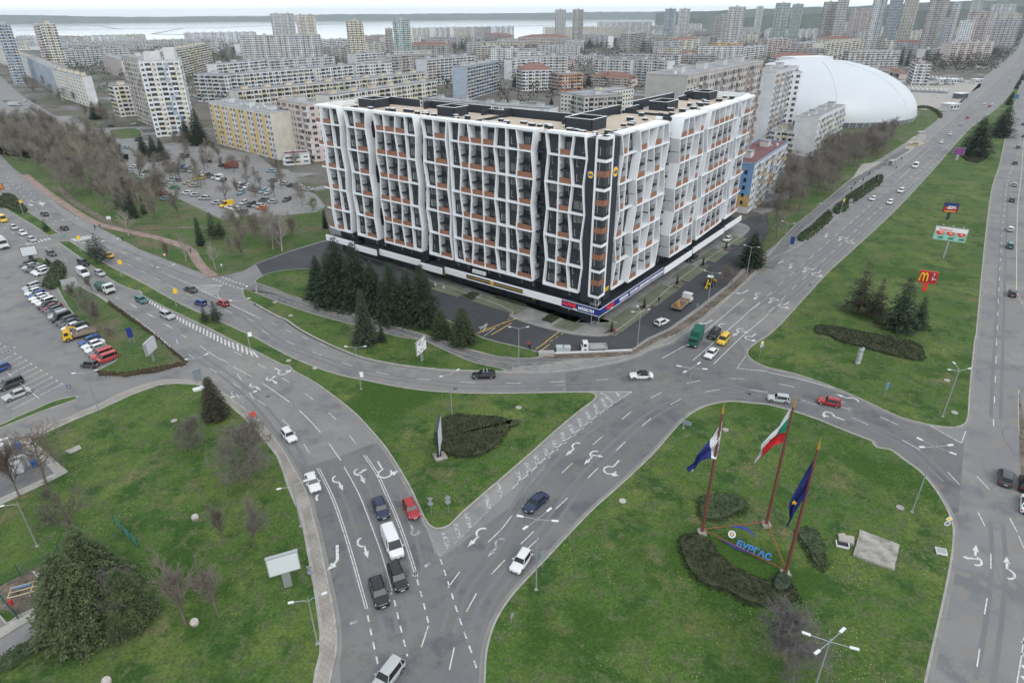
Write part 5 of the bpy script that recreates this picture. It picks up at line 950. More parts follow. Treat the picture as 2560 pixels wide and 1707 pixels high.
for A,B,n,lab in(((3,1460,740),(3,1800,760),9,'white wavy canopy at the back of the plaza'),((3,1310,845),(3,1650,862),8,'white wavy canopy over a grey bench in the middle of the plaza')):
 g0,g1=G(*A),G(*B);rt=empty('canopy',g0,0,lab,'canopy');d=(g1-g0);m=MB();m.use(M['lamp_white']);L_=d.length;d.normalize();s=Vector((-d.y,d.x,0))*4
 for k in range(n):
  a=d*L_*k/n;c=d*L_*(k+1)/n;mi=(a+c)/2
  m.add([a+Vector((0,0,4))-s*.5,mi+Vector((0,0,3))-s*.5,c+Vector((0,0,4.2))-s*.5,a+Vector((0,0,4))+s*.5,mi+Vector((0,0,3))+s*.5,c+Vector((0,0,4.2))+s*.5],[(0,1,4,3),(1,2,5,4)])
 m.build('roof',rt);m=MB();m.use(M['steel'])
 for k in range(n+1):m.beam(d*L_*k/n,d*L_*k/n+Vector((0,0,4)),.25)
 m.build('frame',rt);m=MB();m.use(wmat((.3,.33,.36)));m.beam(Vector((0,0,.8)),d*L_+Vector((0,0,.8)),.6,1.6);m.build('low_wall',rt)
for lab,x,y,sx,sz in(('white kiosk cabin at the back of the plaza, left one',1590,765,14,5),('white kiosk cabin at the back of the plaza, middle one',1690,765,14,5),('white kiosk cabin near the road end of the plaza',1905,768,12,5),('dark kiosk with a pale roof on the plaza',1760,905,12,6),('pale cabin at the near corner of the plaza',1665,1005,12,7)):
 g=G(3,x,y);rt=empty('kiosk',g,.5,lab,'kiosk');m=MB();m.use(wmat((.55,.56,.57))if 'dark' not in lab else wmat((.1,.12,.13)));m.box((0,0,2),(sx,sz,4));m.build('wall',rt);m=MB();m.use(M['lamp_white']);m.box((0,0,4.2),(sx+1,sz+1,.3));m.build('roof',rt);m=MB();m.use(M['win'])
 for k in range(3):m.box((-sx/2+sx*(k+.5)/3,-sz/2-.03,2),(sx/5,.05,1.8))
 m.build('window_row',rt)
block('long low building with a tiled roof behind the dome',(3,985,628),(3,1212,672),None,h=6,depth=10,fl=1,pal='pink',cat='low building',name='low_building',roof='roof_tile',near=False)
rf_=random.Random(21);kb_=sorted([(p.y,p.x)for p in KB]);made=0;tries=0
def road_x(y):
 for(y0,x0),(y1,x1)in zip(kb_,kb_[1:]):
  if y0<=y<=y1:return x0+(x1-x0)*(y-y0)/max(y1-y0,1e-6)
 return kb_[-1][1]*y/kb_[-1][0]
while made<120 and tries<4000:
 tries+=1;y=rf_.uniform(620,2300)**1.0;x=rf_.uniform(-.78,.72)*y;c=Vector((x,y,0));ln=rf_.uniform(35,80)
 if x>road_x(y)-70 or(x<150 and y>1750)or(c-Vector((214,488,0))).length<170 or(x<-.42*y and y<900):continue
 if any((c-q).length<r+ln*.5+6 for q,r in CEN):continue
 an=rf_.choice((-.12,.1,.6,-.5,1.2))+rf_.uniform(-.1,.1);d=Vector((math.cos(an),math.sin(an),0));made+=1;pl=rf_.choice(('white','grey','grey','white','cream','pink','old'));rt_=rf_.choice(('roof_felt','roof_felt','roof_felt','roof_felt','roof_felt','roof_tile','roof_maroon'));hz=rf_.choice((11.5,17,20,22.6));lb='hazy %s %s slab with a %s roof in the dense housing, %s'%(pl,{11.5:'four storey',17:'six storey',20:'seven storey',22.6:'eight storey'}[hz],{'roof_felt':'flat grey','roof_tile':'red tiled','roof_maroon':'maroon'}[rt_],'left third' if x<-.25*y else 'middle' if x<.2*y else 'right third')
 block(lb,c-d*ln/2,c+d*ln/2,None,h=hz,depth=rf_.uniform(12,16),pal=pl,D='w',near=False,sides=True,group=lb.replace('slab','slabs',1),roof=rt_,clutter=rf_.random()<.5)
# ------------------------------------------------------------------ vegetation
M['bark']=mat('bark',(.16,.135,.115),.95,var=.4,scale=2);M['bark_pale']=mat('bark_birch',(.42,.39,.35),.9,var=.3,scale=2);M['twig_brown']=mat('twigs_brown',(.14,.115,.1),.95,obj=True,var=.3)
M['twig']=mat('twigs',(.15,.125,.11),.95,obj=True,var=.35,scale=.6)
def leafmat(name,c1,c2,sc=.6):
 m=mat(name,c1,.85,col2=c2,scale=sc,spec=.2);return m
M['needle']=leafmat('dark_needles',(.05,.075,.042),(.02,.033,.02));M['needle_blue']=leafmat('blue_green_needles',(.075,.095,.06),(.03,.045,.032));M['needle_cedar']=leafmat('cedar_needles',(.11,.14,.062),(.035,.055,.028),.9)
M['needle_rust']=leafmat('thin_rusty_needles',(.085,.075,.05),(.032,.04,.025));M['hedge_leaf']=leafmat('evergreen_hedge_leaves',(.075,.1,.05),(.03,.046,.024),1.2);M['cotoneaster']=leafmat('low_shrub_leaves',(.06,.07,.034),(.024,.031,.017),.9);M['brown_hedge']=leafmat('brown_hedge_leaves',(.1,.07,.045),(.04,.035,.02),1.2);M['budding']=leafmat('budding_leaves',(.2,.21,.09),(.11,.12,.06),1)
class Rnd(random.Random):
 def dirn(s):
  while True:
   v=Vector((s.uniform(-1,1),s.uniform(-1,1),s.uniform(-1,1)))
   if .05<v.length<1:return v.normalized()
def bare_meshes(seed,h=10.0,spread=1.0,dense=1.0,upright=.5,trunk_m='bark',twig_m='twig',clear=.25,tw=.02):
 r=Rnd(seed);T=MB();T.use(M[trunk_m]);Cn=MB();Cn.use(M[twig_m])
 def br(p,d,L_,rad,lev):
  n=4 if lev<2 else 2;pts=[p];rr=[rad];q=p.copy();dd=d.copy()
  for i in range(n):
   dd=(dd+r.dirn()*(.1 if lev==0 else .2)+Vector((0,0,.07*upright))).normalized();q=q+dd*L_/n;pts.append(q.copy());rr.append(rad*(1-.75*(i+1)/n))
  (T if lev<2 else Cn).tube(pts,rr,5 if lev==0 else(4 if lev==1 else 3),cap=False)
  if lev>=4:return
  k=int([12,8,5,3][lev]*dense+.5)
  for i in range(k):
   u=(clear+(1-clear)*(i+r.random())/k)if lev==0 else r.uniform(.2,1.0)
   j=min(int(u*n),n-1);s=pts[j].lerp(pts[j+1],u*n-j);a=r.uniform(0,6.283)
   side=Vector((math.cos(a),math.sin(a),0))if lev==0 else r.dirn()
   side=(side-dd*side.dot(dd)).normalized();nd=(dd*(.55+.4*upright)+side*(.85*spread)+Vector((0,0,.2*upright))).normalized()
   ln=L_*([.52,.55,.55,.6][lev])*(1.1-.5*u if lev==0 else 1.0)*r.uniform(.75,1.2)
   br(s,nd,ln,max(rad*(.5 if lev<2 else .55),tw*.6),lev+1)
 br(Vector((0,0,0)),Vector((0,0,1)),h*.78,h*.018,0)
 return T.mesh('trunk'),Cn.mesh('crown')
def conifer_meshes(seed,h,rad,m,shape=1.0,dens=1.0,droop=.25,clear=.06,ragged=.2,leaf=.7):
 r=Rnd(seed);T=MB();T.use(M['bark']);T.tube([(0,0,0),(0,0,h*.5),(0,0,h*.97)],[h*.016,h*.01,.03],6);Cn=MB();Cn.use(M[m]);vs=[];fs=[]
 z=h*clear;lay=max(10,int(h*2.0*dens));
 for i in range(lay):
  u=(i+r.random()*.6)/lay;z=h*(clear+(1-clear)*u);R_=rad*(1-u)**shape*(1 if u>.06 else .75)+.12
  nb=max(4,int((6+5*R_)*dens));a0=r.uniform(0,6.28)
  for b in range(nb):
   a=a0+6.283*b/nb+r.uniform(-.3,.3);L_=R_*r.uniform(1-ragged*1.6,1+ragged*.6);ns=max(2,int(L_/.38))
   for s in range(ns):
    v=(s+r.random())/ns;rr_2=L_*(.12+.88*v);zz=z-droop*L_*v*v+.08*L_*v
    p=Vector((math.cos(a)*rr_2,math.sin(a)*rr_2,zz));
    for k in range(3):
     ang=a+(k-1)*r.uniform(.5,1.1);l2=leaf*r.uniform(.6,1.2)*(.6+.4*(1-u));dr=Vector((math.cos(ang),math.sin(ang),r.uniform(-.45,.15))).normalized()
     sd=dr.cross(Vector((0,0,1))).normalized();sd=(sd+Vector((0,0,r.uniform(-.5,.5)))).normalized()*l2*r.uniform(.16,.3);pp_=p+r.dirn()*.12;n0=len(vs)
     vs+=[pp_-sd*.5,pp_+dr*l2*.55-sd,pp_+dr*l2,pp_+dr*l2*.5+sd];fs.append((n0,n0+1,n0+2,n0+3))
 Cn.add(vs,fs);return T.mesh('trunk'),Cn.mesh('crown')
PROTO={}
def proto(key,fn):
 if key not in PROTO:PROTO[key]=fn()
 return PROTO[key]
def tree(g,meshes,s,label,cat='tree',name='bare_tree',group=None,col=(.15,.125,.11),sz=None,rz=None,tilt=0):
 col=tuple(c*1.3 for c in col)if max(col)<.2 else col;root=empty(name,(g[0],g[1],.1),random.uniform(0,6.28)if rz is None else rz,label,cat,group)
 root.scale=(s,s,sz or s);root.rotation_euler.x=tilt
 for me,nm in zip(meshes,('trunk','crown')):
  o=bpy.data.objects.new(nm,me);COL.objects.link(o);o.parent=root;o.color=tuple(col)+(1,)
 return root
def bare(i):
 a=[(11,1.0,1.0,.5),(12,.8,1.1,.9),(13,1.25,1.0,.3),(14,.6,1.15,1.1)][i%4]
 return proto('bare%d'%(i%4),lambda:bare_meshes(a[0],10,a[1],a[2],a[3]))
def dense_bare():return proto('bared',lambda:bare_meshes(31,10,1.15,1.2,.45,clear=.12))
def dense_near():return proto('baren',lambda:bare_meshes(37,10,1.2,1.4,.4,clear=.1,tw=.034))
def birch(i):return proto('birch%d'%(i%2),lambda:bare_meshes(50+i,10,.9,.8,.9,'bark_pale','twig',.15))
def px_tree(base,top,meshes,mh,label,**k):
 g=G(*base);h=hgt(g,*top);return tree(g,meshes,h/mh,label,**k)
spr=[conifer_meshes(61+i,16,5.2,'needle',.68,1.15,.3,.02,.35)for i in range(3)]
for i,(b,t,lab)in enumerate((((5,590,1170),(5,560,770),'dark spruce at the left end of the clump before the white lattice block'),((5,780,1185),(5,720,600),'tallest dark spruce with a bent top in the clump before the white block'),((5,940,1240),(5,890,650),'dark spruce second tallest in the clump, right of the bent top'),((5,1090,1290),(5,1075,820),'dark spruce in the middle of the clump before the white block'),((5,1260,1370),(5,1200,845),'dark spruce of the clump with a narrow pointed top'),((5,1400,1380),(5,1385,890),'dark spruce of the clump just left of the broad right one'),((5,1540,1400),(5,1490,860),'broad dark spruce at the right end of the clump'),((5,700,1230),(5,640,740),'front spruce on the left of the clump, brown at its foot'))):
 g=G(*b);h=hgt(g,*t);tree(g,spr[i%3],h/16,lab,name='spruce_tree',sz=h/16,group='dark spruces before the white block')
sp2=conifer_meshes(71,13,2.9,'needle_blue',.75,1.4,.35,.02,.3,.55);px_tree((5,1010,1590),(5,980,1085),sp2,13,'slim grey green spruce standing alone before the dark clump',name='spruce_tree')
px_tree((5,1160,1570),(5,1160,1400),sp2,13,'small young fir at the foot of the slim spruce',name='fir_tree')
rnd_c=conifer_meshes(75,9,3.3,'hedge_leaf',.55,1.5,.15,.02,.2,.5)
px_tree((5,1900,1590),(5,1930,1240),rnd_c,9,'round topped fir beside the dark parking area',name='fir_tree');px_tree((5,1700,1530),(5,1720,1270),rnd_c,9,'smaller fir left of the round topped fir',name='fir_tree')
rag=[conifer_meshes(81,11,3.2,'needle_rust',.85,.75,.5,.12,.5,.7),conifer_meshes(82,11,3.4,'needle',.7,.9,.45,.08,.4,.7)]
for b,t,m_,lab in(((7,820,1300),(7,950,820),rag[0],'tall ragged spruce at the left of the four on the median lawn'),((7,975,1350),(7,1080,980),rag[0],'thin rusty spruce, second of the four on the median lawn'),((7,1180,1450),(7,1340,965),rag[1],'leaning dense spruce below the red billboard'),((7,1370,1440),(7,1440,1150),rag[1],'short spruce at the right of the four on the median lawn')):
 px_tree(b,t,m_,11,lab,name='spruce_tree')
ced=conifer_meshes(85,14,5.2,'needle',.55,1.0,.1,.05,.4,.8)
px_tree((3,1890,1440),(3,2000,1060),ced,14,'big dark cedar beside the purple billboard',name='cedar_tree');px_tree((3,2130,1260),(3,2150,960),ced,14,'second dark cedar behind the big one on the median',name='cedar_tree');px_tree((3,2205,970),(3,2210,870),ced,14,'dark shrub like conifer before the small blue billboard',name='cedar_tree')
for i,(x,y)in enumerate(((2240,900),(2275,820),(2300,780),(2330,740))):px_tree((3,x,y),(3,x+6,y-60),ced,14,'small dark conifer in the far row on the median',name='cedar_tree',group='far conifers on the median')
pine=proto('pine',lambda:conifer_meshes(91,9,2.7,'needle',.7,.9,-.1,.14,.4,.6))
for b,t,lab in(((4,935,855),(4,870,565),'spreading pine on the median left of the yellow taxi'),((4,850,800),(4,800,630),'smaller pine touching the spreading pine'),((4,430,560),(4,425,440),'low round pine at the tip of the median by the crossing'),((4,1990,1395),(4,1990,1190),'small dark pine on the median before the red car'),((4,1890,1400),(4,1860,1250),'thin pine left of the one before the red car')):
 px_tree(b,t,pine,9,lab,name='pine_tree')
cyp=proto('cyp',lambda:conifer_meshes(95,10,1.5,'needle',.45,1.6,.1,.02,.15,.5))
cyps=[((4,1220,440),(4,1130,60),'tall dark cypress in the park, tallest of three'),((4,1100,360),(4,1030,170),'slim cypress left of the tallest one in the park'),((4,880,200),(4,800,30),'dark conifer among bare trees at the left of the park'),((4,1330,400),(4,1300,230),'short broad cypress right of the tallest one'),((4,1850,690),(4,1810,430),'dark fir beside the red path in the park'),((4,1970,630),(4,1930,375),'green pine near the car park edge'),((4,2040,620),(4,2060,440),'thin pine right of the green pine'),((5,640,530),(5,605,350),'dark cypress at the left end of the white block')]
for b,t,lab in cyps:px_tree(b,t,cyp if 'cypress' in lab or 'fir' in lab else pine,10 if('cypress' in lab or 'fir' in lab)else 9,lab,name='cypress_tree' if 'cypress' in lab else 'pine_tree')
for i,(x,y,yt)in enumerate(((880,1100,920),(950,1090,925),(1330,1440,1230),(1430,1480,1240),(1720,1300,1080),(1830,1330,1000),(1780,1100,960),(1940,900,780),(2060,900,750),(2140,1290,1190),(320,1170,1090),(390,1150,1090),(1500,1470,1260))):
 px_tree((0,x,y),(0,x-12,yt),spr[i%3],16,'dark conifer among the housing blocks around the tall white tower',name='conifer_tree',group='dark conifers around the white tower')
for i,(x,y,yt)in enumerate(((1570,330,275),(1700,340,290))):px_tree((1,x,y),(1,x,yt),spr[i],16,'distant dark conifer before the far slab row',name='conifer_tree',group='distant conifers before the far row')
for x,y,yt in((30,800,680),(640,800,700),(700,790,680),(840,780,690),(360,980,890),(710,440,340),(2220,360,300),(1290,500,420)):px_tree((2,x,y),(2,x,yt),spr[(x//10)%3],16,'dark conifer between the blocks behind the lattice block',name='conifer_tree',group='dark conifers between the blocks')
for x,y,yt in((930,590,470),(1040,600,440),(1130,610,450),(1210,600,420),(1270,610,455),(2200,420,320),(1620,540,470)):px_tree((3,x,y),(3,x,yt),cyp,10,'cypress of the row behind the dome',name='cypress_tree',group='cypresses behind the dome',)
px_tree((6,2190,880),(6,2280,560),ced,14,'dark round pine on the verge right of the lattice block',name='pine_tree')
px_tree((8,1990,700),(8,1910,330),proto('yew',lambda:conifer_meshes(99,8,2.3,'needle_rust',.55,2.0,.1,.0,.2,.45)),8,'dense dark conifer beside the sidewalk at the park corner',name='conifer_tree')
cd1=conifer_meshes(101,13,5.0,'needle_cedar',.6,1.7,.28,.0,.35,.62);cd2=conifer_meshes(103,13,5.4,'needle_cedar',.7,1.6,.3,.0,.4,.62)
px_tree((12,760,1080),(12,580,330),cd1,13,'big cedar at the lower left, the front one with drooping branches',name='cedar_tree');px_tree((12,900,760),(12,745,105),cd2,13,'big cedar at the lower left, behind the front one and taller',name='cedar_tree')
px_tree((12,1210,980),(12,1260,440),cd1,13,'lower spreading cedar on the right of the big group',name='cedar_tree');px_tree((12,1120,1130),(12,1130,850),cd2,13,'small cedar at the front of the big group',name='cedar_tree')
tree(G(12,1140,950),bare(2),.75,'bare grey tree rising in the gap of the cedar group',col=(.2,.17,.16))
for b,t,ms,lab,c in(((8,1775,1000),(8,1760,700),dense_near(),'round bare tree in the lower left park near the manhole',(.15,.14,.115)),((8,2290,1300),(8,2230,740),dense_near(),'grey brown round bare tree beside the curved sidewalk',(.165,.15,.13)),((8,435,1330),(8,230,740),bare(2),'gnarled pruned tree at the corner of the charging bay',(.16,.13,.11)),((8,185,1430),(8,20,950),bare(3),'thin leaning tree left of the gnarled one',(.16,.13,.11)),
  ((12,680,285),(12,620,-260),bare(0),'dark bare tree behind the cedars',(.1,.085,.075)),((12,1700,1030),(12,1640,470),bare(3),'pale bare tree beside a concrete stump',(.27,.24,.2)),((12,2010,965),(12,2120,480),bare(1),'small leaning pale tree right of the cedars',(.25,.22,.19)),((12,2055,290),(12,2045,-60),bare(3),'thin young tree on the lower left lawn',(.16,.145,.12)),((12,2330,330),(12,2300,-60),bare(1),'thin pale tree nearest to the sidewalk lamp',(.22,.2,.17)),
  ((4,855,1395),(4,850,1060),bare(0),'bare tree with hazy crown on the strip beside the parked cars',(.16,.145,.12)),((4,925,1475),(4,930,1200),bare(3),'second bare tree on the strip beside the parked cars',(.16,.145,.12)),((4,720,1230),(4,640,1030),bare(1),'bare tree beside the angled grey billboard',(.16,.145,.12)),((4,850,1110),(4,850,960),bare(1),'bare tree before the green tipper truck',(.16,.145,.12)),((4,1020,1530),(4,1010,1420),dense_bare(),'small bare bush like tree near the blue panel',(.15,.13,.11)),
  ((15,175,1450),(15,240,880),dense_near(),'large round grey bare tree beside the four headed lamp',(.14,.13,.125)),((5,240,740),(5,210,350),birch(0),'big white barked birch at the end of the park',(.36,.33,.3)),((5,160,730),(5,60,420),birch(1),'leaning white birch left of the big one',(.36,.33,.3)),((4,1185,600),(4,1110,370),birch(1),'white birch beside the red path',(.4,.37,.33)),((4,1980,905),(4,1960,660),birch(0),'small white barked tree at the bend of the red path',(.4,.37,.33)),((4,1715,840),(4,1630,620),birch(1),'thin pale tree between the path and the sidewalk',(.3,.27,.24)),((4,1545,830),(4,1540,650),bare(3),'thin young tree left of the red path bend',(.16,.13,.11)),
  ((5,525,370),(5,530,230),dense_bare(),'yellow green budding tree near the left end of the block',(.24,.24,.1)),((6,1970,1060),(6,2010,860),dense_bare(),'brown bare bush like tree on the verge right of the block',(.16,.13,.11)),((0,760,1560),(0,740,1260),birch(0),'pale yellowish bare tree at the left of the park',(.4,.34,.24)),((0,1010,1620),(0,1000,1400),birch(1),'second pale yellowish tree beside the car park',(.38,.32,.22)),((0,1945,1500),(0,1950,1360),dense_bare(),'white blossoming tree before the ochre striped slab',(.5,.47,.4)),((0,880,1180),(0,880,1100),dense_bare(),'yellow green budding tree near the left road',(.3,.3,.12)),
  ((4,1190,560),(4,1200,400),bare(0),'bare tree just behind the white birch',(.16,.13,.11))):
 g=G(*b);h=max(2.0,hgt(g,*t));tree(g,ms,h/10,lab,col=c)
def inside(p,poly):
 c=False;n=len(poly)
 for i in range(n):
  a,b=poly[i],poly[(i+1)%n]
  if(a.y>p.y)!=(b.y>p.y)and p.x<(b.x-a.x)*(p.y-a.y)/(b.y-a.y)+a.x:c=not c
 return c
def wood(poly,n,label,group,hs=(7,12),cols=((.25,.22,.18),(.195,.172,.145),(.29,.26,.215)),mind=3.0,seed=1,pick=None):
 r=random.Random(seed);xs=[p.x for p in poly];ys=[p.y for p in poly];done=[];k=0
 far_=max(q.length for q in poly);ner=min(q.length for q in poly);cn_=('pale','dark','lighter brown')
 while len(done)<n and k<n*60:
  k+=1;p=Vector((r.uniform(min(xs),max(xs)),r.uniform(min(ys),max(ys)),0))
  if not inside(p,poly)or any((p-q).length<mind for q in done):continue
  done.append(p);i=r.randrange(5)
  ci=r.randrange(len(cols));zn=int(3*(p.length-ner)/(far_-ner+1));nw='%s, %s%s'%(label,('near end','middle','far end')[zn]if n>15 else '',(', %s crown'%('rounder' if i==4 else 'taller'))if n>15 else 'one of a few');tree(p,dense_bare()if i==4 else bare(i),r.uniform(*hs)/10,nw,group=group+(' (%s%s)'%(('near','middle','far')[zn],', round' if i==4 else '')if n>15 else ''),col=cols[ci],rz=r.uniform(0,6.28))
wood(PT((4,330,20,600,280,860,380,1000,440,1160,430,1500,510,1720,480,1650,330,1400,180,1250,60,1100,-60),(0,1150,1440,900,1320,600,1260,300,1180,0,1100,-100,1300,100,1500)),104,'bare brown tree of the park wood','bare trees of the park wood',seed=3,mind=3.4,hs=(10,15))
wood(PT((4,2050,470,2350,520),(5,430,560,350,690,0,800),(4,2250,850,2100,780,2150,640)),18,'bare tree on the lawn by the access road','bare trees on the lawn near the access road',seed=5,mind=3.5,hs=(5,9))
wood(PT((0,560,820,760,1000,980,1060,1240,1100,1230,1170,900,1160,560,1020,300,880,120,720,60,580,200,640)),24,'bare brown tree beside the long slab on the left road','bare trees by the left slab',seed=6,mind=4,hs=(8,13))
wood(PT((7,0,720,230,480,560,220,760,60),(3,900,1500,1180,1350,1150,1260,900,1290,650,1380,330,1490,250,1568),(7,180,60,60,400,0,560),(6,2330,620)),66,'bare brown tree of the wood beside the right road','bare trees of the wood beside the right road',seed=8,mind=3.4,hs=(9,13),cols=((.23,.205,.175),(.18,.162,.14)))
wood(PT((3,1230,640,1500,690,1900,700,2080,660,2230,520,2330,380,2080,300,1700,560,1300,560)),20,'hazy bare tree of the wood behind the plaza','bare trees behind the plaza',seed=9,mind=8,hs=(11,17),cols=((.22,.2,.18),(.18,.17,.16)))
wood(PT((4,1100,-40,1400,20,1700,160,1950,300,2300,380),(5,300,370,560,330,600,180,300,60,0,-20),(4,1900,-150,1500,-150)),36,'bare tree among the estate parked cars','bare trees among the estate cars',seed=33,mind=5,hs=(6,9))
for pts,n,s_,hh in((PT((2,520,480,770,500,760,660,560,640)),14,11,(9,14)),(PT((2,880,470,1080,500,1080,430,900,400)),8,12,(9,14)),(PT((1,1660,800,1830,830,1830,740,1680,740)),6,13,(7,10)),(PT((2,1740,320,1880,330,1870,230,1760,240)),10,14,(12,18)),(PT((3,190,520,320,520,320,400,200,400)),8,15,(10,15)),(PT((0,1250,1260,2000,1480,2350,1540,2350,1420,2000,1300,1700,1270)),16,16,(6,10)),(PT((1,0,1540,560,1560,500,1440,380,1300,200,1480,0,1480)),12,17,(6,9)),(PT((5,60,100,560,230,620,60,300,0)),12,18,(4,7)),(PT((2,1350,720,1360,880,1300,900,1290,760)),3,19,(8,10)),(PT((0,680,620,930,680,940,520,700,520)),8,20,(8,12)),(PT((4,1500,60,2100,330,2300,380,2300,300,1900,120,1600,0)),9,21,(5,9)),(PT((3,640,480,900,560,900,500,640,440)),6,22,(9,12)),(PT((3,760,300,950,330,1200,240,1400,190,1180,170,960,200)),18,23,(12,18)),(PT((3,2060,330,2300,400,2330,330,2080,260)),10,24,(12,17))):
 wood(pts,max(1,int(n*.16)),'bare tree between the housing blocks','bare trees between the housing blocks',seed=s_,hs=hh,mind=4)
def mass(name,label,poly,n,hh,m,seed,sz=2.2,ok=None):
 r=Rnd(seed);xs=[p.x for p in poly];ys=[p.y for p in poly];mb=MB();mb.use(m);k=0;vs=[];fs=[]
 while k<n:
  p=Vector((r.uniform(min(xs),max(xs)),r.uniform(min(ys),max(ys)),0))
  if not inside(p,poly)or(ok and not ok(p)):continue
  k+=1;H_=r.uniform(*hh)
  for j in range(14):
   q=p+Vector((r.gauss(0,2.2),r.gauss(0,2.2),H_*r.uniform(.25,1)));a,b=r.dirn()*sz*.5,r.dirn()*sz*.5;n0=len(vs);vs+=[q-a,q+b,q+a,q-b];fs.append((n0,n0+1,n0+2,n0+3))
 mb.add(vs,fs);return tag(mb.build(name),label,'woodland',kind='stuff')
M['wood_far']=leafmat('far_wood',(.075,.066,.054),(.04,.042,.028),.05);M['wood_green']=leafmat('far_evergreens',(.035,.055,.035),(.02,.032,.022),.05)
mass('woodland','brown bare woodland between the far housing rows',PT((2,0,470,520,500,900,440,1400,450,1450,380,1100,380,500,420)),420,(7,13),M['wood_far'],1)
mass('woodland','dark evergreen belt beside the sports hall',PT((1,1430,440,1900,470,2350,520),(2,100,500,0,440),(1,2000,420,1500,405)),300,(7,12),M['wood_green'],2)
mass('woodland','hazy woodland on the slope at the top right',PT((2,1740,300,1870,320,2350,250),(3,1000,230,1000,150,300,150),(2,2200,160,1780,190)),700,(10,18),M['wood_far'],3,4)
mass('woodland','brown tree belt along the far side of the right road',PT((3,1230,640,1500,700,2060,680,2230,500,2330,350,2330,300,2050,420,1500,560)),650,(8,14),M['wood_far'],4,2)
mass('woodland','woodland between the towers at the top right',PT((3,780,330,1000,350,1250,300,1480,200,1800,190,2060,250,2330,300,2330,220,1800,150,1000,190)),500,(10,16),M['wood_far'],5,3)
mass('woodland','scrubby growth among the left housing slabs',PT((0,680,560,940,620,940,700,740,700),(0,1640,640,2000,640,2150,560,1950,500,1900,660)),120,(5,10),M['wood_far'],6,1.6)
okc=lambda p:p.x<road_x(p.y)-60 and(p-Vector((214,488,0))).length>110 and not any((p-q).length<r*.55 for q,r in CEN)
BIG=[Vector(v)for v in((-300,520,0),(60,520,0),(170,620,0),(900,1500,0),(900,2300,0),(200,1900,0),(-700,1850,0),(-1000,1500,0))]
mass('woodland','dark brown trees scattered between the rows of housing',BIG,3000,(7,13),M['wood_far'],11,2.0,okc)
mass('woodland','evergreens scattered between the rows of housing',BIG,800,(6,13),M['wood_green'],12,1.8,okc)
def mound(name,label,poly,hh,m,seed,cat='shrubbery',step=.34,leaf=.3,soft=1.2,z0=.12,sm=2,dens=3):
 r=Rnd(seed);poly=smooth(poly,4,True)if sm else poly;c=sum(poly,Vector())/len(poly);xs=[p.x for p in poly];ys=[p.y for p in poly]
 def dist(p):
  best=9
  for i in range(len(poly)):
   a,b=poly[i],poly[(i+1)%len(poly)];t=max(0,min(1,(p-a).dot(b-a)/max((b-a).length_squared,1e-6)));best=min(best,(a+(b-a)*t-p).length)
  return best
 mb=MB();mb.use(m);vs=[];fs=[];y=min(ys)
 from mathutils import noise
 while y<max(ys):
  x=min(xs)
  while x<max(xs):
   p=Vector((x+r.uniform(-.15,.15),y+r.uniform(-.15,.15),0));x+=step
   if not inside(p,poly):continue
   dd=dist(p);e=min(1,dd/soft);e=e*(2-e);z=z0+hh*e*(.82+.35*noise.noise(p*.6))
   for k in range(dens):
    q=Vector((p.x-c.x+r.uniform(-.2,.2),p.y-c.y+r.uniform(-.2,.2),z*(1-.35*k*r.random())));a=r.dirn()*leaf*r.uniform(.4,.8);b=r.dirn()*leaf*r.uniform(.3,.6);n0=len(vs);vs+=[q-a,q-b,q+a,q+b];fs.append((n0,n0+1,n0+2,n0+3))
  y+=step
 mb.add(vs,fs);core=MB();core.use(M['soil']);core.add([(p.x-c.x,p.y-c.y,z0+.01)for p in(poly if area2(poly)>0 else poly[::-1])],[tuple(range(len(poly)))])if 0 else None
 ins=offset_pts(poly if area2(poly)>0 else poly[::-1],min(.6,soft*.6));core.use(m);core.prism([(p.x-c.x,p.y-c.y)for p in ins],z0,z0+hh*.62)
 root=empty(name,(c.x,c.y,0),0,label,cat);mb.build('foliage',root);core.build('bed',root);return root
mound('shrub_bed','large kidney shaped bed of dark low shrubs in the middle triangle',PT((9,1690,730,1800,672,2000,680,2200,690,2320,720,2350,780),(10,35,740),(9,2300,880,2230,970,2080,1060,1950,1085,1780,1070,1680,1010,1625,920,1640,820)),.7,M['cotoneaster'],1)
mound('shrub_bed','long curved dark shrub bed on the right median lawn',PT((7,420,1440,480,1420,700,1450,900,1490,1200,1540),(11,1300,0,1400,40,1430,100,1450,170,1380,190,1200,155,1000,105,800,50,650,10),(7,560,1530,430,1500)),.7,M['cotoneaster'],2,step=.45,leaf=.4)
mound('shrub_bed','dark shrub bed left of the white and blue flag pole foot',PT((10,1700,1450,1850,1405,2050,1410,2160,1480,2170,1540),(14,2100,30,1950,100,1800,110,1700,60)),.9,M['hedge_leaf'],3)
mound('shrub_bed','long sprawling shrub bed below the blue city sign',PT((14,1510,270,1560,210,1700,205,1820,260,1900,380,2000,470,2180,570,2350,640),(15,160,650,290,760,300,850,200,870,60,900),(14,2300,900,2130,860,1950,760,1750,700,1600,560,1530,400)),.8,M['cotoneaster'],4)
mound('shrub_bed','blue green clipped bush at the foot of the blue flag pole',PT((15,10,640,60,580,150,570,220,640,230,740,150,790,40,770,0,700)),1.5,M['needle_blue'],5)
mound('shrub_bed','oval shrub bed right of the blue flag pole',PT((15,230,180,330,140,440,170,500,260,530,350,555,470,530,560,460,545,380,480,330,370,270,290)),.9,M['hedge_leaf'],6)
mound('hedge','low hedge along the lane at the lower left corner',PT((12,-40,1400,200,1250,420,1120,560,1060,600,1130,420,1260,200,1400,60,1480,-60,1500)),1.2,M['hedge_leaf'],7,cat='hedge',soft=.5)
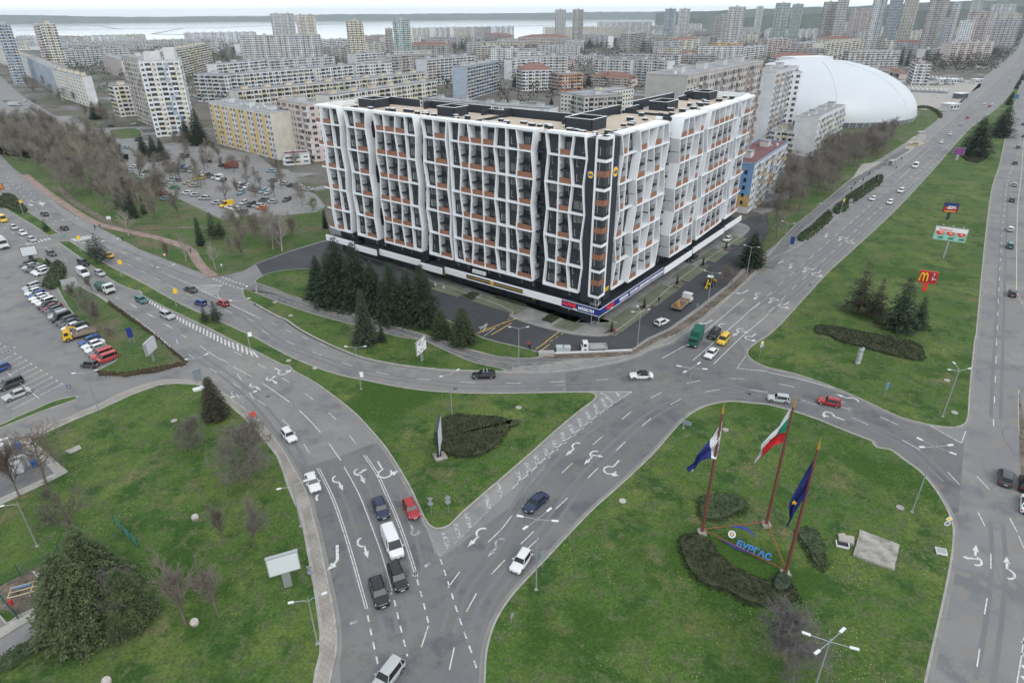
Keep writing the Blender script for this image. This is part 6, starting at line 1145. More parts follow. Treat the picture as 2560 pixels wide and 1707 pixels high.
for i,(lab,p_)in enumerate((('nearest evergreen hedge section beside the right road',(7,275,610,400,520,540,390,590,420,560,480,430,590,330,655,280,650)),('short evergreen hedge section behind the yellow lamp banner',(7,600,350,690,300,740,330,700,380,620,400)),('long evergreen hedge section beyond the square sign',(7,700,260,850,160,1000,60,1050,60,1040,120,900,220,780,300,720,300)))):mound('hedge',lab,PT(p_),1.6,M['hedge_leaf'],10+i,cat='hedge',soft=.6,step=.5,leaf=.5)
mound('hedge','brown clipped hedge round the corner of the parking strip',PT((8,880,262,930,290,1150,300,1450,250,1690,205,1715,222,1450,285,1150,330,920,318,880,290)),.8,M['brown_hedge'],14,cat='hedge',soft=.3,sm=0)
mound('hedge','brown clipped hedge between parking strip and left carriageway',PT((4,1005,1205,1285,1405,1480,1555),(8,1600,100,1700,190,1720,205,1590,120),(4,1490,1590,1270,1425,990,1230)),.8,M['brown_hedge'],15,cat='hedge',soft=.3,sm=0)
mound('shrub_bed','dark juniper thicket on the median at the far left',PT((4,-60,330,0,250,120,235,200,300,245,350,240,390,160,390,60,350)),1.6,M['hedge_leaf'],16,step=.5,leaf=.5)
mound('shrub_bed','green bush behind the row of parked cars',PT((4,440,980,520,860,590,870,610,960,560,1060,470,1100,390,1060)),2.2,M['hedge_leaf'],17,step=.45,leaf=.45)
mound('shrub_bed','small bush beside the empty framed billboard',PT((4,400,850,440,825,480,860,470,890,420,880)),1.4,M['hedge_leaf'],18,step=.4)
mound('hedge','curved clipped hedge round the lawn at the dome',PT((3,1380,985,1460,985,1570,1030,1600,1080,1580,1090,1540,1040,1450,1000,1380,1000)),1.2,M['hedge_leaf'],19,cat='hedge',soft=.4,step=.7,leaf=.7)
mound('shrub_bed','round bush at the foot of the big median cedar',PT((3,1790,1430,1880,1420,2000,1430,1990,1470,1920,1500,1820,1480)),1.0,M['cotoneaster'],20,step=.6,leaf=.5)
for i,(s0,s1)in enumerate(((9.5,12.4),(34,36.8))):mound('shrub_bed',['low shrubs in the planter left of the letter sign','low shrubs in the planter near the shop entrance'][i],[LW(s0,.9),LW(s1,.9),LW(s1,4.4),LW(s0,4.4)],.5,M['cotoneaster'],30+i,sm=0,soft=.3)
mound('hedge','low hedge along the shop windows of the left wing',[LW(20,-.6),LW(30,-.6),LW(30,.6),LW(20,.6)],.7,M['hedge_leaf'],34,cat='hedge',sm=0,soft=.3)
for i,(s0,s1)in enumerate(((-2,1.5),(15,17.5),(33.6,38),(52.5,55),(71,73.5))):
 g=RW((s0+s1)/2,4.2);tree(g,cyp,.26,'young cypress in the planting bed before the right wing',name='young_cypress',group='young cypresses before the right wing')
# ------------------------------------------------------------------ vehicles
M['car_paint']=mat('car_paint',(1,1,1),.28,obj=True,var=.06,spec=.4);M['car_paint'].node_tree.nodes['Principled BSDF'].inputs['Coat Weight'].default_value=.25
M['car_glass']=mat('car_glass',(.014,.018,.021),.1,spec=.35);M['tyre']=mat('tyre',(.02,.02,.02),.85);M['rim']=mat('wheel_rim',(.35,.36,.37),.35,metal=.7);M['headlight']=mat('headlight_glass',(.7,.72,.74),.1);M['taillight']=mat('taillight_red',(.35,.015,.012),.2);M['plastic']=mat('black_plastic',(.025,.025,.027),.6);M['plate']=mat('number_plate',(.7,.7,.7),.5)
SPEC={
 'hatch':(4.0,1.72,1.48,.93,.31,.43,.9,.985,.88),'sedan':(4.65,1.8,1.44,.93,.29,.42,.73,.86,.87),'wagon':(4.7,1.8,1.5,.94,.28,.41,.9,.975,.88),
 'suv':(4.6,1.86,1.68,1.05,.28,.4,.9,.975,1.0),'van':(5.3,2.0,2.25,1.25,.16,.3,.985,.995,1.12),'mpv':(4.4,1.8,1.82,1.1,.22,.36,.96,.99,1.02),'small':(3.5,1.62,1.48,.92,.24,.38,.93,.99,.88)}
def loft(mb,st,sm=True,cap=True):
 n=len(st[0]);o=[]
 for s in st:o+=s
 mb.add(o,[(i*n+k,i*n+(k+1)%n,(i+1)*n+(k+1)%n,(i+1)*n+k)for i in range(len(st)-1)for k in range(n)],sm)
 if cap:mb.add(st[0],[tuple(range(n-1,-1,-1))]);mb.add(st[-1],[tuple(range(n))])
def make_car(kind,loc,label,cat,group,rails=False,dark_roof=False):
 L_,W_,H_,belt,b1,w1,r1,g1,bh=SPEC[kind];root=empty({'van':'van','mpv':'van'}.get(kind,'car'),loc,0,label,cat,group);hw=W_/2;X=lambda u:L_/2-u*L_
 body=MB();body.use(M['car_paint'])
 def sec(u,zt,w,zb=.3):
  x=X(u);w2=w*.9;return[Vector((x,-w,zb+.12)),Vector((x,-w*.96,zb)),Vector((x,w*.96,zb)),Vector((x,w,zb+.12)),Vector((x,w,zt-.22)),Vector((x,w2,zt-.03)),Vector((x,w2*.7,zt)),Vector((x,-w2*.7,zt)),Vector((x,-w2,zt-.03)),Vector((x,-w,zt-.22))]
 tail=belt if kind not in('sedan',)else belt+.03
 st=[sec(0,bh*.78,hw*.74,.34),sec(.012,bh*.86,hw*.86,.28),sec(.05,bh*.93,hw*.96,.24),sec(.12,bh*.98,hw,.22),sec(b1,belt-.01,hw,.22),sec(.5,belt,hw,.22),sec(.8,belt+.01,hw,.22),sec(.94,tail,hw*.98,.24),sec(.985,tail-.05,hw*.9,.3),sec(1,tail-.2,hw*.8,.36)]
 loft(body,st)
 gh=MB();cw=hw*.93;rw_=hw*.74 if kind not in('van','mpv')else hw*.84
 B0,B1,T0,T1=X(b1),X(g1),X(w1),X(r1);zb=belt-.06;zt=H_
 bl,br_,tl,tr_=[(B0,-cw,zb),(B0,cw,zb),(T0,rw_,zt-.06),(T0,-rw_,zt-.06)],None,None,None
 P8=[(B0,-cw,zb),(B0,cw,zb),(B1,cw,zb),(B1,-cw,zb),(T0,-rw_,zt-.05),(T0,rw_,zt-.05),(T1,rw_,zt-.05),(T1,-rw_,zt-.05)]
 gh.use(M['car_glass']);gh.add(P8,[(0,1,5,4),(2,3,7,6),(1,2,6,5),(3,0,4,7)])
 body.use(M['car_glass']if dark_roof else M['car_paint']);mx_=(T0+T1)/2
 rs=[[Vector((x,-rw_*w_,zt-.06)),Vector((x,-rw_*w_*.8,zt-.01+c)),Vector((x,0,zt+.02+c)),Vector((x,rw_*w_*.8,zt-.01+c)),Vector((x,rw_*w_,zt-.06)),Vector((x,0,zt-.12))]for x,w_,c in((T0+.06,.97,-.03),(T0-.3,1.02,0),(mx_,1.03,.01),(T1+.3,1.02,0),(T1-.05,.95,-.03))]
 loft(body,rs)
 body.use(M['car_paint'])
 def pil(p,q,w_=.07):body.beam(p,q,w_,.05)
 for s in(-1,1):
  pil((B0,s*cw,zb),(T0,s*rw_,zt-.05));pil((B1,s*cw,zb),(T1,s*rw_,zt-.05),.12)
  xm=B0+(B1-B0)*.5;xt=T0+(T1-T0)*.42;body.use(M['plastic']if kind!='van' else M['car_paint']);pil((xm,s*(cw+.005),zb),(xt,s*(rw_+.01),zt-.05));body.use(M['car_paint'])
  if kind in('wagon','mpv','suv','hatch'):pil((B0+(B1-B0)*.8,s*cw,zb),(T0+(T1-T0)*.88,s*rw_,zt-.05),.1)
  if kind=='van':
   body.hexa([Vector((X(.42),s*cw,zb-.05)),Vector((X(.99),s*cw,zb-.05)),Vector((X(.99),s*(cw+.05),zb-.05)),Vector((X(.42),s*(cw+.05),zb-.05))],[Vector((X(.46),s*rw_,zt-.08)),Vector((X(.985),s*rw_,zt-.08)),Vector((X(.985),s*(rw_+.05),zt-.08)),Vector((X(.46),s*(rw_+.05),zt-.08))])
 if kind=='van':body.box((X(.992),0,1.55),(.06,cw*1.7,1.2))
 body.use(M['plastic']);body.box((X(.0)+.005,0,.42),(.06,W_*.5,.16));body.box((X(1)-.005,0,.4),(.06,W_*.62,.16));body.box((0,0,.27),(L_*.86,W_*.94,.1))
 body.use(M['plate']);body.box((X(0)+.045,0,.5),(.02,.5,.11));body.box((X(1)-.045,0,.62),(.02,.5,.11))
 for s in(-1,1):body.use(M['plastic']);body.tube([(X(.165),s*(hw-.05),.34),(X(.165),s*(hw+.012),.34)],.37,14,sm=False);body.tube([(X(.81),s*(hw-.05),.34),(X(.81),s*(hw+.012),.34)],.37,14,sm=False)
 body.build('body',root);gh.build('window',root)
 for xx in(.165,.81):
  for s in(-1,1):
   wh=MB();wh.use(M['tyre']);x=X(xx);wh.tube([(x,s*(hw-.2),.32),(x,s*(hw+.025),.32)],.32,16,sm=False);wo_=wh.build('wheel',root);r2=MB();r2.use(M['rim']);r2.tube([(x,s*(hw+.0),.32),(x,s*(hw+.035),.32)],.21,12,sm=False);r2.build('rim',wo_)
 for s in(-1,1):
  h=MB();h.use(M['headlight']);h.hexa([Vector((X(.012),s*hw*.56,bh*.62)),Vector((X(.05),s*hw*.93,bh*.64)),Vector((X(.09),s*hw*.93,bh*.66)),Vector((X(.03),s*hw*.56,bh*.64))],[Vector((X(.016),s*hw*.56,bh*.8)),Vector((X(.05),s*hw*.95,bh*.84)),Vector((X(.11),s*hw*.95,bh*.9)),Vector((X(.03),s*hw*.56,bh*.84))]);h.build('headlight',root)
  t=MB();t.use(M['taillight']);t.box((X(.988),s*hw*.78,belt-.2 if kind!='van' else 1.1),(.1,.26,.24 if kind!='van' else .5));t.build('taillight',root)
  mi=MB();mi.use(M['car_paint']);mi.box((X(b1)-.28,s*(hw+.1),belt+.04),(.12,.2,.14));mi.build('wing_mirror',root)
 if rails:
  m=MB();m.use(M['lamp_white'])
  for u in(.5,.64):m.box((X(u),0,H_+.1),(.07,W_*.82,.05))
  m.build('roof_bar',root)
 return root
CP={};CC={'white':(.62,.63,.64),'black':(.012,.013,.016),'grey':(.12,.125,.13),'silver':(.38,.4,.41),'red':(.3,.015,.02),'blue':(.02,.07,.25),'dark blue':(.01,.02,.06),'green':(.02,.17,.06),'teal':(.02,.13,.12),'yellow':(.62,.4,.02),'orange':(.6,.14,.02),'dark green':(.015,.07,.045),'light blue':(.2,.34,.42),'maroon':(.12,.015,.02),'beige':(.4,.36,.3),'coral':(.42,.05,.05),'dark grey':(.05,.055,.06)}
def paint(o,c):
 o.color=tuple(c)+(1,)
 for ch in(KIDS.get(o)or o.children):paint(ch,c)
def car(kind,colr,rear,front,label,group=None,rails=False,dark_roof=False,z=.012):
 key=(kind,rails,dark_roof);cat={'van':'van','mpv':'van'}.get(kind,'car')
 if key not in CP:o=make_car(kind,(0,0,0),label,cat,group,rails,dark_roof);CP[key]=o;KIDS[o]=list(o.children);[KIDS.setdefault(c,list(c.children))for c in KIDS[o]]
 else:
  o=copy_tree(CP[key]);KIDS[o]=list(o.children);tag(o,label,cat,group)
  if not group and 'group' in o:del o['group']
 a,b=G(*rear),G(*front);d=b-a;c=(a+b)/2;o.location=(c.x,c.y,z);o.rotation_euler.z=math.atan2(d.y,d.x);fix_color(o,CC[colr]);return o
def fix_color(o,c):
 o.color=tuple(c)+(1,)
 for ch in o.children:fix_color(ch,c)
for a in(('sedan','white',(10,1295,330),(10,1075,332),'white saloon with a black roof driving left across the junction',None,False,True),('wagon','black',(9,2190,325),(9,1995,330),'black estate car with white roof bars on the upper carriageway',None,True),
 ('hatch','white',(9,270,840),(9,345,930),'white hatchback nearest the sidewalk bend on the left carriageway'),('sedan','white',(9,500,1250),(9,550,1380),'white saloon on the dark asphalt beside the sidewalk lamp'),
 ('sedan','dark blue',(9,1125,1490),(13,1172,50),'dark blue saloon in front of the white van in the queue'),('hatch','red',(9,1390,1490),(13,1465,75),'red hatchback in the lane next to the grass triangle'),('van','white',(13,1218,225),(13,1298,420),'white delivery van in the queue at the triangle'),
 ('wagon','black',(13,1270,530),(13,1340,715),'dark estate car directly below the white van'),('suv','black',(13,1100,660),(13,1170,880),'black car with bright headlights, lowest in the left queue'),('suv','silver',(13,1290,1430),(13,1130,1640),'silver car with sunroof cut by the bottom edge'),
 ('sedan','dark blue',(10,290,1440),(14,145,0),'dark blue saloon heading down the junction arm beside the lamp'),('hatch','white',(14,135,400),(14,30,555),'white hatchback at the kerb of the flag island'),('suv','black',(6,1885,1480),(6,1815,1555),'black car beside the green van at the give way line'),
 ('sedan','white',(10,1865,85),(10,1785,170),'white saloon in front of the yellow minibus at the give way line'),('mpv','yellow',(6,1975,1525),(10,1895,55),'yellow minibus behind the white saloon'),('hatch','silver',(11,170,555),(11,15,535),'silver hatchback on the roundabout behind the middle flag'),
 ('hatch','red',(11,655,595),(11,460,555),'red hatchback on the roundabout right of the silver one'),('suv','dark grey',(11,2170,1340),(11,2172,1205),'black off road car with a pale roof heading up the right road'),('suv','black',(11,2360,1370),(11,2365,1290),'dark car cut by the right edge'),('sedan','white',(11,2372,1560),(11,2376,1480),'white car cut by the right edge below the dark one'),
 ('sedan','dark grey',(4,440,425),(4,385,395),'dark car on the upper left carriageway before the crossing, nearest the median'),('hatch','black',(4,625,555),(4,560,525),'black hatchback at the pedestrian crossing'),('sedan','yellow',(4,1040,810),(4,960,775),'yellow taxi beside the spreading pine'),('sedan','dark grey',(4,1800,1125),(4,1705,1085),'dark grey saloon before the hatched wedge'),
 ('small','blue',(4,1890,1245),(4,1800,1215),'small blue car left of the small pine'),('hatch','red',(4,2090,1250),(4,2005,1215),'dark red hatchback behind the small pine'),('van','yellow',(4,10,440),(4,60,490),'yellow van at the left edge of the carriageway'),('hatch','silver',(4,105,515),(4,165,555),'silver hatchback following the yellow van'),('sedan','white',(4,180,565),(4,245,605),'white saloon second behind the yellow van'),
 ('hatch','silver',(4,265,630),(4,335,665),'pale hatchback just before the crossing stripes'),('hatch','dark grey',(4,440,755),(4,515,795),'dark hatchback right of the empty framed billboard'),('suv','black',(4,725,840),(4,815,885),'black off road car ahead of the white van'),('van','white',(4,715,925),(4,830,1000),'white van on the carriageway behind bare branches'),('hatch','silver',(4,885,935),(4,965,980),'silver hatchback beside the white van'),
 ('hatch','teal',(4,1265,1185),(4,1345,1225),'teal hatchback beside the ladder marking'),('suv','silver',(4,1495,1325),(4,1590,1370),'silver car following the teal hatchback'),
 ('small','blue',(8,55,250),(8,-40,290),'bright blue small car at the left edge of the car park'),('mpv','dark grey',(8,205,375),(8,0,455),'dark grey people carrier in the marked bays'),('sedan','silver',(8,270,465),(8,55,545),'silver saloon in the marked bays nearest the verge'),('small','dark grey',(8,880,235),(8,775,225),'small dark car at the end of the parked row'),
 ('hatch','silver',(7,2258,165),(7,2262,118),'silver car on the right road, farthest of the near five'),('sedan','black',(7,2232,305),(7,2238,258),'black saloon on the right road before the median bend'),('hatch','white',(7,2215,580),(7,2222,522),'white hatchback on the right road beside the wide billboard'),('suv','teal',(7,2215,740),(7,2222,670),'teal off road car on the right road'),('hatch','black',(7,2235,1180),(7,2240,1108),'black hatchback on the right road, nearest of five'),
 ('hatch','white',(7,985,255),(7,935,285),'white hatchback on the far road left lane'),('hatch','white',(7,1138,285),(7,1095,320),'white hatchback near the median sign'),('suv','white',(7,1245,180),(7,1195,215),'white off road car on the middle lane of the far road'),
 ('hatch','white',(6,2010,625),(6,1935,665),'white hatchback parked before the far part of the right wing'),('suv','dark grey',(6,1695,805),(6,1615,855),'dark car parked before the right wing'),('hatch','white',(6,1320,1430),(6,1425,1385),'white hatchback parked beside the verge right of the corner')):
 car(*a)
for i,(x,y,c)in enumerate(((1590,1315,'white'),(1670,1240,'white'),(1770,1152,'silver'),(1828,1092,'red'),(2030,985,'red'),(2055,965,'white'),(1987,962,'white'),(2215,752,'silver'),(2218,724,'white'),(2262,640,'white'),(2288,626,'white'))):
 car('hatch',c,(3,x+18,y-14),(3,x-18,y+14),'%s car of the distant oncoming traffic on the right hand road'%c,'distant oncoming cars %s'%c)
for i,(x,y,c)in enumerate(((2265,1508,'black'),(2292,1362,'dark grey'),(2262,1262,'silver'),(2297,1098,'silver'),(2340,1150,'black'),(2345,1260,'maroon'))):
 car('sedan',c,(3,x-2,y+20),(3,x+3,y-20),'%s car driving away at the far right'%c,'cars driving away at the far right, %s'%c)
car('van','white',(3,1375,1515),(3,1325,1562),'white van on the far road beside the bus stop')
row=[(4,265,872,'black','wagon'),(4,285,893,'silver','sedan'),(4,305,912,'dark grey','sedan'),(4,345,922,'dark grey','suv'),(4,372,935,'white','suv'),(4,385,952,'white','hatch'),(4,298,1085,'silver','suv'),(4,305,1110,'silver','hatch'),(4,312,1132,'white','hatch'),(4,345,1155,'blue','hatch'),(4,365,1175,'white','sedan'),(4,392,1200,'white','sedan'),(4,432,1225,'white','suv'),
       (4,440,1250,'black','sedan'),(4,478,1272,'maroon','sedan'),(4,498,1298,'dark grey','hatch'),(4,525,1325,'grey','hatch'),(4,548,1340,'silver','wagon'),(4,562,1368,'black','van' if 0 else 'mpv'),(4,615,1392,'dark grey','wagon'),(4,648,1415,'dark grey','sedan'),(4,672,1448,'white','sedan'),(4,715,1460,'dark grey','suv'),(4,735,1500,'white','wagon'),
       (8,830,10,'blue','wagon'),(8,862,45,'white','sedan'),(8,880,85,'white','hatch'),(8,905,115,'grey','hatch'),(8,945,140,'coral','mpv'),(8,980,178,'coral','mpv')]
ordn='first second third fourth fifth sixth seventh eighth ninth tenth eleventh twelfth thirteenth fourteenth fifteenth sixteenth seventeenth eighteenth nineteenth twentieth'.split()
nm={}
for t,x,y,c,k in row:
 nm[c]=nm.get(c,0)+1;L2=78 if k in('mpv','sedan','wagon')else 70
 car(k,c,(t,x+L2,y-L2*.36),(t,x-L2,y+L2*.36),'%s car in the slanted parked row, %s %s one from the framed billboard'%(c,ordn[nm[c]-1],c),'cars parked in the slanted row')
est=[(4,1190,25,'silver',0),(4,1318,70,'white',0),(4,1365,92,'green',0),(4,1440,110,'grey',0),(4,1492,142,'grey',0),(4,1565,148,'silver',0),(4,1605,168,'green',0),(4,1722,218,'white',0),(4,1792,238,'silver',0),(4,1880,268,'silver',0),(4,1990,310,'silver',0),(4,2120,352,'white',0),(4,2168,366,'white',0),(4,2232,392,'dark blue',0),
       (4,1585,98,'silver',0),(4,1625,100,'grey',0),(4,1730,130,'beige',0),(4,1780,150,'beige',0),(4,1345,22,'green',0),(4,1480,225,'red',0),(4,1510,270,'light blue',0),(4,1560,12,'grey',0),
       (4,1700,5,'grey',1),(4,1725,10,'dark grey',1),(4,1760,15,'silver',1),(4,1818,30,'silver',1),(4,1850,45,'white',1),(4,1900,55,'dark grey',1),(4,1938,66,'black',1),(4,1975,75,'silver',1),(4,2050,100,'black',1),(4,1815,85,'yellow',1),(4,1858,80,'yellow',1),(4,2200,148,'white',1),(4,2232,155,'dark grey',1),(4,2265,162,'white',1),(4,2305,175,'grey',1),(4,2345,190,'grey',1),(4,2215,216,'light blue',1),(4,2310,328,'black',1),(4,2240,310,'silver',1),
       (5,20,192,'grey',1),(5,62,203,'light blue',1),(5,110,216,'silver',1),(5,22,342,'silver',0),(5,55,357,'orange',0),(5,140,16,'light blue',0),(5,155,102,'grey',0),(5,258,132,'silver',0),(5,330,152,'dark grey',0),(5,405,168,'white',0),(5,480,186,'silver',0),(5,285,280,'dark grey',1),(5,150,300,'silver',0),(5,75,285,'grey',0),
       (0,240,1010,'silver',0),(0,275,1000,'white',0),(0,310,1018,'silver',0),(0,345,1040,'silver',0),(0,375,1055,'white',0),(0,405,1068,'silver',0),(0,435,1082,'grey',0),(0,455,1095,'white',0),(0,235,932,'white',1),(0,310,938,'dark blue',1),(0,690,1168,'white',1),(0,1020,1168,'black',0),(0,1235,1148,'silver',0),(0,170,965,'dark blue',0),
       (0,1010,1332,'silver',0),(0,1060,1335,'silver',0),(0,1085,1355,'dark green',0),(0,1120,1362,'silver',0),(0,1160,1370,'light blue',0),(0,1090,1415,'white',0),(0,980,1410,'silver',0),(0,1520,1512,'dark grey',1),(0,1575,1528,'dark blue',1),(0,1615,1538,'dark grey',1),(0,1665,1552,'blue',1),(0,1715,1562,'silver',1),(0,1665,1438,'silver',1),(0,1710,1448,'dark grey',1),(0,1908,1495,'dark grey',0),(0,2050,1535,'black',0),(0,1235,1545,'white',0),(0,1270,1300,'dark grey',0),(0,1275,1285,'dark grey',0)]
kinds=('hatch','sedan','wagon','hatch','suv');cnt={}
for i,(t,x,y,c,o)in enumerate(est):
 l=30 if t else 22;cnt[c]=cnt.get(c,0)+1
 car(kinds[i%5],c,(t,x+l,y+(l*.05 if o==0 else-l*.45)),(t,x-l,y-(l*.05 if o==0 else-l*.45)),'%s car parked among others in the housing estate behind the park'%c,'estate cars, %s'%c,z=.14)
car('van','yellow',(4,2140,320),(4,2030,345),'yellow minibus parked in the estate car park',z=.14);car('van','white',(4,2040,70),(4,1995,100),'white minibus at the end of the parked estate row',z=.14)
rk=random.Random(9)
for i in range(60):
 t,x,y=rk.choice(((2,rk.uniform(900,1060),rk.uniform(430,500)),(2,rk.uniform(360,430),rk.uniform(780,870)),(1,rk.uniform(1450,2330),rk.uniform(400,430)),(2,rk.uniform(0,70),rk.uniform(430,455)),(3,rk.uniform(1480,1700),rk.uniform(780,790))))
 c=rk.choice(('white','silver','grey','dark grey','silver'));car('hatch',c,(t,x+8,y+1),(t,x-8,y-2),'tiny %s car parked between the far blocks'%c,'cars parked between the far blocks, %s'%c)
def wheels(root,xs,hw,r=.48):
 for x in xs:
  for s in(-1,1):m=MB();m.use(M['tyre']);m.tube([(x,s*(hw-.3),r),(x,s*hw,r)],r,16,sm=False);m.use(M['rim']);m.tube([(x,s*(hw-.02),r),(x,s*(hw+.02),r)],r*.5,10,sm=False);m.build('wheel',root)
def truck(label,rear,front,L_,cabc,bodyc,kind,cat='truck',z=.012,sc=1.0,cabh=2.6):
 a,b=G(*rear),G(*front);d=b-a;c=(a+b)/2;root=empty('truck',(c.x,c.y,z),math.atan2(d.y,d.x),label,cat);x1=L_/2;hw=1.2*sc;ch=.75*sc
 cm_=wmat(cabc);m=MB();m.use(cm_);m.hexa([Vector((x1-1.9*sc,-hw,ch-.2)),Vector((x1,-hw*.97,ch-.2)),Vector((x1,hw*.97,ch-.2)),Vector((x1-1.9*sc,hw,ch-.2))],[Vector((x1-1.8*sc,-hw*.92,cabh)),Vector((x1-.45*sc,-hw*.9,cabh)),Vector((x1-.45*sc,hw*.9,cabh)),Vector((x1-1.8*sc,hw*.92,cabh))])
 m.use(M['plastic']);m.box((x1+.02,0,ch-.05),(.1,hw*1.8,.35));m.build('cab',root)
 g=MB();g.use(M['car_glass']);zz0,zz1=ch+(cabh-ch)*.48,cabh-.2;f=lambda z:x1-.45*sc*(z-ch+.2)/(cabh-ch+.2)+.02
 g.add([Vector((f(zz0),-hw*.85,zz0)),Vector((f(zz0),hw*.85,zz0)),Vector((f(zz1),hw*.8,zz1)),Vector((f(zz1),-hw*.8,zz1))],[(0,1,2,3)])
 for s in(-1,1):g.add([Vector((x1-1.3*sc,s*hw*.975,zz0)),Vector((x1-.45*sc,s*hw*.965,zz0)),Vector((x1-.6*sc,s*hw*.93,zz1)),Vector((x1-1.3*sc,s*hw*.94,zz1))],[(0,1,2,3)])
 g.build('window',root);fr=MB();fr.use(M['plastic']);fr.box((-.3,0,ch-.15),(L_-1.0,hw*1.1,.25));fr.build('frame',root)
 b_=MB();bl=L_-2.1*sc;bx=-L_/2+bl/2
 if kind=='box':b_.use(wmat(bodyc));b_.box((bx,0,ch+1.3),(bl,hw*2,2.5));b_.build('cargo_box',root)
 elif kind in('flat','tipper'):
  b_.use(wmat(bodyc));b_.box((bx,0,ch+.12),(bl,hw*2,.12));hh=.5 if kind=='flat' else .9
  for s in(-1,1):b_.box((bx,s*(hw-.03),ch+.15+hh/2),(bl,.06,hh))
  for s in(-1,1):b_.box((bx+s*(bl/2-.03),0,ch+.15+hh/2),(.06,hw*2-.12,hh))
  b_.build('load_bed',root)
  if kind=='tipper':q=MB();q.use(M['tarp']);q.hexa([Vector((bx-bl/2,-hw,ch+1.0)),Vector((bx+bl/2,-hw,ch+1.0)),Vector((bx+bl/2,hw,ch+1.0)),Vector((bx-bl/2,hw,ch+1.0))],[Vector((bx-bl/2,-.2,ch+1.5)),Vector((bx+bl/2,-.2,ch+1.5)),Vector((bx+bl/2,.2,ch+1.5)),Vector((bx-bl/2,.2,ch+1.5))]);q.build('tarpaulin',root)
 wheels(root,(x1-1.0*sc,-L_/2+1.2*sc)+((-L_/2+2.3*sc,)if L_>8 else()),hw,.48*sc)
 h=MB();h.use(M['headlight'])
 for s in(-1,1):h2=MB();h2.use(M['headlight']);h2.box((x1+.04,s*hw*.78,ch+.02),(.08,.35,.2));h2.build('headlight',root)
 return root,bx,bl,ch,hw
M['tarp']=wmat((.06,.12,.09))
truck('white cabbed tipper truck with a green tarpaulin on the left carriageway',(4,905,1075),(4,1045,1140),6.6,(.6,.6,.6),(.07,.13,.1),'tipper')
truck('white box truck at the left edge with a grey trailer behind',(4,-90,640),(4,120,760),8.5,(.62,.62,.62),(.6,.61,.62),'box',cabh=3.0)
truck('small white pickup truck with an empty grey bed by the containers',(10,875,75),(10,625,80),5.6,(.62,.63,.64),(.38,.38,.38),'flat',sc=.8,cabh=2.1)
r_,bx,bl,ch,hw=truck('white flatbed truck with a wooden load bed and an orange crane arm',(6,1465,1320),(6,1650,1170),8.2,(.6,.6,.6),(.3,.22,.15),'flat')
m=MB();m.use(wmat((.5,.25,.05)));m.beam((-3.2,.3,1.2),(-2.2,.2,2.2),.35);m.beam((-2.2,.2,2.2),(-3.6,-.5,1.9),.3);m.box((-3.5,-.5,1.4),(.7,.6,.7));m.build('crane_arm',r_);m=MB();m.use(M['soil']);m.box((-1.2,0,1.05),(3,1.8,.25));m.build('load',r_)
r_,*_=truck('yellow tow truck parked in the slanted row',(4,860,1500),(4,610,1560),6.6,(.6,.38,.03),(.25,.2,.16),'flat',cabh=2.4)
m=MB();m.use(wmat((.6,.38,.03)));m.beam((1.9,-.8,1.0),(1.9,-.6,3.0),.3);m.beam((1.9,-.6,3.0),(.2,-.3,2.4),.25);m.build('crane_arm',r_)
r_,*_=truck('dark green delivery van with a long tall body at the give way line',(6,1735,1495),(10,1625,95),6.2,(.012,.1,.07),(.012,.1,.07),'box',cat='van',sc=.85,cabh=2.2)
truck('dark red truck parked behind the park trees',(0,2180,1545),(0,2075,1552),6.5,(.25,.02,.02),(.25,.02,.02),'box',z=.14)
truck('long grey bus by the far parked cars',(0,90,975),(0,190,975),10,(.5,.5,.5),(.45,.47,.5),'box',cat='bus')  # the parked bus, built from the box truck shape in grey
g=G(6,1815,1050);rt=empty('backhoe_loader',(g.x,g.y,.01),R(60),'yellow backhoe loader with a white cab roof on the service lane','excavator');Y=wmat((.62,.4,.03))
m=MB();m.use(Y);m.box((.9,0,1.1),(2.0,1.0,.8));m.box((-.5,0,.9),(2.6,1.1,.5));m.build('body',rt);m=MB();m.use(M['car_glass']);m.box((-.6,0,1.9),(1.4,1.3,1.4));m.build('cab',rt);m=MB();m.use(M['lamp_white']);m.box((-.6,0,2.68),(1.6,1.5,.14));m.build('cab_roof',rt)
m=MB();m.use(Y);m.beam((1.2,-.6,1.1),(2.8,-.6,.5),.2);m.beam((1.2,.6,1.1),(2.8,.6,.5),.2);m.build('loader_arm',rt);m=MB();m.use(Y);m.hexa([Vector((2.7,-1.1,.1)),Vector((3.4,-1.1,.1)),Vector((3.4,1.1,.1)),Vector((2.7,1.1,.1))],[Vector((2.7,-1.1,.8)),Vector((2.9,-1.1,.8)),Vector((2.9,1.1,.8)),Vector((2.7,1.1,.8))]);m.build('bucket',rt)
m=MB();m.use(Y);m.beam((-1.8,0,.9),(-2.9,0,2.6),.25);m.beam((-2.9,0,2.6),(-3.9,0,1.0),.2);m.box((-3.9,0,.7),(.5,.6,.6));m.build('digger_arm',rt);wheels(rt,(1.3,),.95,.5);wheels(rt,(-1.0,),1.05,.75)
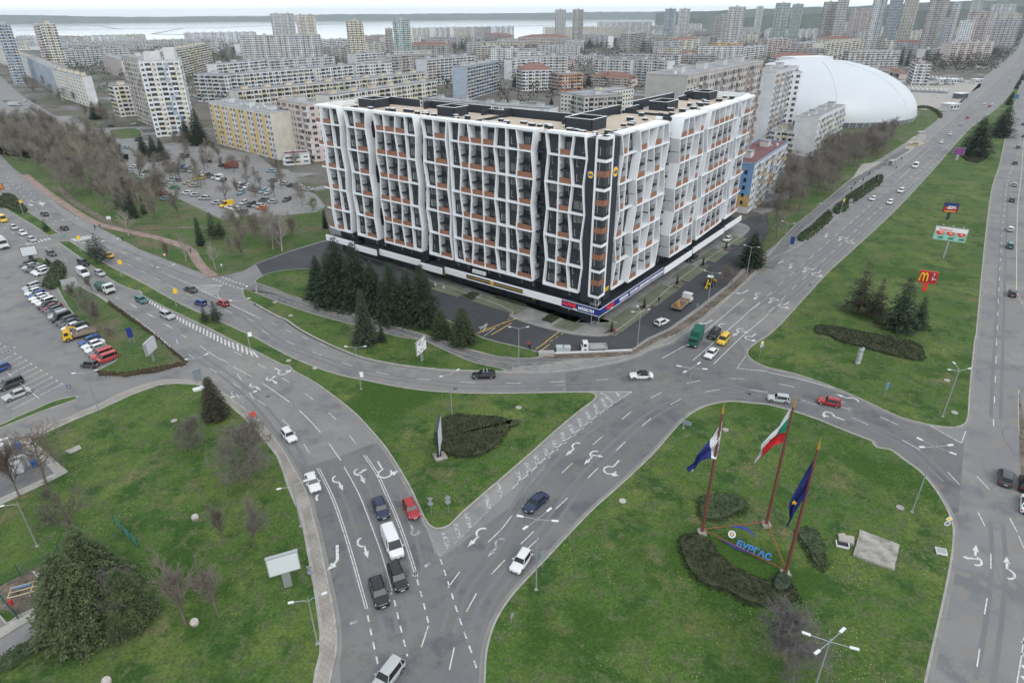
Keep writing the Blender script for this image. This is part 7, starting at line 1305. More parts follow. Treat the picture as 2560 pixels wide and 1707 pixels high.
# ------------------------------------------------------------------ street lamps
LAMP={}
def lamp(base,top,label,kind='double',rz=0.0,banner=None,h=None,z=.1):
 g=G(*base)if base else None
 if g is None:g=at(*P(*top),h);g.z=0
 h=h or hgt(g,*top);root=empty('street_lamp',(g.x,g.y,z),rz,label,'street lamp','street lamps, %s headed'%{'double':'two','mast':'four','triple':'three','single':'one'}[kind])
 m=MB();m.use(M['steel']);m.tube([(0,0,0),(0,0,h*.45),(0,0,h*.98)],[.11,.085,.05],8);m.box((0,0,.05),(.4,.4,.1));m.build('pole',root)
 arms={'double':((0,1.5,.5),(math.pi,1.5,.5)),'mast':((.5,1.7,.1),(-.5,1.7,.1),(math.pi-.5,1.7,.1),(math.pi+.5,1.7,.1)),'triple':((0,1.6,.5),(math.pi,1.6,.5),(math.pi*.5,1.2,.9)),'single':((0,1.4,.5),)}[kind]
 for a,l,up in arms:
  c,s=math.cos(a),math.sin(a);m=MB();m.use(M['steel']);m.tube([(0,0,h-.7),(c*l*.3,s*l*.3,h-.7+up*.6),(c*l,s*l,h-.7+up)],.035,6);ao=m.build('arm',root)
  m=MB();m.use(M['lamp_white']);e=.8 if kind=='mast' else .6;p,q=Vector((c*l,s*l,h-.68+up)),Vector((c*(l+e),s*(l+e),h-.62+up));m.beam(p,q,.27,.1);m.build('lamp_head',ao)
 if banner:
  col_,bz,bw_,bh_=banner;m=MB();m.use(col_);m.box((.1+bw_/2,0,bz),(bw_,.04,bh_));m.build('banner',root)
 return root
YB,RB,WB=M['sign_yellow'],M['sign_red'],M['sign_white']
for a in(((4,215,398),(4,150,150),'two headed lamp with yellow banner at the juniper thicket','double',.9,(YB,4.5,.8,1.1)),((4,740,740),(4,640,440),'two headed lamp with yellow banner beside the crossing','double',.7,(YB,4.2,.9,1.2)),((4,1115,965),(4,1025,630),'two headed lamp with yellow banner above the white van','double',.6,(YB,3.9,.9,1.2)),
 ((4,1620,1240),(4,1530,870),'two headed lamp with yellow banner before the dark grey saloon','double',.6,(YB,3.8,.9,1.2)),((8,2300,75),(4,2220,1175),'two headed lamp with orange disc banner on the left median','double',.3,(WB,3.6,.8,1.0)),((9,965,440),(9,920,40),'two headed lamp with white banner at the top of the middle triangle','double',0,(WB,3.3,.7,1.1)),
 ((9,1800,690),(9,1775,285),'lamp standing at the kidney shaped shrub bed','double',.7),((8,905,630),(8,770,275),'two headed lamp at the kerb of the access road','double',.3),((8,2320,830),(8,2235,480),'two headed lamp with red banner on the curved sidewalk','double',.5,(RB,3.4,1.0,1.0)),((13,412,135),(9,325,1310),'two headed lamp beside the white saloon on the dark asphalt','double',.5),
 ((13,565,1212),(13,465,785),'two headed lamp nearest at the bottom of the sidewalk','double',.35),((8,1880,425),(8,1830,130),'two headed lamp behind the dark roadside board','double',.6),((10,62,245),(6,48,1430),'two headed lamp on the verge before the forecourt','double',0),((10,1150,50),(6,1170,1280),'three headed lamp at the road edge below the block corner','triple',.3),
 ((6,1795,1235),(6,1825,925),'lamp beside the backhoe loader','double',2.6),((6,2145,1015),(6,2200,690),'lamp before the dark round pine','double',2.6),((7,125,785),(7,175,470),'lamp behind the blue panel on the right verge','double',2.4),((7,410,510),(7,432,300),'lamp beside the first hedge section','single',.6),((7,662,402),(7,700,150),'lamp with yellow banner between the hedges','single',.6,(YB,5,.9,1.2)),((7,860,210),(7,872,95),'lamp beside the long hedge','single',2.8),((7,1000,120),(7,1015,0),'lamp at the end of the long hedge','single',2.8),
 ((14,222,715),(14,215,30),'four headed mast on the near edge of the flag island','mast',.3),((10,1572,800),(10,1655,215),'four headed mast at the top left of the flag island','mast',.25),((11,1320,1568),(11,1560,935),'four headed mast on the right edge of the flag island','mast',-.4),((11,1600,692),(11,1745,245),'three headed lamp at the tip of the median lawn','triple',.1),((12,345,318),(8,180,1458),'single lamp on the lawn behind the fenced yard','single',3.6),((8,205,350),(4,-60,1330),'tall thick white mast in the car park','single',3)):
 lamp(*a)
lamp(None,(15,580,1150),'four headed mast nearest at the bottom right','mast',.1,None,12.2)
for i,(x,y,yt)in enumerate(((1660,950,870),(1780,860,790),(1360,1100,1180-160),(1240,1400,1330),(1080,1500,1430),(2110,640,580),(1905,960,890),(2195,540,500))):lamp((3,x,y+60),(3,x+10,yt),'distant lamp along the far side of the right hand road','single',2.6)
# ------------------------------------------------------------------ signs, boards
def board(name,label,base,corners,mats,pole='one',back=.25,extra=None,frame='steel',polem='steel',cat='billboard',pw=.35,zb=.1):
 """corners TL, TR, BR, BL in the photograph; the board is upright, so its edges share two heights"""
 g=G(*base);tx=lambda c:P(*c);TL,TR,BR,BL=[tx(c)for c in corners]
 mt=((TL[0]+TR[0])/2,(TL[1]+TR[1])/2);mb_=((BL[0]+BR[0])/2,(BL[1]+BR[1])/2)
 def hh(p):d=ray(*p);return CAM_H+math.hypot(g.x,g.y)*d.z/math.hypot(d.x,d.y)
 zt,z0=hh(mt),max(hh(mb_),.3);l=(at(*TL,zt)+at(*BL,z0))/2;r=(at(*TR,zt)+at(*BR,z0))/2;l.z=r.z=0
 sh=g-(l+r)/2;sh.z=0;l+=sh;r+=sh;root=empty(name,(g.x,g.y,0),0,label,cat)
 l-=Vector((g.x,g.y,0));r-=Vector((g.x,g.y,0));d=(r-l).normalized();n=Vector((d.y,-d.x,0))
 if n.dot(g)>0:n=-n
 if d.cross(Vector((0,0,1))).dot(n)<0:pass
 V=lambda p,z,o:Vector((p.x,p.y,z))+n*o
 m=MB();m.use(M[frame]);m.hexa([V(l,z0,0),V(r,z0,0),V(r,z0,-back),V(l,z0,-back)],[V(l,zt,0),V(r,zt,0),V(r,zt,-back),V(l,zt,-back)]);m.build('board',root)
 m=MB();m.use(mats);i=.12 if(r-l).length>2 else .03;m.add([V(l+d*i,z0+i,.02),V(r-d*i,z0+i,.02),V(r-d*i,zt-i,.02),V(l+d*i,zt-i,.02)],[(0,1,2,3)]);m.build('face',root)
 m=MB();m.use(M[polem])
 if pole=='one':m.tube([(-n.x*back/2,-n.y*back/2,zb),(-n.x*back/2,-n.y*back/2,z0+.2)],pw/2,8)
 elif pole=='wide':m.beam(Vector((0,0,zb))-n*back/2,Vector((0,0,z0+.1))-n*back/2,pw*2.4,pw*.8,n)
 elif pole=='legs':
  for u in(.2,.8):p=l.lerp(r,u)-n*back/2;m.tube([(p.x,p.y,zb),(p.x,p.y,zt-.1)],pw/2,6)
 m.build('pole',root);return root,l,r,d,n,z0,zt
WF=mat('blank_board',(.6,.63,.66),.5,var=.04);
B=board('billboard','large empty white billboard in a black frame beside the queue of parked cars',(4,300,840),((4,175,705),(4,322,685),(4,342,765),(4,195,795)),WF,'wide',frame='steel_dark',polem='steel_dark',pw=.5)
board('billboard','grey slatted billboard back among the bare trees of the strip',(4,690,1190),((4,560,1000),(4,718,975),(4,738,1062),(4,605,1100)),wmat((.4,.42,.42)),'one')
board('billboard','angled white billboard on the point of the parking strip',(8,1432,182),((8,1352,18),(4,1432,1512),(8,1480,45),(8,1395,128)),WF,'wide',pw=.3,back=.6)
board('road_board','grey back of a road direction board at the access road',(8,1835,385),((8,1765,262),(8,1855,240),(8,1875,335),(8,1790,355)),wmat((.2,.23,.25)),'legs',back=.08,pw=.1,cat='road sign')
B=board('billboard','white billboard with black brush script on the conifer verge',(9,1530,182),((9,1455,10),(5,1545,1505),(9,1562,60),(9,1478,140)),mat('scrawl_board',(.75,.75,.75),.5),'wide',pw=.3)
rr3=random.Random(2);m=MB();m.use(M['plastic']);root,l,r,d,n,z0,zt=B
for i in range(16):
 u,v=rr3.uniform(.1,.9),rr3.uniform(.15,.85);p=l.lerp(r,u)+n*.04+Vector((0,0,z0+(zt-z0)*v));pts=[p]
 for k in range(3):pts.append(pts[-1]+d*rr3.uniform(-.1,.3)+Vector((0,0,rr3.uniform(-.35,.35))))
 m.tube(pts,rr3.uniform(.03,.08),4)
m.build('brush_script',root)
g=G(9,1690,1060);rt=empty('billboard',(g.x,g.y,.1),0,'thin black framed billboard seen edge on beside the kidney shaped bed','billboard');m=MB();m.use(M['concrete']);m.box((0,0,.1),(2.0,2.0,.3),.4);m.build('footing',rt);hb=hgt(g,9,1670,745);dd_=(G(9,1690,1060)-Vector((0,0,0))).normalized();m=MB();m.use(M['steel_dark']);m.beam((0,0,.2),(0,0,hb-4.5),.5);m.build('pole',rt)
m=MB();m.use(M['steel_dark']);a=dd_*2.6+Vector((.35,0,0));m.hexa([-a+Vector((-.2,0,hb-5)),a+Vector((-.2,0,hb-5)),a+Vector((.2,0,hb-5)),-a+Vector((.2,0,hb-5))],[-a+Vector((-.2,0,hb)),a+Vector((-.2,0,hb)),a+Vector((.2,0,hb)),-a+Vector((.2,0,hb))]);m.build('board',rt);m=MB();m.use(WF);m.add([-a*.95+Vector((.22,0,hb-4.8)),a*.95+Vector((.22,0,hb-4.8)),a*.95+Vector((.22,0,hb-.2)),-a*.95+Vector((.22,0,hb-.2))],[(0,1,2,3)]);m.build('face',rt)
board('billboard','empty white billboard on a grey post at the lower left',(13,300,695),((13,65,450),(13,372,360),(13,405,520),(13,115,605)),WF,'wide',pw=.42,back=.5)
def lett(B,txt,u,v,size,m,dz=0,bold=.01):
 root,l,r,d,n,z0,zt=B;dd=d if d.cross(Vector((0,0,1))).dot(n)>0 else-d;st=l if dd is d or(dd-d).length<1e-6 else r
 p=st+dd*((r-l).length*u)+n*.06;text_obj('lettering',txt,size,m,root,(p.x,p.y,z0+(zt-z0)*v),dd,Vector((0,0,1)),.02,bold)
B=board('billboard','blue and red billboard reading -50% on the median lawn',(7,1645,450),((7,1608,287),(7,1748,298),(7,1726,390),(7,1592,376)),wmat((.03,.05,.2)),'wide',frame='steel_dark',polem='steel_dark',pw=.4)
root,l,r,d,n,z0,zt=B;m=MB();m.use(wmat((.35,.02,.03)));V=lambda p,z,o:Vector((p.x,p.y,z))+n*o;m.add([V(l+d*.14,z0+.14,.03),V(r-d*.14,z0+.14,.03),V(r-d*.14,z0+(zt-z0)*.6,.03),V(l+d*.14,z0+(zt-z0)*.6,.03)],[(0,1,2,3)]);m.build('red_panel',root)
lett(B,'-50%',.2,.36,(zt-z0)*.42,M['sign_white'],bold=.05);m=MB();m.use(M['sign_yellow']);m.beam(V(l+d*.6,z0+.4,.05),V(r-d*.6,z0+.4,.05),.08,.25);m.build('strip',root)
B=board('billboard','wide pale green and white billboard with three red price tags',(7,1605,805),((7,1563,505),(7,1873,545),(7,1830,668),(7,1530,630)),wmat((.3,.6,.5)),'one',pw=.6)
root,l,r,d,n,z0,zt=B;m=MB();m.use(M['sign_white']);m.add([V(l+d*.2,z0+(zt-z0)*.66,.03),V(r-d*.2,z0+(zt-z0)*.66,.03),V(r-d*.2,zt-.15,.03),V(l+d*.2,zt-.15,.03)],[(0,1,2,3)]);m.build('white_panel',root)
V=lambda p,z,o:Vector((p.x,p.y,z))+n*o
for u,tx in((.12,'106'),(.44,'83'),(.76,'63')):
 m=MB();m.use(M['sign_red']);c=l.lerp(r,u+.06);H3=zt-z0;m.add([V(c-d*H3*.26,z0+H3*.66,.05),V(c+d*H3*.26,z0+H3*.66,.05),V(c+d*H3*.2,z0+H3*.46,.05),V(c,z0+H3*.36,.05),V(c-d*H3*.2,z0+H3*.46,.05)],[(0,4,3,2,1)]);m.build('price_tag',root);lett(B,tx,u+.03,.5,H3*.16,M['sign_white'])
 m=MB();m.use(wmat((.03,.15,.08)));q=c+d*H3*.1;m.box(V(q,z0+H3*.2,.06),(H3*.3,.08,H3*.1),math.atan2(d.y,d.x));m.beam(V(q,z0+H3*.2,.07),V(q+d*H3*.25,z0+H3*.5,.07),.1,.05);m.build('tool_picture',root)
lett(B,'BESTTOOLS' if 0 else 'Bauaktionen',.14,.74,(zt-z0)*.16,M['sign_red'])
m=MB();m.use(M['steel'])
for u in(.2,.5,.8):p=l.lerp(r,u);m.beam(V(p,zt,0),V(p,zt+.7,.9),.06);m.box(V(p,zt+.7,1.0),(.5,.3,.15))
m.build('floodlight',root)
B=board('billboard','red billboard with a golden arched M and a white arrow',(7,1430,1105),((7,1412,915),(7,1583,937),(7,1556,1047),(7,1388,1022)),wmat((.4,.02,.025)),'wide',frame='sign_red',polem='sign_red',pw=.4)
root,l,r,d,n,z0,zt=B;V=lambda p,z,o:Vector((p.x,p.y,z))+n*o;H3=zt-z0;m=MB();m.use(M['sign_yellow'])
dd=d if d.cross(Vector((0,0,1))).dot(n)>0 else-d;st=l if(dd-d).length<1e-6 else r
for c0 in(.17,.37):m.tube([st+dd*((r-l).length*(c0+.1*(-math.cos(math.pi*k/12))))+n*.08+Vector((0,0,z0+H3*(.16+.66*math.sin(math.pi*k/12)**.7)))for k in range(13)],H3*.055,5)
m.build('arched_m',root);lett(B,'1',.68,.3,H3*.4,M['sign_white'],bold=.03);lett(B,'км',.8,.36,H3*.14,M['sign_white']);m=MB();m.use(M['sign_white']);p=st+dd*((r-l).length*.8)+n*.06;m.beam(p+Vector((0,0,z0+H3*.68)),p+Vector((0,0,z0+H3*.88)),.12,.04);m.beam(p+Vector((0,0,z0+H3*.9)),p-dd*.3+Vector((0,0,z0+H3*.78)),.1,.04);m.beam(p+Vector((0,0,z0+H3*.9)),p+dd*.3+Vector((0,0,z0+H3*.78)),.1,.04);m.build('arrow',root)
board('billboard','purple patterned billboard before the big median cedar',(3,1730,1475),((3,1705,1355),(3,1812,1362),(3,1800,1428),(3,1698,1420)),mat('purple_poster',(.3,.08,.3),.5,var=.7,scale=1.5),'wide',pw=.5)
board('billboard','small blue billboard far along the median',(3,2270,935),((3,2255,865),(3,2295,868),(3,2290,908),(3,2252,905)),mat('blue_poster',(.06,.2,.5),.5,var=.5,scale=1),'wide',pw=.3)
board('billboard','black framed orange billboard at the left edge',(4,15,255),((4,-60,120),(4,45,113),(4,57,175),(4,-50,180)),mat('food_poster',(.6,.2,.05),.5,var=.6,scale=1),'wide',frame='steel_dark',pw=.5)
board('sign_panel','blue upright panel on the parking strip lawn',(4,1220,1590),((4,1140,1450),(4,1190,1440),(4,1207,1530),(4,1155,1536)),M['sign_blue'],'legs',back=.1,frame='sign_blue',pw=.12,cat='sign')
board('sign_panel','blue upright panel at the bike path on the right',(7,210,720),((7,203,605),(7,241,604),(7,234,680),(7,197,672)),M['sign_blue'],'legs',back=.1,frame='sign_blue',pw=.12,cat='sign')
board('sign_panel','small white panel among the park trees',(4,1015,500),((4,1000,415),(4,1042,412),(4,1046,442),(4,1003,445)),WF,'legs',back=.1,pw=.1,cat='sign')
board('sign_panel','square grey sign back on the lamp before the long hedge',(7,750,330),((7,735,258),(7,770,258),(7,768,290),(7,735,288)),wmat((.25,.27,.28)),'one',back=.06,pw=.08,cat='road sign')
board('sign_panel','flat grey panel on the roundabout mast',(10,1600,790),((10,1550,715),(10,1640,740),(10,1635,772),(10,1560,755)),wmat((.25,.28,.32)),'one',back=.06,pw=.08,cat='road sign')
board('sign_panel','blue direction sign on the median lawn above the lay by',(11,1070,500),((11,1088,378),(11,1115,372),(11,1100,430),(11,1075,438)),wmat((.1,.25,.45)),'legs',back=.08,frame='steel',pw=.08,cat='road sign')
for lab,x,y,yt in(('green board of bike rules at the left of the crossing',605,640,580),):board('sign_panel',lab,(4,x,y),((4,x-12,yt),(4,x+14,yt),(4,x+14,yt+30),(4,x-12,yt+30)),wmat((.1,.3,.2)),'one',back=.06,pw=.08,cat='sign')
def road_sign(label,base,top,parts_,rz,z=.1):
 """parts_: list of (shape, face material, centre height below the top, size)"""
 g=G(*base);h=hgt(g,*top);root=empty('road_sign',(g.x,g.y,z),rz,label,'road sign');m=MB();m.use(M['steel']);m.tube([(0,0,0),(0,0,h)],.04,6);m.build('pole',root)
 for sh,mm,dz,sz in parts_:
  n={'tri':3,'tri_down':3,'disc':20,'diamond':4,'square':4}[sh];a0={'tri':90,'tri_down':-90,'disc':0,'diamond':90,'square':45}[sh]
  def ring(s,y):return[Vector((math.cos(R(a0+360*k/n))*s,y,h-dz+math.sin(R(a0+360*k/n))*s))for k in range(n)]
  m=MB();m.use(mm[0]);f,b=ring(sz,-.06),ring(sz,-.1);m.add(f+b,[tuple(range(n-1,-1,-1))]+[tuple(range(n,2*n))]+[(k,(k+1)%n,(k+1)%n+n,k+n)for k in range(n)])
  if len(mm)>1:m.use(mm[1]);f2=ring(sz*.72,-.112);m.add(f2,[tuple(range(n))])
  m.build('sign_plate',root)
  if len(mm)>2:
   m=MB();m.use(mm[2])
   for k in range(3):a=R(120*k+20);m.tube([Vector((math.cos(a+R(q*18))*sz*.45,-.125,h-dz+math.sin(a+R(q*18))*sz*.45))for q in range(5)],sz*.07,4);e=a+R(80);m.add([Vector((math.cos(e)*sz*.28,-.13,h-dz+math.sin(e)*sz*.28)),Vector((math.cos(e)*sz*.62,-.13,h-dz+math.sin(e)*sz*.62)),Vector((math.cos(e+R(28))*sz*.45,-.13,h-dz+math.sin(e+R(28))*sz*.45))],[(0,1,2)])
   m.build('symbol',root)
GB=wmat((.24,.27,.3));SW=M['sign_white']
road_sign('priority diamond above a blue roundabout disc on the right island edge',(15,1612,180),(15,1640,35),[('diamond',(SW,M['sign_yellow']),.35,.48),('disc',(SW,M['sign_blue'],SW),1.15,.42)],0)
road_sign('yellow diamond above a blue disc at the right of the give way line',(10,2270,150),(10,2300,0),[('diamond',(SW,M['sign_yellow']),.3,.42),('disc',(SW,M['sign_blue'],SW),1.0,.38)],.2)
road_sign('back of a triangle and disc sign by the white billboard',(13,530,700),(13,515,485),[('tri_down',(GB,),.3,.5),('disc',(GB,),1.1,.4)],0)
road_sign('back of a square and disc sign at the flag island kerb',(14,280,545),(14,272,355),[('square',(GB,),.35,.5),('disc',(GB,),1.15,.38)],.3)
road_sign('left one of the two grey backed signs at the triangle tip',(13,1612,35),(9,1602,1430),[('tri_down',(GB,),.3,.5),('disc',(GB,),1.1,.4)],0);road_sign('right one of the two grey backed signs at the triangle tip',(13,1768,10),(9,1765,1412),[('diamond',(GB,),.4,.48),('disc',(GB,),1.2,.4)],.2)
road_sign('blue parking sign with a round base at the slip road',(4,2275,1110),(4,2262,1050),[('disc',(M['sign_blue'],SW),.35,.4)],.4);road_sign('blue square sign at the end of the red path',(4,2050,945),(4,2038,855),[('square',(M['sign_blue'],SW),.3,.42)],.4);road_sign('red and white round sign beside the bare young tree',(4,1525,830),(4,1520,762),[('disc',(M['sign_red'],SW),.3,.35)],.4)
road_sign('dark blue sign at the tip of the parking verge',(8,672,518),(8,620,405),[('disc',(M['sign_blue'],GB),.3,.4)],.3);road_sign('small sign at the hedge corner of the parking strip',(8,1655,360),(8,1630,265),[('square',(GB,),.3,.3)],.3);road_sign('blue disc sign by the red path fork',(4,920,520),(4,918,495),[('disc',(M['sign_blue'],),.25,.3)],.3)
road_sign('round sign back at the left kerb of the median lawn',(7,370,1110),(7,380,1038),[('disc',(wmat((.1,.2,.25)),),.35,.45)],.3);road_sign('dark sign post at the top of the flag island',(10,2105,545),(10,2115,462),[('square',(GB,),.4,.3)],1.4);road_sign('sign post at the far kerb of the median',(7,1362,150),(7,1372,92),[('tri_down',(GB,),.3,.5),('square',(GB,),1.2,.5)],.3);road_sign('sign beside the nearer white hatchback on the far road',(7,1145,355),(7,1145,325),[('square',(wmat((.1,.25,.2)),),.2,.5)],.3);road_sign('dark board sign before the hedge corner at the flatbed truck',(6,1690,1300),(6,1692,1218),[('square',(wmat((.12,.2,.28)),),.35,.5)],.6);road_sign('grey slanted sign at the lower kerb of the flag island',(13,2345,1020),(13,2350,930),[('square',(GB,),.35,.45)],.9)
g=G(11,820,210);rt=empty('pillar',(g.x,g.y,.1),.3,'grey slatted pillar of stacked panels before the long shrub bed','sculpture');hp=hgt(g,11,855,55)
for k in range(4):m=MB();m.use(wmat((.4,.42,.44)));m.box((.08*(k%2),0,hp*(k+.5)/4),(.95,.5,hp/4*.8));m.build('panel',rt)
m=MB();m.use(M['steel_dark']);m.box((0,0,hp/2),(.5,.3,hp));m.build('core',rt)
def slab(name,label,pts,z,m,cat,hh=.25,segs=None):
 c=sum(pts,Vector())/len(pts);q=[p-c for p in pts];q=q if area2(q)>0 else q[::-1];b=MB();b.use(m);b.prism([(p.x,p.y)for p in q],0,hh);o=b.build(name,None,(c.x,c.y,z));return tag(o,label,cat)
_q=PT((15,840,172,1198,310,1155,545,775,415));_c=sum(_q,Vector())/4;m=MB().use(mat('weathered_concrete',(.36,.35,.32),.95,col2=(.15,.145,.125),scale=.7));rq=random.Random(3)
for k in range(3):
 u0,u1=k/3+.006,(k+1)/3-.006;L0,L1,R0,R1=_q[0].lerp(_q[3],u0),_q[0].lerp(_q[3],u1),_q[1].lerp(_q[2],u0),_q[1].lerp(_q[2],u1);top=[L0.lerp(R0,j/6)for j in range(7)];bot=[L1.lerp(R1,j/6)for j in range(7)]
 ring=[p+Vector((rq.uniform(-.07,.07),rq.uniform(-.07,.07),0))-_c for p in top+bot[::-1]];ring=ring if area2(ring)>0 else ring[::-1];m.prism([(p.x,p.y)for p in ring],0,.24+.05*k)
tag(m.build('concrete_slab',None,(_c.x,_c.y,.12)),'large cracked grey concrete slab of three strips on the flag island','concrete slab')
g=G(15,700,290);rt=empty('manhole_pit',(g.x,g.y,.12),-.35,'open square concrete pit with loose tiles left of the big slab','pit');m=MB();m.use(M['concrete']);m.box((.2,.6,.2),(1.9,1.4,.4));m.build('cover_block',rt);m=MB();m.use(M['black']);m.box((-.3,-.6,.12),(1.5,.9,.2));m.build('opening',rt);m=MB();m.use(M['lamp_white'])
for p,s in(((-1.1,-.6,.2),(.1,1.1,.3)),((.45,-.6,.2),(.1,1.1,.3)),((-.3,-1.1,.2),(1.6,.1,.3))):m.box(p,s)
m.build('rim',rt);m=MB();m.use(wmat((.5,.4,.3)));m.box((-.1,1.3,.25),(.7,.7,.08),.4);m.box((.9,1.1,.3),(.7,.7,.08),.1);m.build('tile',rt)
g=G(15,1585,370);rt=empty('hatch',(g.x,g.y,.12),-.35,'small grey framed hatch near the right kerb of the flag island','hatch');m=MB();m.use(M['lamp_white']);m.box((0,0,.12),(1.3,1.2,.24));m.build('frame',rt);m=MB();m.use(wmat((.3,.32,.33)));m.box((0,0,.26),(1.05,.95,.06));m.build('lid',rt)
for x,y,t,lab in((1795,65,12,'upper concrete stump with a pale top on the lower left lawn'),(1790,1030,12,'middle concrete stump beside the pale bare tree'),(985,1570,12,'concrete stump cut by the bottom edge')):
 g=G(t,x,y);rt=empty('concrete_stump',(g.x,g.y,.1),0,lab,'concrete stump');m=MB();m.use(mat('stump_concrete',(.5,.45,.42),.9,var=.3,scale=3));m.tube([(0,0,0),(0,0,.35),(.05,0,.6)],[.55,.52,.42],10);m.build('stump',rt)
for t,x,y in((8,1600,732),(9,545,248),(9,300,180),(10,1960,815),(10,60,612),(11,1640,362),(11,1210,1530),(14,1015,235-330),(11,1710,658),(5,175,1212),(5,320,1335)):
 g=G(t,x,y);tag(MB().use(M['concrete'])and(lambda m:(m.tube([(0,0,0),(0,0,.12)],.55,16,sm=False),m.build('manhole_cover',None,(g.x,g.y,.12)))[1])(MB().use(M['concrete'])),'round concrete manhole cover lying in the grass','manhole cover','round manhole covers in the grass')
for t,x,y in((9,1828,433),(9,108,502)):
 g=G(t,x,y);m=MB().use(wmat((.1,.1,.1)));m.tube([(0,0,0),(0,0,.02)],.45,16,sm=False);tag(m.build('drain_cover',None,(g.x,g.y,.005)),'dark iron cover in the asphalt','drain cover','iron covers in the asphalt')
slab('concrete_slab','narrow concrete strip in the grass left of the round bare tree',PT((8,600,1010,730,955,755,985,650,1035)),.12,M['concrete'],'concrete slab',.12);slab('concrete_slab','pale boat shaped slab behind the yew at the park corner',PT((8,1770,450,1880,418,1890,440,1780,468)),.12,M['lamp_white'],'concrete slab',.4)
for x,y,lab in((30,1040,'upper white charging cabinet at the left bay'),(185,1200,'lower white charging cabinet at the left bay')):
 g=G(8,x,y);rt=empty('charging_station',(g.x,g.y,.14),.5,lab,'charging station');m=MB();m.use(M['lamp_white']);m.box((0,0,1.0),(1.3,.9,1.9));m.build('cabinet',rt);m=MB();m.use(M['steel']);m.tube([Vector((.2+.35*math.cos(a),-.5,.75+.35*math.sin(a)))for a in[k*.5 for k in range(11)]],.05,5);m.build('cable',rt);m=MB();m.use(M['lamp_white']);m.box((.2,.9,2.3),(2.2,.5,.12));m.box((1.2,.9,1.2),(.12,.12,2.3));m.build('canopy',rt)
for x,y,lab in((178,990,'blue bin on the upper charging bay kerb'),(330,1150,'blue bin on the lower charging bay kerb')):g=G(8,x,y);m=MB().use(wmat((.02,.1,.35)));m.box((0,0,.55),(.75,.55,1.1));m.box((0,0,1.15),(.8,.6,.1));tag(m.build('bin',None,(g.x,g.y,.15),.5),lab,'bin')
for i,(x,y)in enumerate(((438,95),(500,97))):g=G(10,x,y);m=MB().use(wmat((.42,.46,.48)));m.hexa([Vector((-.7,-.55,.15)),Vector((.7,-.55,.15)),Vector((.7,.55,.15)),Vector((-.7,.55,.15))],[Vector((-.8,-.65,1.3)),Vector((.8,-.65,1.3)),Vector((.8,.65,1.3)),Vector((-.8,.65,1.3))]);m.box((0,0,1.36),(1.65,1.35,.12));tag(m.build('waste_container',None,(g.x,g.y,.02)),['left one of the two grey waste containers by the pickup','right one of the two grey waste containers by the pickup'][i],'waste container')
rt=empty('fence',G(12,0,690),0,'dark green mesh fence round the pipe yard','fence');FP=[G(12,*p)for p in((-60,700),(190,590),(430,475),(560,400))];F2=[G(12,*p)for p in((0,780),(170,985),(420,835),(520,800))];g0=G(12,0,690);gm=wmat((.02,.09,.07));M['mesh']=gm
for Fs in(FP,F2):
 for i in range(len(Fs)-1):
  a,b=Fs[i]-g0,Fs[i+1]-g0;m=MB();m.use(gm);k=max(4,int((b-a).length/.35))
  for j in range(k+1):p=a.lerp(b,j/k);m.beam((p.x,p.y,.1),(p.x,p.y,1.7),.018)
  for z in(.15,.6,1.1,1.65):m.beam((a.x,a.y,z),(b.x,b.y,z),.025)
  m.build('mesh_panel',rt)
 for p in Fs:q=p-g0;m=MB();m.use(gm);m.beam((q.x,q.y,0),(q.x,q.y,2.0),.09);m.build('post',rt)
g=G(12,240,740);rt=empty('pipework',(g.x,g.y,.1),.4,'tangle of cream and blue pipes inside the fenced yard','pipework');rt.scale=(.72,.72,.72);m=MB();m.use(wmat((.55,.46,.3)))
for y in(-1.2,0,1.2):m.tube([(-2.2,y,.1),(-2.2,y,.8),(2.0,y,.8),(2.0,y,.1)],.09,6)
m.tube([(-2.2,-1.2,.8),(-2.2,1.2,.8)],.09,6);m.tube([(1.0,-1.6,.5),(1.0,1.8,.5)],.12,6);m.tube([(2.0,-1.2,.8),(2.0,1.2,.8)],.09,6);m.build('pipe',rt);m=MB();m.use(wmat((.1,.2,.35)));m.tube([(-1.6,.5,1.1),(.9,.5,1.1)],.2,8);m.build('filter',rt);m=MB();m.use(M['lamp_white']);m.tube([(2.3,1.5,.1),(1.5,1.8,2.6),(1.5,1.8,2.7)],.07,6);m.tube([(2.9,2.3,.1),(1.5,1.8,2.7)],.07,6);m.build('support',rt)
g=G(12,125,880);m=MB().use(wmat((.5,.03,.04)));m.box((0,0,.9),(.35,.3,.7));m.box((0,0,.3),(.08,.08,.6));tag(m.build('fire_hydrant_box',None,(g.x,g.y,.15)),'small red box at the gate of the fenced yard','box')
rt=empty('fence',G(12,1150,150),0,'green mesh fence behind the cedars','fence');g0=G(12,1150,150)
Fs=[G(12,*p)for p in((1060,100),(1140,190),(1210,260),(1280,330))]
for i in range(3):
 a,b=Fs[i]-g0,Fs[i+1]-g0;m=MB();m.use(wmat((.05,.22,.19)));k=8
 for j in range(k+1):p=a.lerp(b,j/k);m.beam((p.x,p.y,.1),(p.x,p.y,1.5),.03)
 for z in(.2,.6,1.0,1.45):m.beam((a.x,a.y,z),(b.x,b.y,z),.035)
 m.build('mesh_panel',rt)
for p in Fs:q=p-g0;m=MB();m.use(gm);m.beam((q.x,q.y,0),(q.x,q.y,1.8),.09);m.build('post',rt)
g=G(10,310,125);m=MB();m.use(M['concrete']);a,b=G(10,245,125)-g,G(10,385,125)-g;m.beam(a+Vector((0,0,.35)),b+Vector((0,0,.35)),1.6,.7);tag(m.build('concrete_block',None,(g.x,g.y,.12)),'pale concrete block at the forecourt corner by the red bins','concrete block')
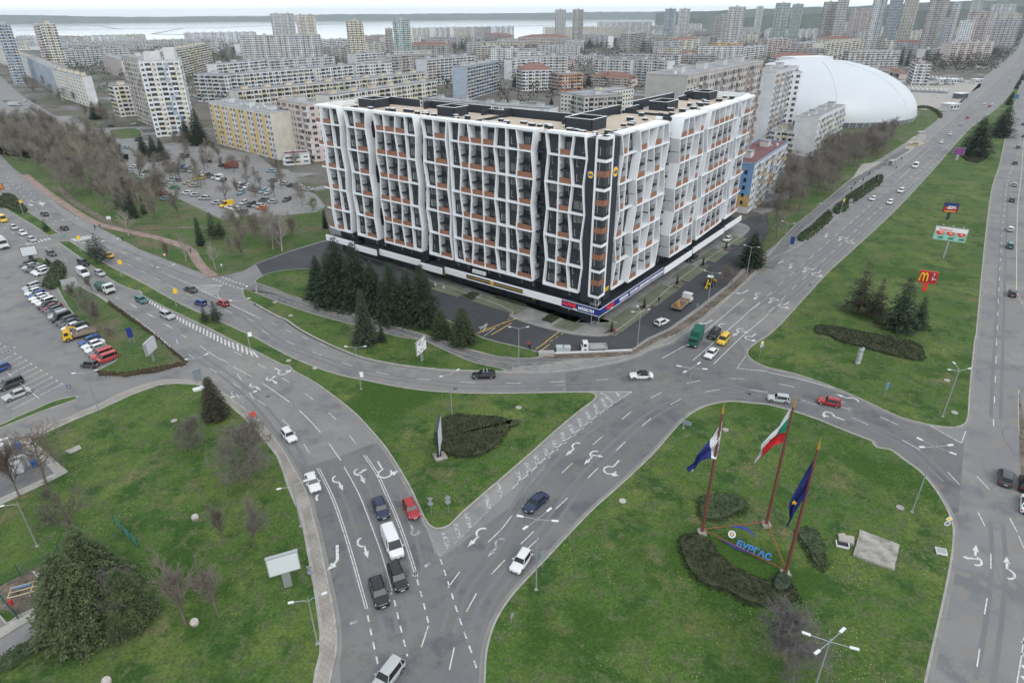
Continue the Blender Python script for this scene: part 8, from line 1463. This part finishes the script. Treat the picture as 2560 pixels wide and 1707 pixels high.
g=G(10,750,105);m=MB();m.use(M['lamp_white']);a,b=G(10,390,112)-g,G(10,1095,84)-g;m.beam(a+Vector((0,0,.15)),b+Vector((0,0,.15)),.22,.3);tag(m.build('low_wall',None,(g.x,g.y,.1)),'long low white edging wall below the small pickup truck','low wall')
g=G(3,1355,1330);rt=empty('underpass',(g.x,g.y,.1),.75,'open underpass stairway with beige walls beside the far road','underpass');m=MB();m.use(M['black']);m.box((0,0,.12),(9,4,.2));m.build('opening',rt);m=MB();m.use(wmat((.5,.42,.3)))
for p,s in(((0,-2.3,.5),(10,.5,1)),((0,2.3,.5),(10,.5,1)),((-5,0,.5),(.5,5,1))):m.box(p,s)
m.build('parapet',rt);g=G(3,1385,1290);rt=empty('gate_frame',(g.x,g.y,.1),.75,'grey frame canopy beside the underpass','canopy');m=MB();m.use(M['steel'])
for x in(-1.5,1.5):
 for y in(-1.2,1.2):m.beam((x,y,0),(x,y,4.5),.2)
m.build('post',rt);m=MB();m.use(M['steel']);m.box((0,0,4.6),(4,3,.25));m.build('roof',rt)
g=G(3,1130,1525);rt=empty('bus_shelter',(g.x,g.y,.1),.7,'glass bus shelter on the far pavement','bus shelter');m=MB();m.use(M['glass_light']);m.box((0,.7,1.3),(4,.08,2.2));m.build('glass_wall',rt);m=MB();m.use(wmat((.4,.45,.45)));m.box((0,0,2.6),(4.6,1.8,.15));m.build('roof',rt);m=MB();m.use(M['steel_dark']);[m.beam((x,-.7,0),(x,-.7,2.6),.1)for x in(-2,2)];m.build('post',rt)
for x,y,lab in((1650,1065,'left white plastic chair at the entrance slab'),(1727,1090,'right white plastic chair at the entrance slab')):
 g=G(5,x,y);rt=empty('chair',(g.x,g.y,.14),1.0,lab,'chair');m=MB();m.use(M['lamp_white']);m.box((0,0,.45),(.5,.5,.06));m.build('seat',rt);m=MB();m.use(M['lamp_white']);m.box((-.24,0,.75),(.05,.48,.55));m.build('backrest',rt)
 for dx in(-.2,.2):
  for dy in(-.2,.2):m=MB();m.use(M['lamp_white']);m.beam((dx,dy,0),(dx,dy,.44),.05);m.build('leg',rt)
# ------------------------------------------------------------------ flags
M['pole_red']=mat('flagpole_red_brown',(.16,.055,.045),.5,var=.15,scale=1);M['gold']=mat('gilded_tip',(.5,.3,.05),.4,metal=.5)
FB=[G(14,1740,200),G(14,2330,130),G(15,155,580)];FH=21.9
fl_lab=['white and blue flag hanging from the left pole','white, green and red flag on the middle pole','dark blue flag with yellow stars on the right pole']
for i,g in enumerate(FB):
 rt=empty('flagpole',(g.x,g.y,.1),0,['left red brown flagpole at the oval bush','middle red brown flagpole with a square footing','right red brown flagpole nearest the camera'][i],'flagpole','the three flagpoles');m=MB();m.use(M['pole_red']);m.tube([(0,0,0),(0,0,FH*.6),(0,0,FH*.915)],[.24,.19,.13],10);m.build('pole',rt);m=MB();m.use(M['gold']);m.tube([(0,0,FH*.915),(0,0,FH*.93),(0,0,FH)],[.17,.15,.01],10);m.build('gilded_tip',rt);m=MB();m.use(M['concrete']);m.box((0,0,.25),(1.1,1.1,.5));m.build('footing',rt)
def flag(i,label,outline_top,outline_bot,bands,star=False):
 """cloth between two traced edges, both unprojected on an upright plane through the pole"""
 g=FB[i];dn=Vector((g.x,g.y,0)).normalized()
 def pt(t,x,y):d=ray(*P(t,x,y));k=Vector((g.x,g.y,0)).dot(dn)/d.dot(dn);return Vector((d.x*k-g.x,d.y*k-g.y,CAM_H+d.z*k))
 A=[pt(*p)for p in outline_top];Bq=[pt(*p)for p in outline_bot]
 def rs(pl,n):
  Ls=[0]
  for j in range(1,len(pl)):Ls.append(Ls[-1]+(pl[j]-pl[j-1]).length)
  o=[]
  for k in range(n+1):
   s=Ls[-1]*k/n
   for j in range(1,len(pl)):
    if s<=Ls[j]+1e-6:o.append(pl[j-1].lerp(pl[j],(s-Ls[j-1])/max(Ls[j]-Ls[j-1],1e-6)));break
  return o
 nu,nv=30,18;A=rs(A,nu);Bq=rs(Bq,nu);m=MB();pts=[]
 for u in range(nu+1):
  for v in range(nv+1):p=A[u].lerp(Bq[u],v/nv);w_=.32*math.sin(v/nv*9+u*.22)*min(1,.25+u/nu*2.0)+.12*math.sin(v*1.9+u*.5);pts.append(p+dn*w_)
 base=len(m.v);m.v+=[tuple(p)for p in pts]
 for u in range(nu):
  for v in range(nv):
   b=bands(u/nu,(v+.5)/nv);m.use(b);a=base+u*(nv+1)+v;m.f.append((a,a+1,a+nv+2,a+nv+1));m.m.append(m.cur);m.sm.append(True)
 o=m.build('flag',None,(g.x,g.y,0));tag(o,label,'flag');return o,pts,nu,nv,dn
FW,FBL,FR,FG=mat('flag_white',(.68,.7,.72),.8,var=.1),mat('flag_blue',(.015,.025,.17),.8,var=.2),mat('flag_red',(.5,.012,.015),.8,var=.15),mat('flag_green',(.01,.2,.12),.8,var=.15)
flag(0,fl_lab[0],[(10,1935,730),(10,1840,880),(10,1760,965),(10,1690,1040),(10,1675,1100),(10,1590,1170)],[(10,1900,980),(10,1875,1075),(10,1800,1060),(10,1740,1090),(10,1690,1160),(10,1650,1195)],lambda u,v:FW if(u<.36 and v<1.0)else(FW if u>.9 and v>.6 else FBL))
flag(1,fl_lab[1],[(11,212,600),(11,100,780),(11,0,875),(10,2290,930),(10,2290,985),(10,2225,1100)],[(11,140,925),(11,60,940),(11,0,1000),(10,2330,1020),(10,2290,1070),(10,2235,1108)],lambda u,v:FW if v<(.3+.5*max(0,u-.25))else(FG if v<.64-.7*max(0,u-.1)else FR))
o,pts,nu,nv,dn=flag(2,fl_lab[2],[(11,445,1035),(11,330,1230),(11,250,1370),(11,195,1470),(15,200,60),(15,165,130)],[(11,395,1250),(11,370,1360),(11,340,1420),(11,290,1490),(15,245,20),(15,180,135)],lambda u,v:FBL)
for u,v in((.62,.45),):
 c=pts[int(u*nu)*(nv+1)+int(v*nv)]-dn*.35;m=MB();m.use(M['sign_yellow']);e1=Vector((dn.y,-dn.x,0));e2=Vector((0,0,1));ring=[c+(e1*math.cos(R(90+36*k))+e2*math.sin(R(90+36*k)))*(.42 if k%2==0 else .17)for k in range(10)];m.add(ring+[c-dn*.03],[(k,(k+1)%10,10)for k in range(10)]);m.build('star',o)
c0=sum(FB,Vector())/3;rt=empty('railing',(c0.x,c0.y,0),0,'low rust red rail triangle joining the three flagpoles','railing');M['rail_red']=mat('rail_red',(.3,.09,.05),.7,var=.2)
for i in range(3):
 a,b=FB[i]-c0,FB[(i+1)%3]-c0;m=MB();m.use(M['rail_red']);m.beam(a+Vector((0,0,.9)),b+Vector((0,0,.9)),.08);
 k=int((b-a).length/.7)
 for j in range(1,k):p=a.lerp(b,j/k);m.beam(p+Vector((0,0,.7)),p+Vector((0,0,1.3)),.04)
 m.build('rail',rt)
a,b=G(14,1900,215,1.0),G(15,40,430,1.0);d=(b-a);d.z=0;Ls=d.length;d.normalize();n=Vector((d.y,-d.x,0));rt=empty('city_sign',(a.x,a.y,.1),0,'slanting blue city name sign with a round crest inside the flag triangle','sign');up=(Vector((0,0,1))*.75-n*-.66)
up=Vector((-n.x*.75,-n.y*.75,.66)).normalized()
if up.dot(Vector((a.x,a.y,0)))<0:up=Vector((n.x*.75,n.y*.75,.66)).normalized()
text_obj('lettering','БУРГАС',1.2,mat('sign_letter_blue',(.03,.16,.42),.4),rt,tuple(d*Ls*.33+Vector((0,0,.45))),d,up,.12,.04)
m=MB();m.use(mat('sign_wave_blue',(.012,.03,.22),.4));
for(u0,u1,v0,amp)in((.0,.75,.25,-.5),(.12,.62,2.2,.4)):
 ps=[(d*Ls*(u0+(u1-u0)*k/14)+up*(v0+amp*math.sin(math.pi*k/14))+Vector((0,0,.3)))for k in range(15)]
 for k in range(14):w_=.3*math.sin(math.pi*(k+.5)/14)+.06;m.hexa([ps[k],ps[k+1],ps[k+1]+up.cross(d)*.12,ps[k]+up.cross(d)*.12],[ps[k]+up*w_,ps[k+1]+up*w_,ps[k+1]+up*w_+up.cross(d)*.12,ps[k]+up*w_+up.cross(d)*.12])
m.build('wave',rt);nn=d.cross(up).normalized();m=MB();m.use(M['lamp_white']);c=d*Ls*.2+up*1.25+Vector((0,0,.4));m.tube([c,c+nn*.12],.5,20,sm=False);m.use(M['sign_blue']);m.tube([c+nn*.12,c+nn*.15],.3,16,sm=False);m.use(M['sign_yellow']);m.tube([c+nn*.15,c+nn*.19],.2,5,sm=False);m.build('crest',rt)
# ------------------------------------------------------------------ people
def person(label,at_,top_c,leg_c,rz,stride=.3,z=.13,hair=(.03,.02,.015),sc=1.0):
 g=G(*at_);me=bpy.data.meshes.new('body');s=stride
 V=[(0,0,.95),(0,0,1.15),(0,0,1.38),(0,0,1.5),(0,0,1.6),(.01,0,1.72),(0,.17,1.42),(-.05-s*.3,.22,1.15),(.02-s*.5,.22,.92),(0,-.17,1.42),(-.02+s*.3,-.22,1.15),(.1+s*.5,-.22,.94),(0,.1,.9),(s*.45,.1,.5),(s*.6,.1,.07),(s*.6+.15,.1,.03),(0,-.1,.9),(-s*.3,-.1,.5),(-s*.9,-.1,.1),(-s*.9+.14,-.1,.04)]
 E=[(0,1),(1,2),(2,3),(3,4),(4,5),(2,6),(6,7),(7,8),(2,9),(9,10),(10,11),(0,12),(12,13),(13,14),(14,15),(0,16),(16,17),(17,18),(18,19)]
 Rr=[.16,.15,.17,.06,.09,.085,.075,.055,.04,.075,.055,.04,.1,.07,.05,.04,.1,.07,.05,.04]
 me.from_pydata(V,E,[]);o=bpy.data.objects.new('tmp',me);COL.objects.link(o);sk=o.modifiers.new('s','SKIN');
 for i,r in enumerate(Rr):me.skin_vertices[0].data[i].radius=(r,r);me.skin_vertices[0].data[i].use_root=i==0
 sb=o.modifiers.new('u','SUBSURF');sb.levels=1;sb.render_levels=1
 dg=bpy.context.evaluated_depsgraph_get();m2=bpy.data.meshes.new_from_object(o.evaluated_get(dg));bpy.data.objects.remove(o);m2.materials.clear()
 for c in(top_c,leg_c,(.42,.27,.2),hair):m2.materials.append(wmat(c))
 for p in m2.polygons:
  c=p.center;p.use_smooth=True;p.material_index=1 if c.z<.93 and abs(c.y)<.19 else(3 if c.z>1.68 or(c.z>1.58 and c.x<-.02)else(2 if c.z>1.5 or(c.z<1.0 and abs(c.y)>.19)else 0))
 ob=bpy.data.objects.new('person',m2);COL.objects.link(ob);ob.location=(g.x,g.y,z);ob.rotation_euler.z=rz;ob.scale=(sc,)*3;return tag(ob,label,'person')
for a in(((6,940,1500),'person in a pinkish red coat walking at the block corner',(.4,.06,.08),(.05,.05,.06),1.2),((6,1345,1215),'person in black walking across the service lane',(.015,.015,.02),(.02,.02,.025),.8),((10,150,65),'person in a red jacket by the forecourt wall',(.5,.02,.02),(.03,.03,.04),1.5),((10,165,85),'person in dark clothes beside the one in red',(.02,.02,.03),(.02,.02,.02),1.5),
          ((4,878,545),'person in dark clothes on the left sidewalk near the crossing',(.02,.02,.03),(.02,.02,.03),2.5),((4,1132,652),'person in black on the left sidewalk past the crossing',(.015,.015,.02),(.02,.02,.02),2.5),((4,1755,762),'person in dark clothes on the red paved path',(.03,.02,.03),(.02,.02,.03),1.8),((6,2172,958),'person in black at the verge lamp',(.015,.015,.02),(.02,.02,.02),.8),
          ((7,760,185),'person in black on the path, nearer of the pair',(.02,.02,.02),(.02,.02,.02),.8),((7,793,140),'person in black on the path, farther of the pair',(.02,.02,.025),(.02,.02,.02),.8),((7,868,105),'person walking alone on the far path',(.03,.03,.05),(.02,.02,.02),.8),((7,925,45),'farthest person on the far path',(.02,.02,.02),(.02,.02,.02),.8),((3,1222,1475),'person crossing the pale far pavement',(.02,.02,.02),(.02,.02,.02),.8),((3,1172,1560),'person at the kerb of the far pavement',(.25,.1,.1),(.02,.02,.02),.8)):
 person(a[1],a[0],a[2],a[3],a[4])
# ------------------------------------------------------------------ haze
hm_=bpy.data.materials.new('haze');hm_.use_nodes=True;hn=hm_.node_tree;hn.nodes.clear();ho=hn.nodes.new('ShaderNodeOutputMaterial');hv=hn.nodes.new('ShaderNodeVolumePrincipled');hv.inputs['Density'].default_value=9e-5;hv.inputs['Color'].default_value=(.84,.94,1.0,1);hv.inputs['Anisotropy'].default_value=.6
hn.links.new(hv.outputs[0],ho.inputs['Volume']);m=MB();m.use(hm_);m.box((0,5500,70),(24000,12000,146));tag(m.build('haze'),'thin pale haze over the whole city','haze',kind='stuff')
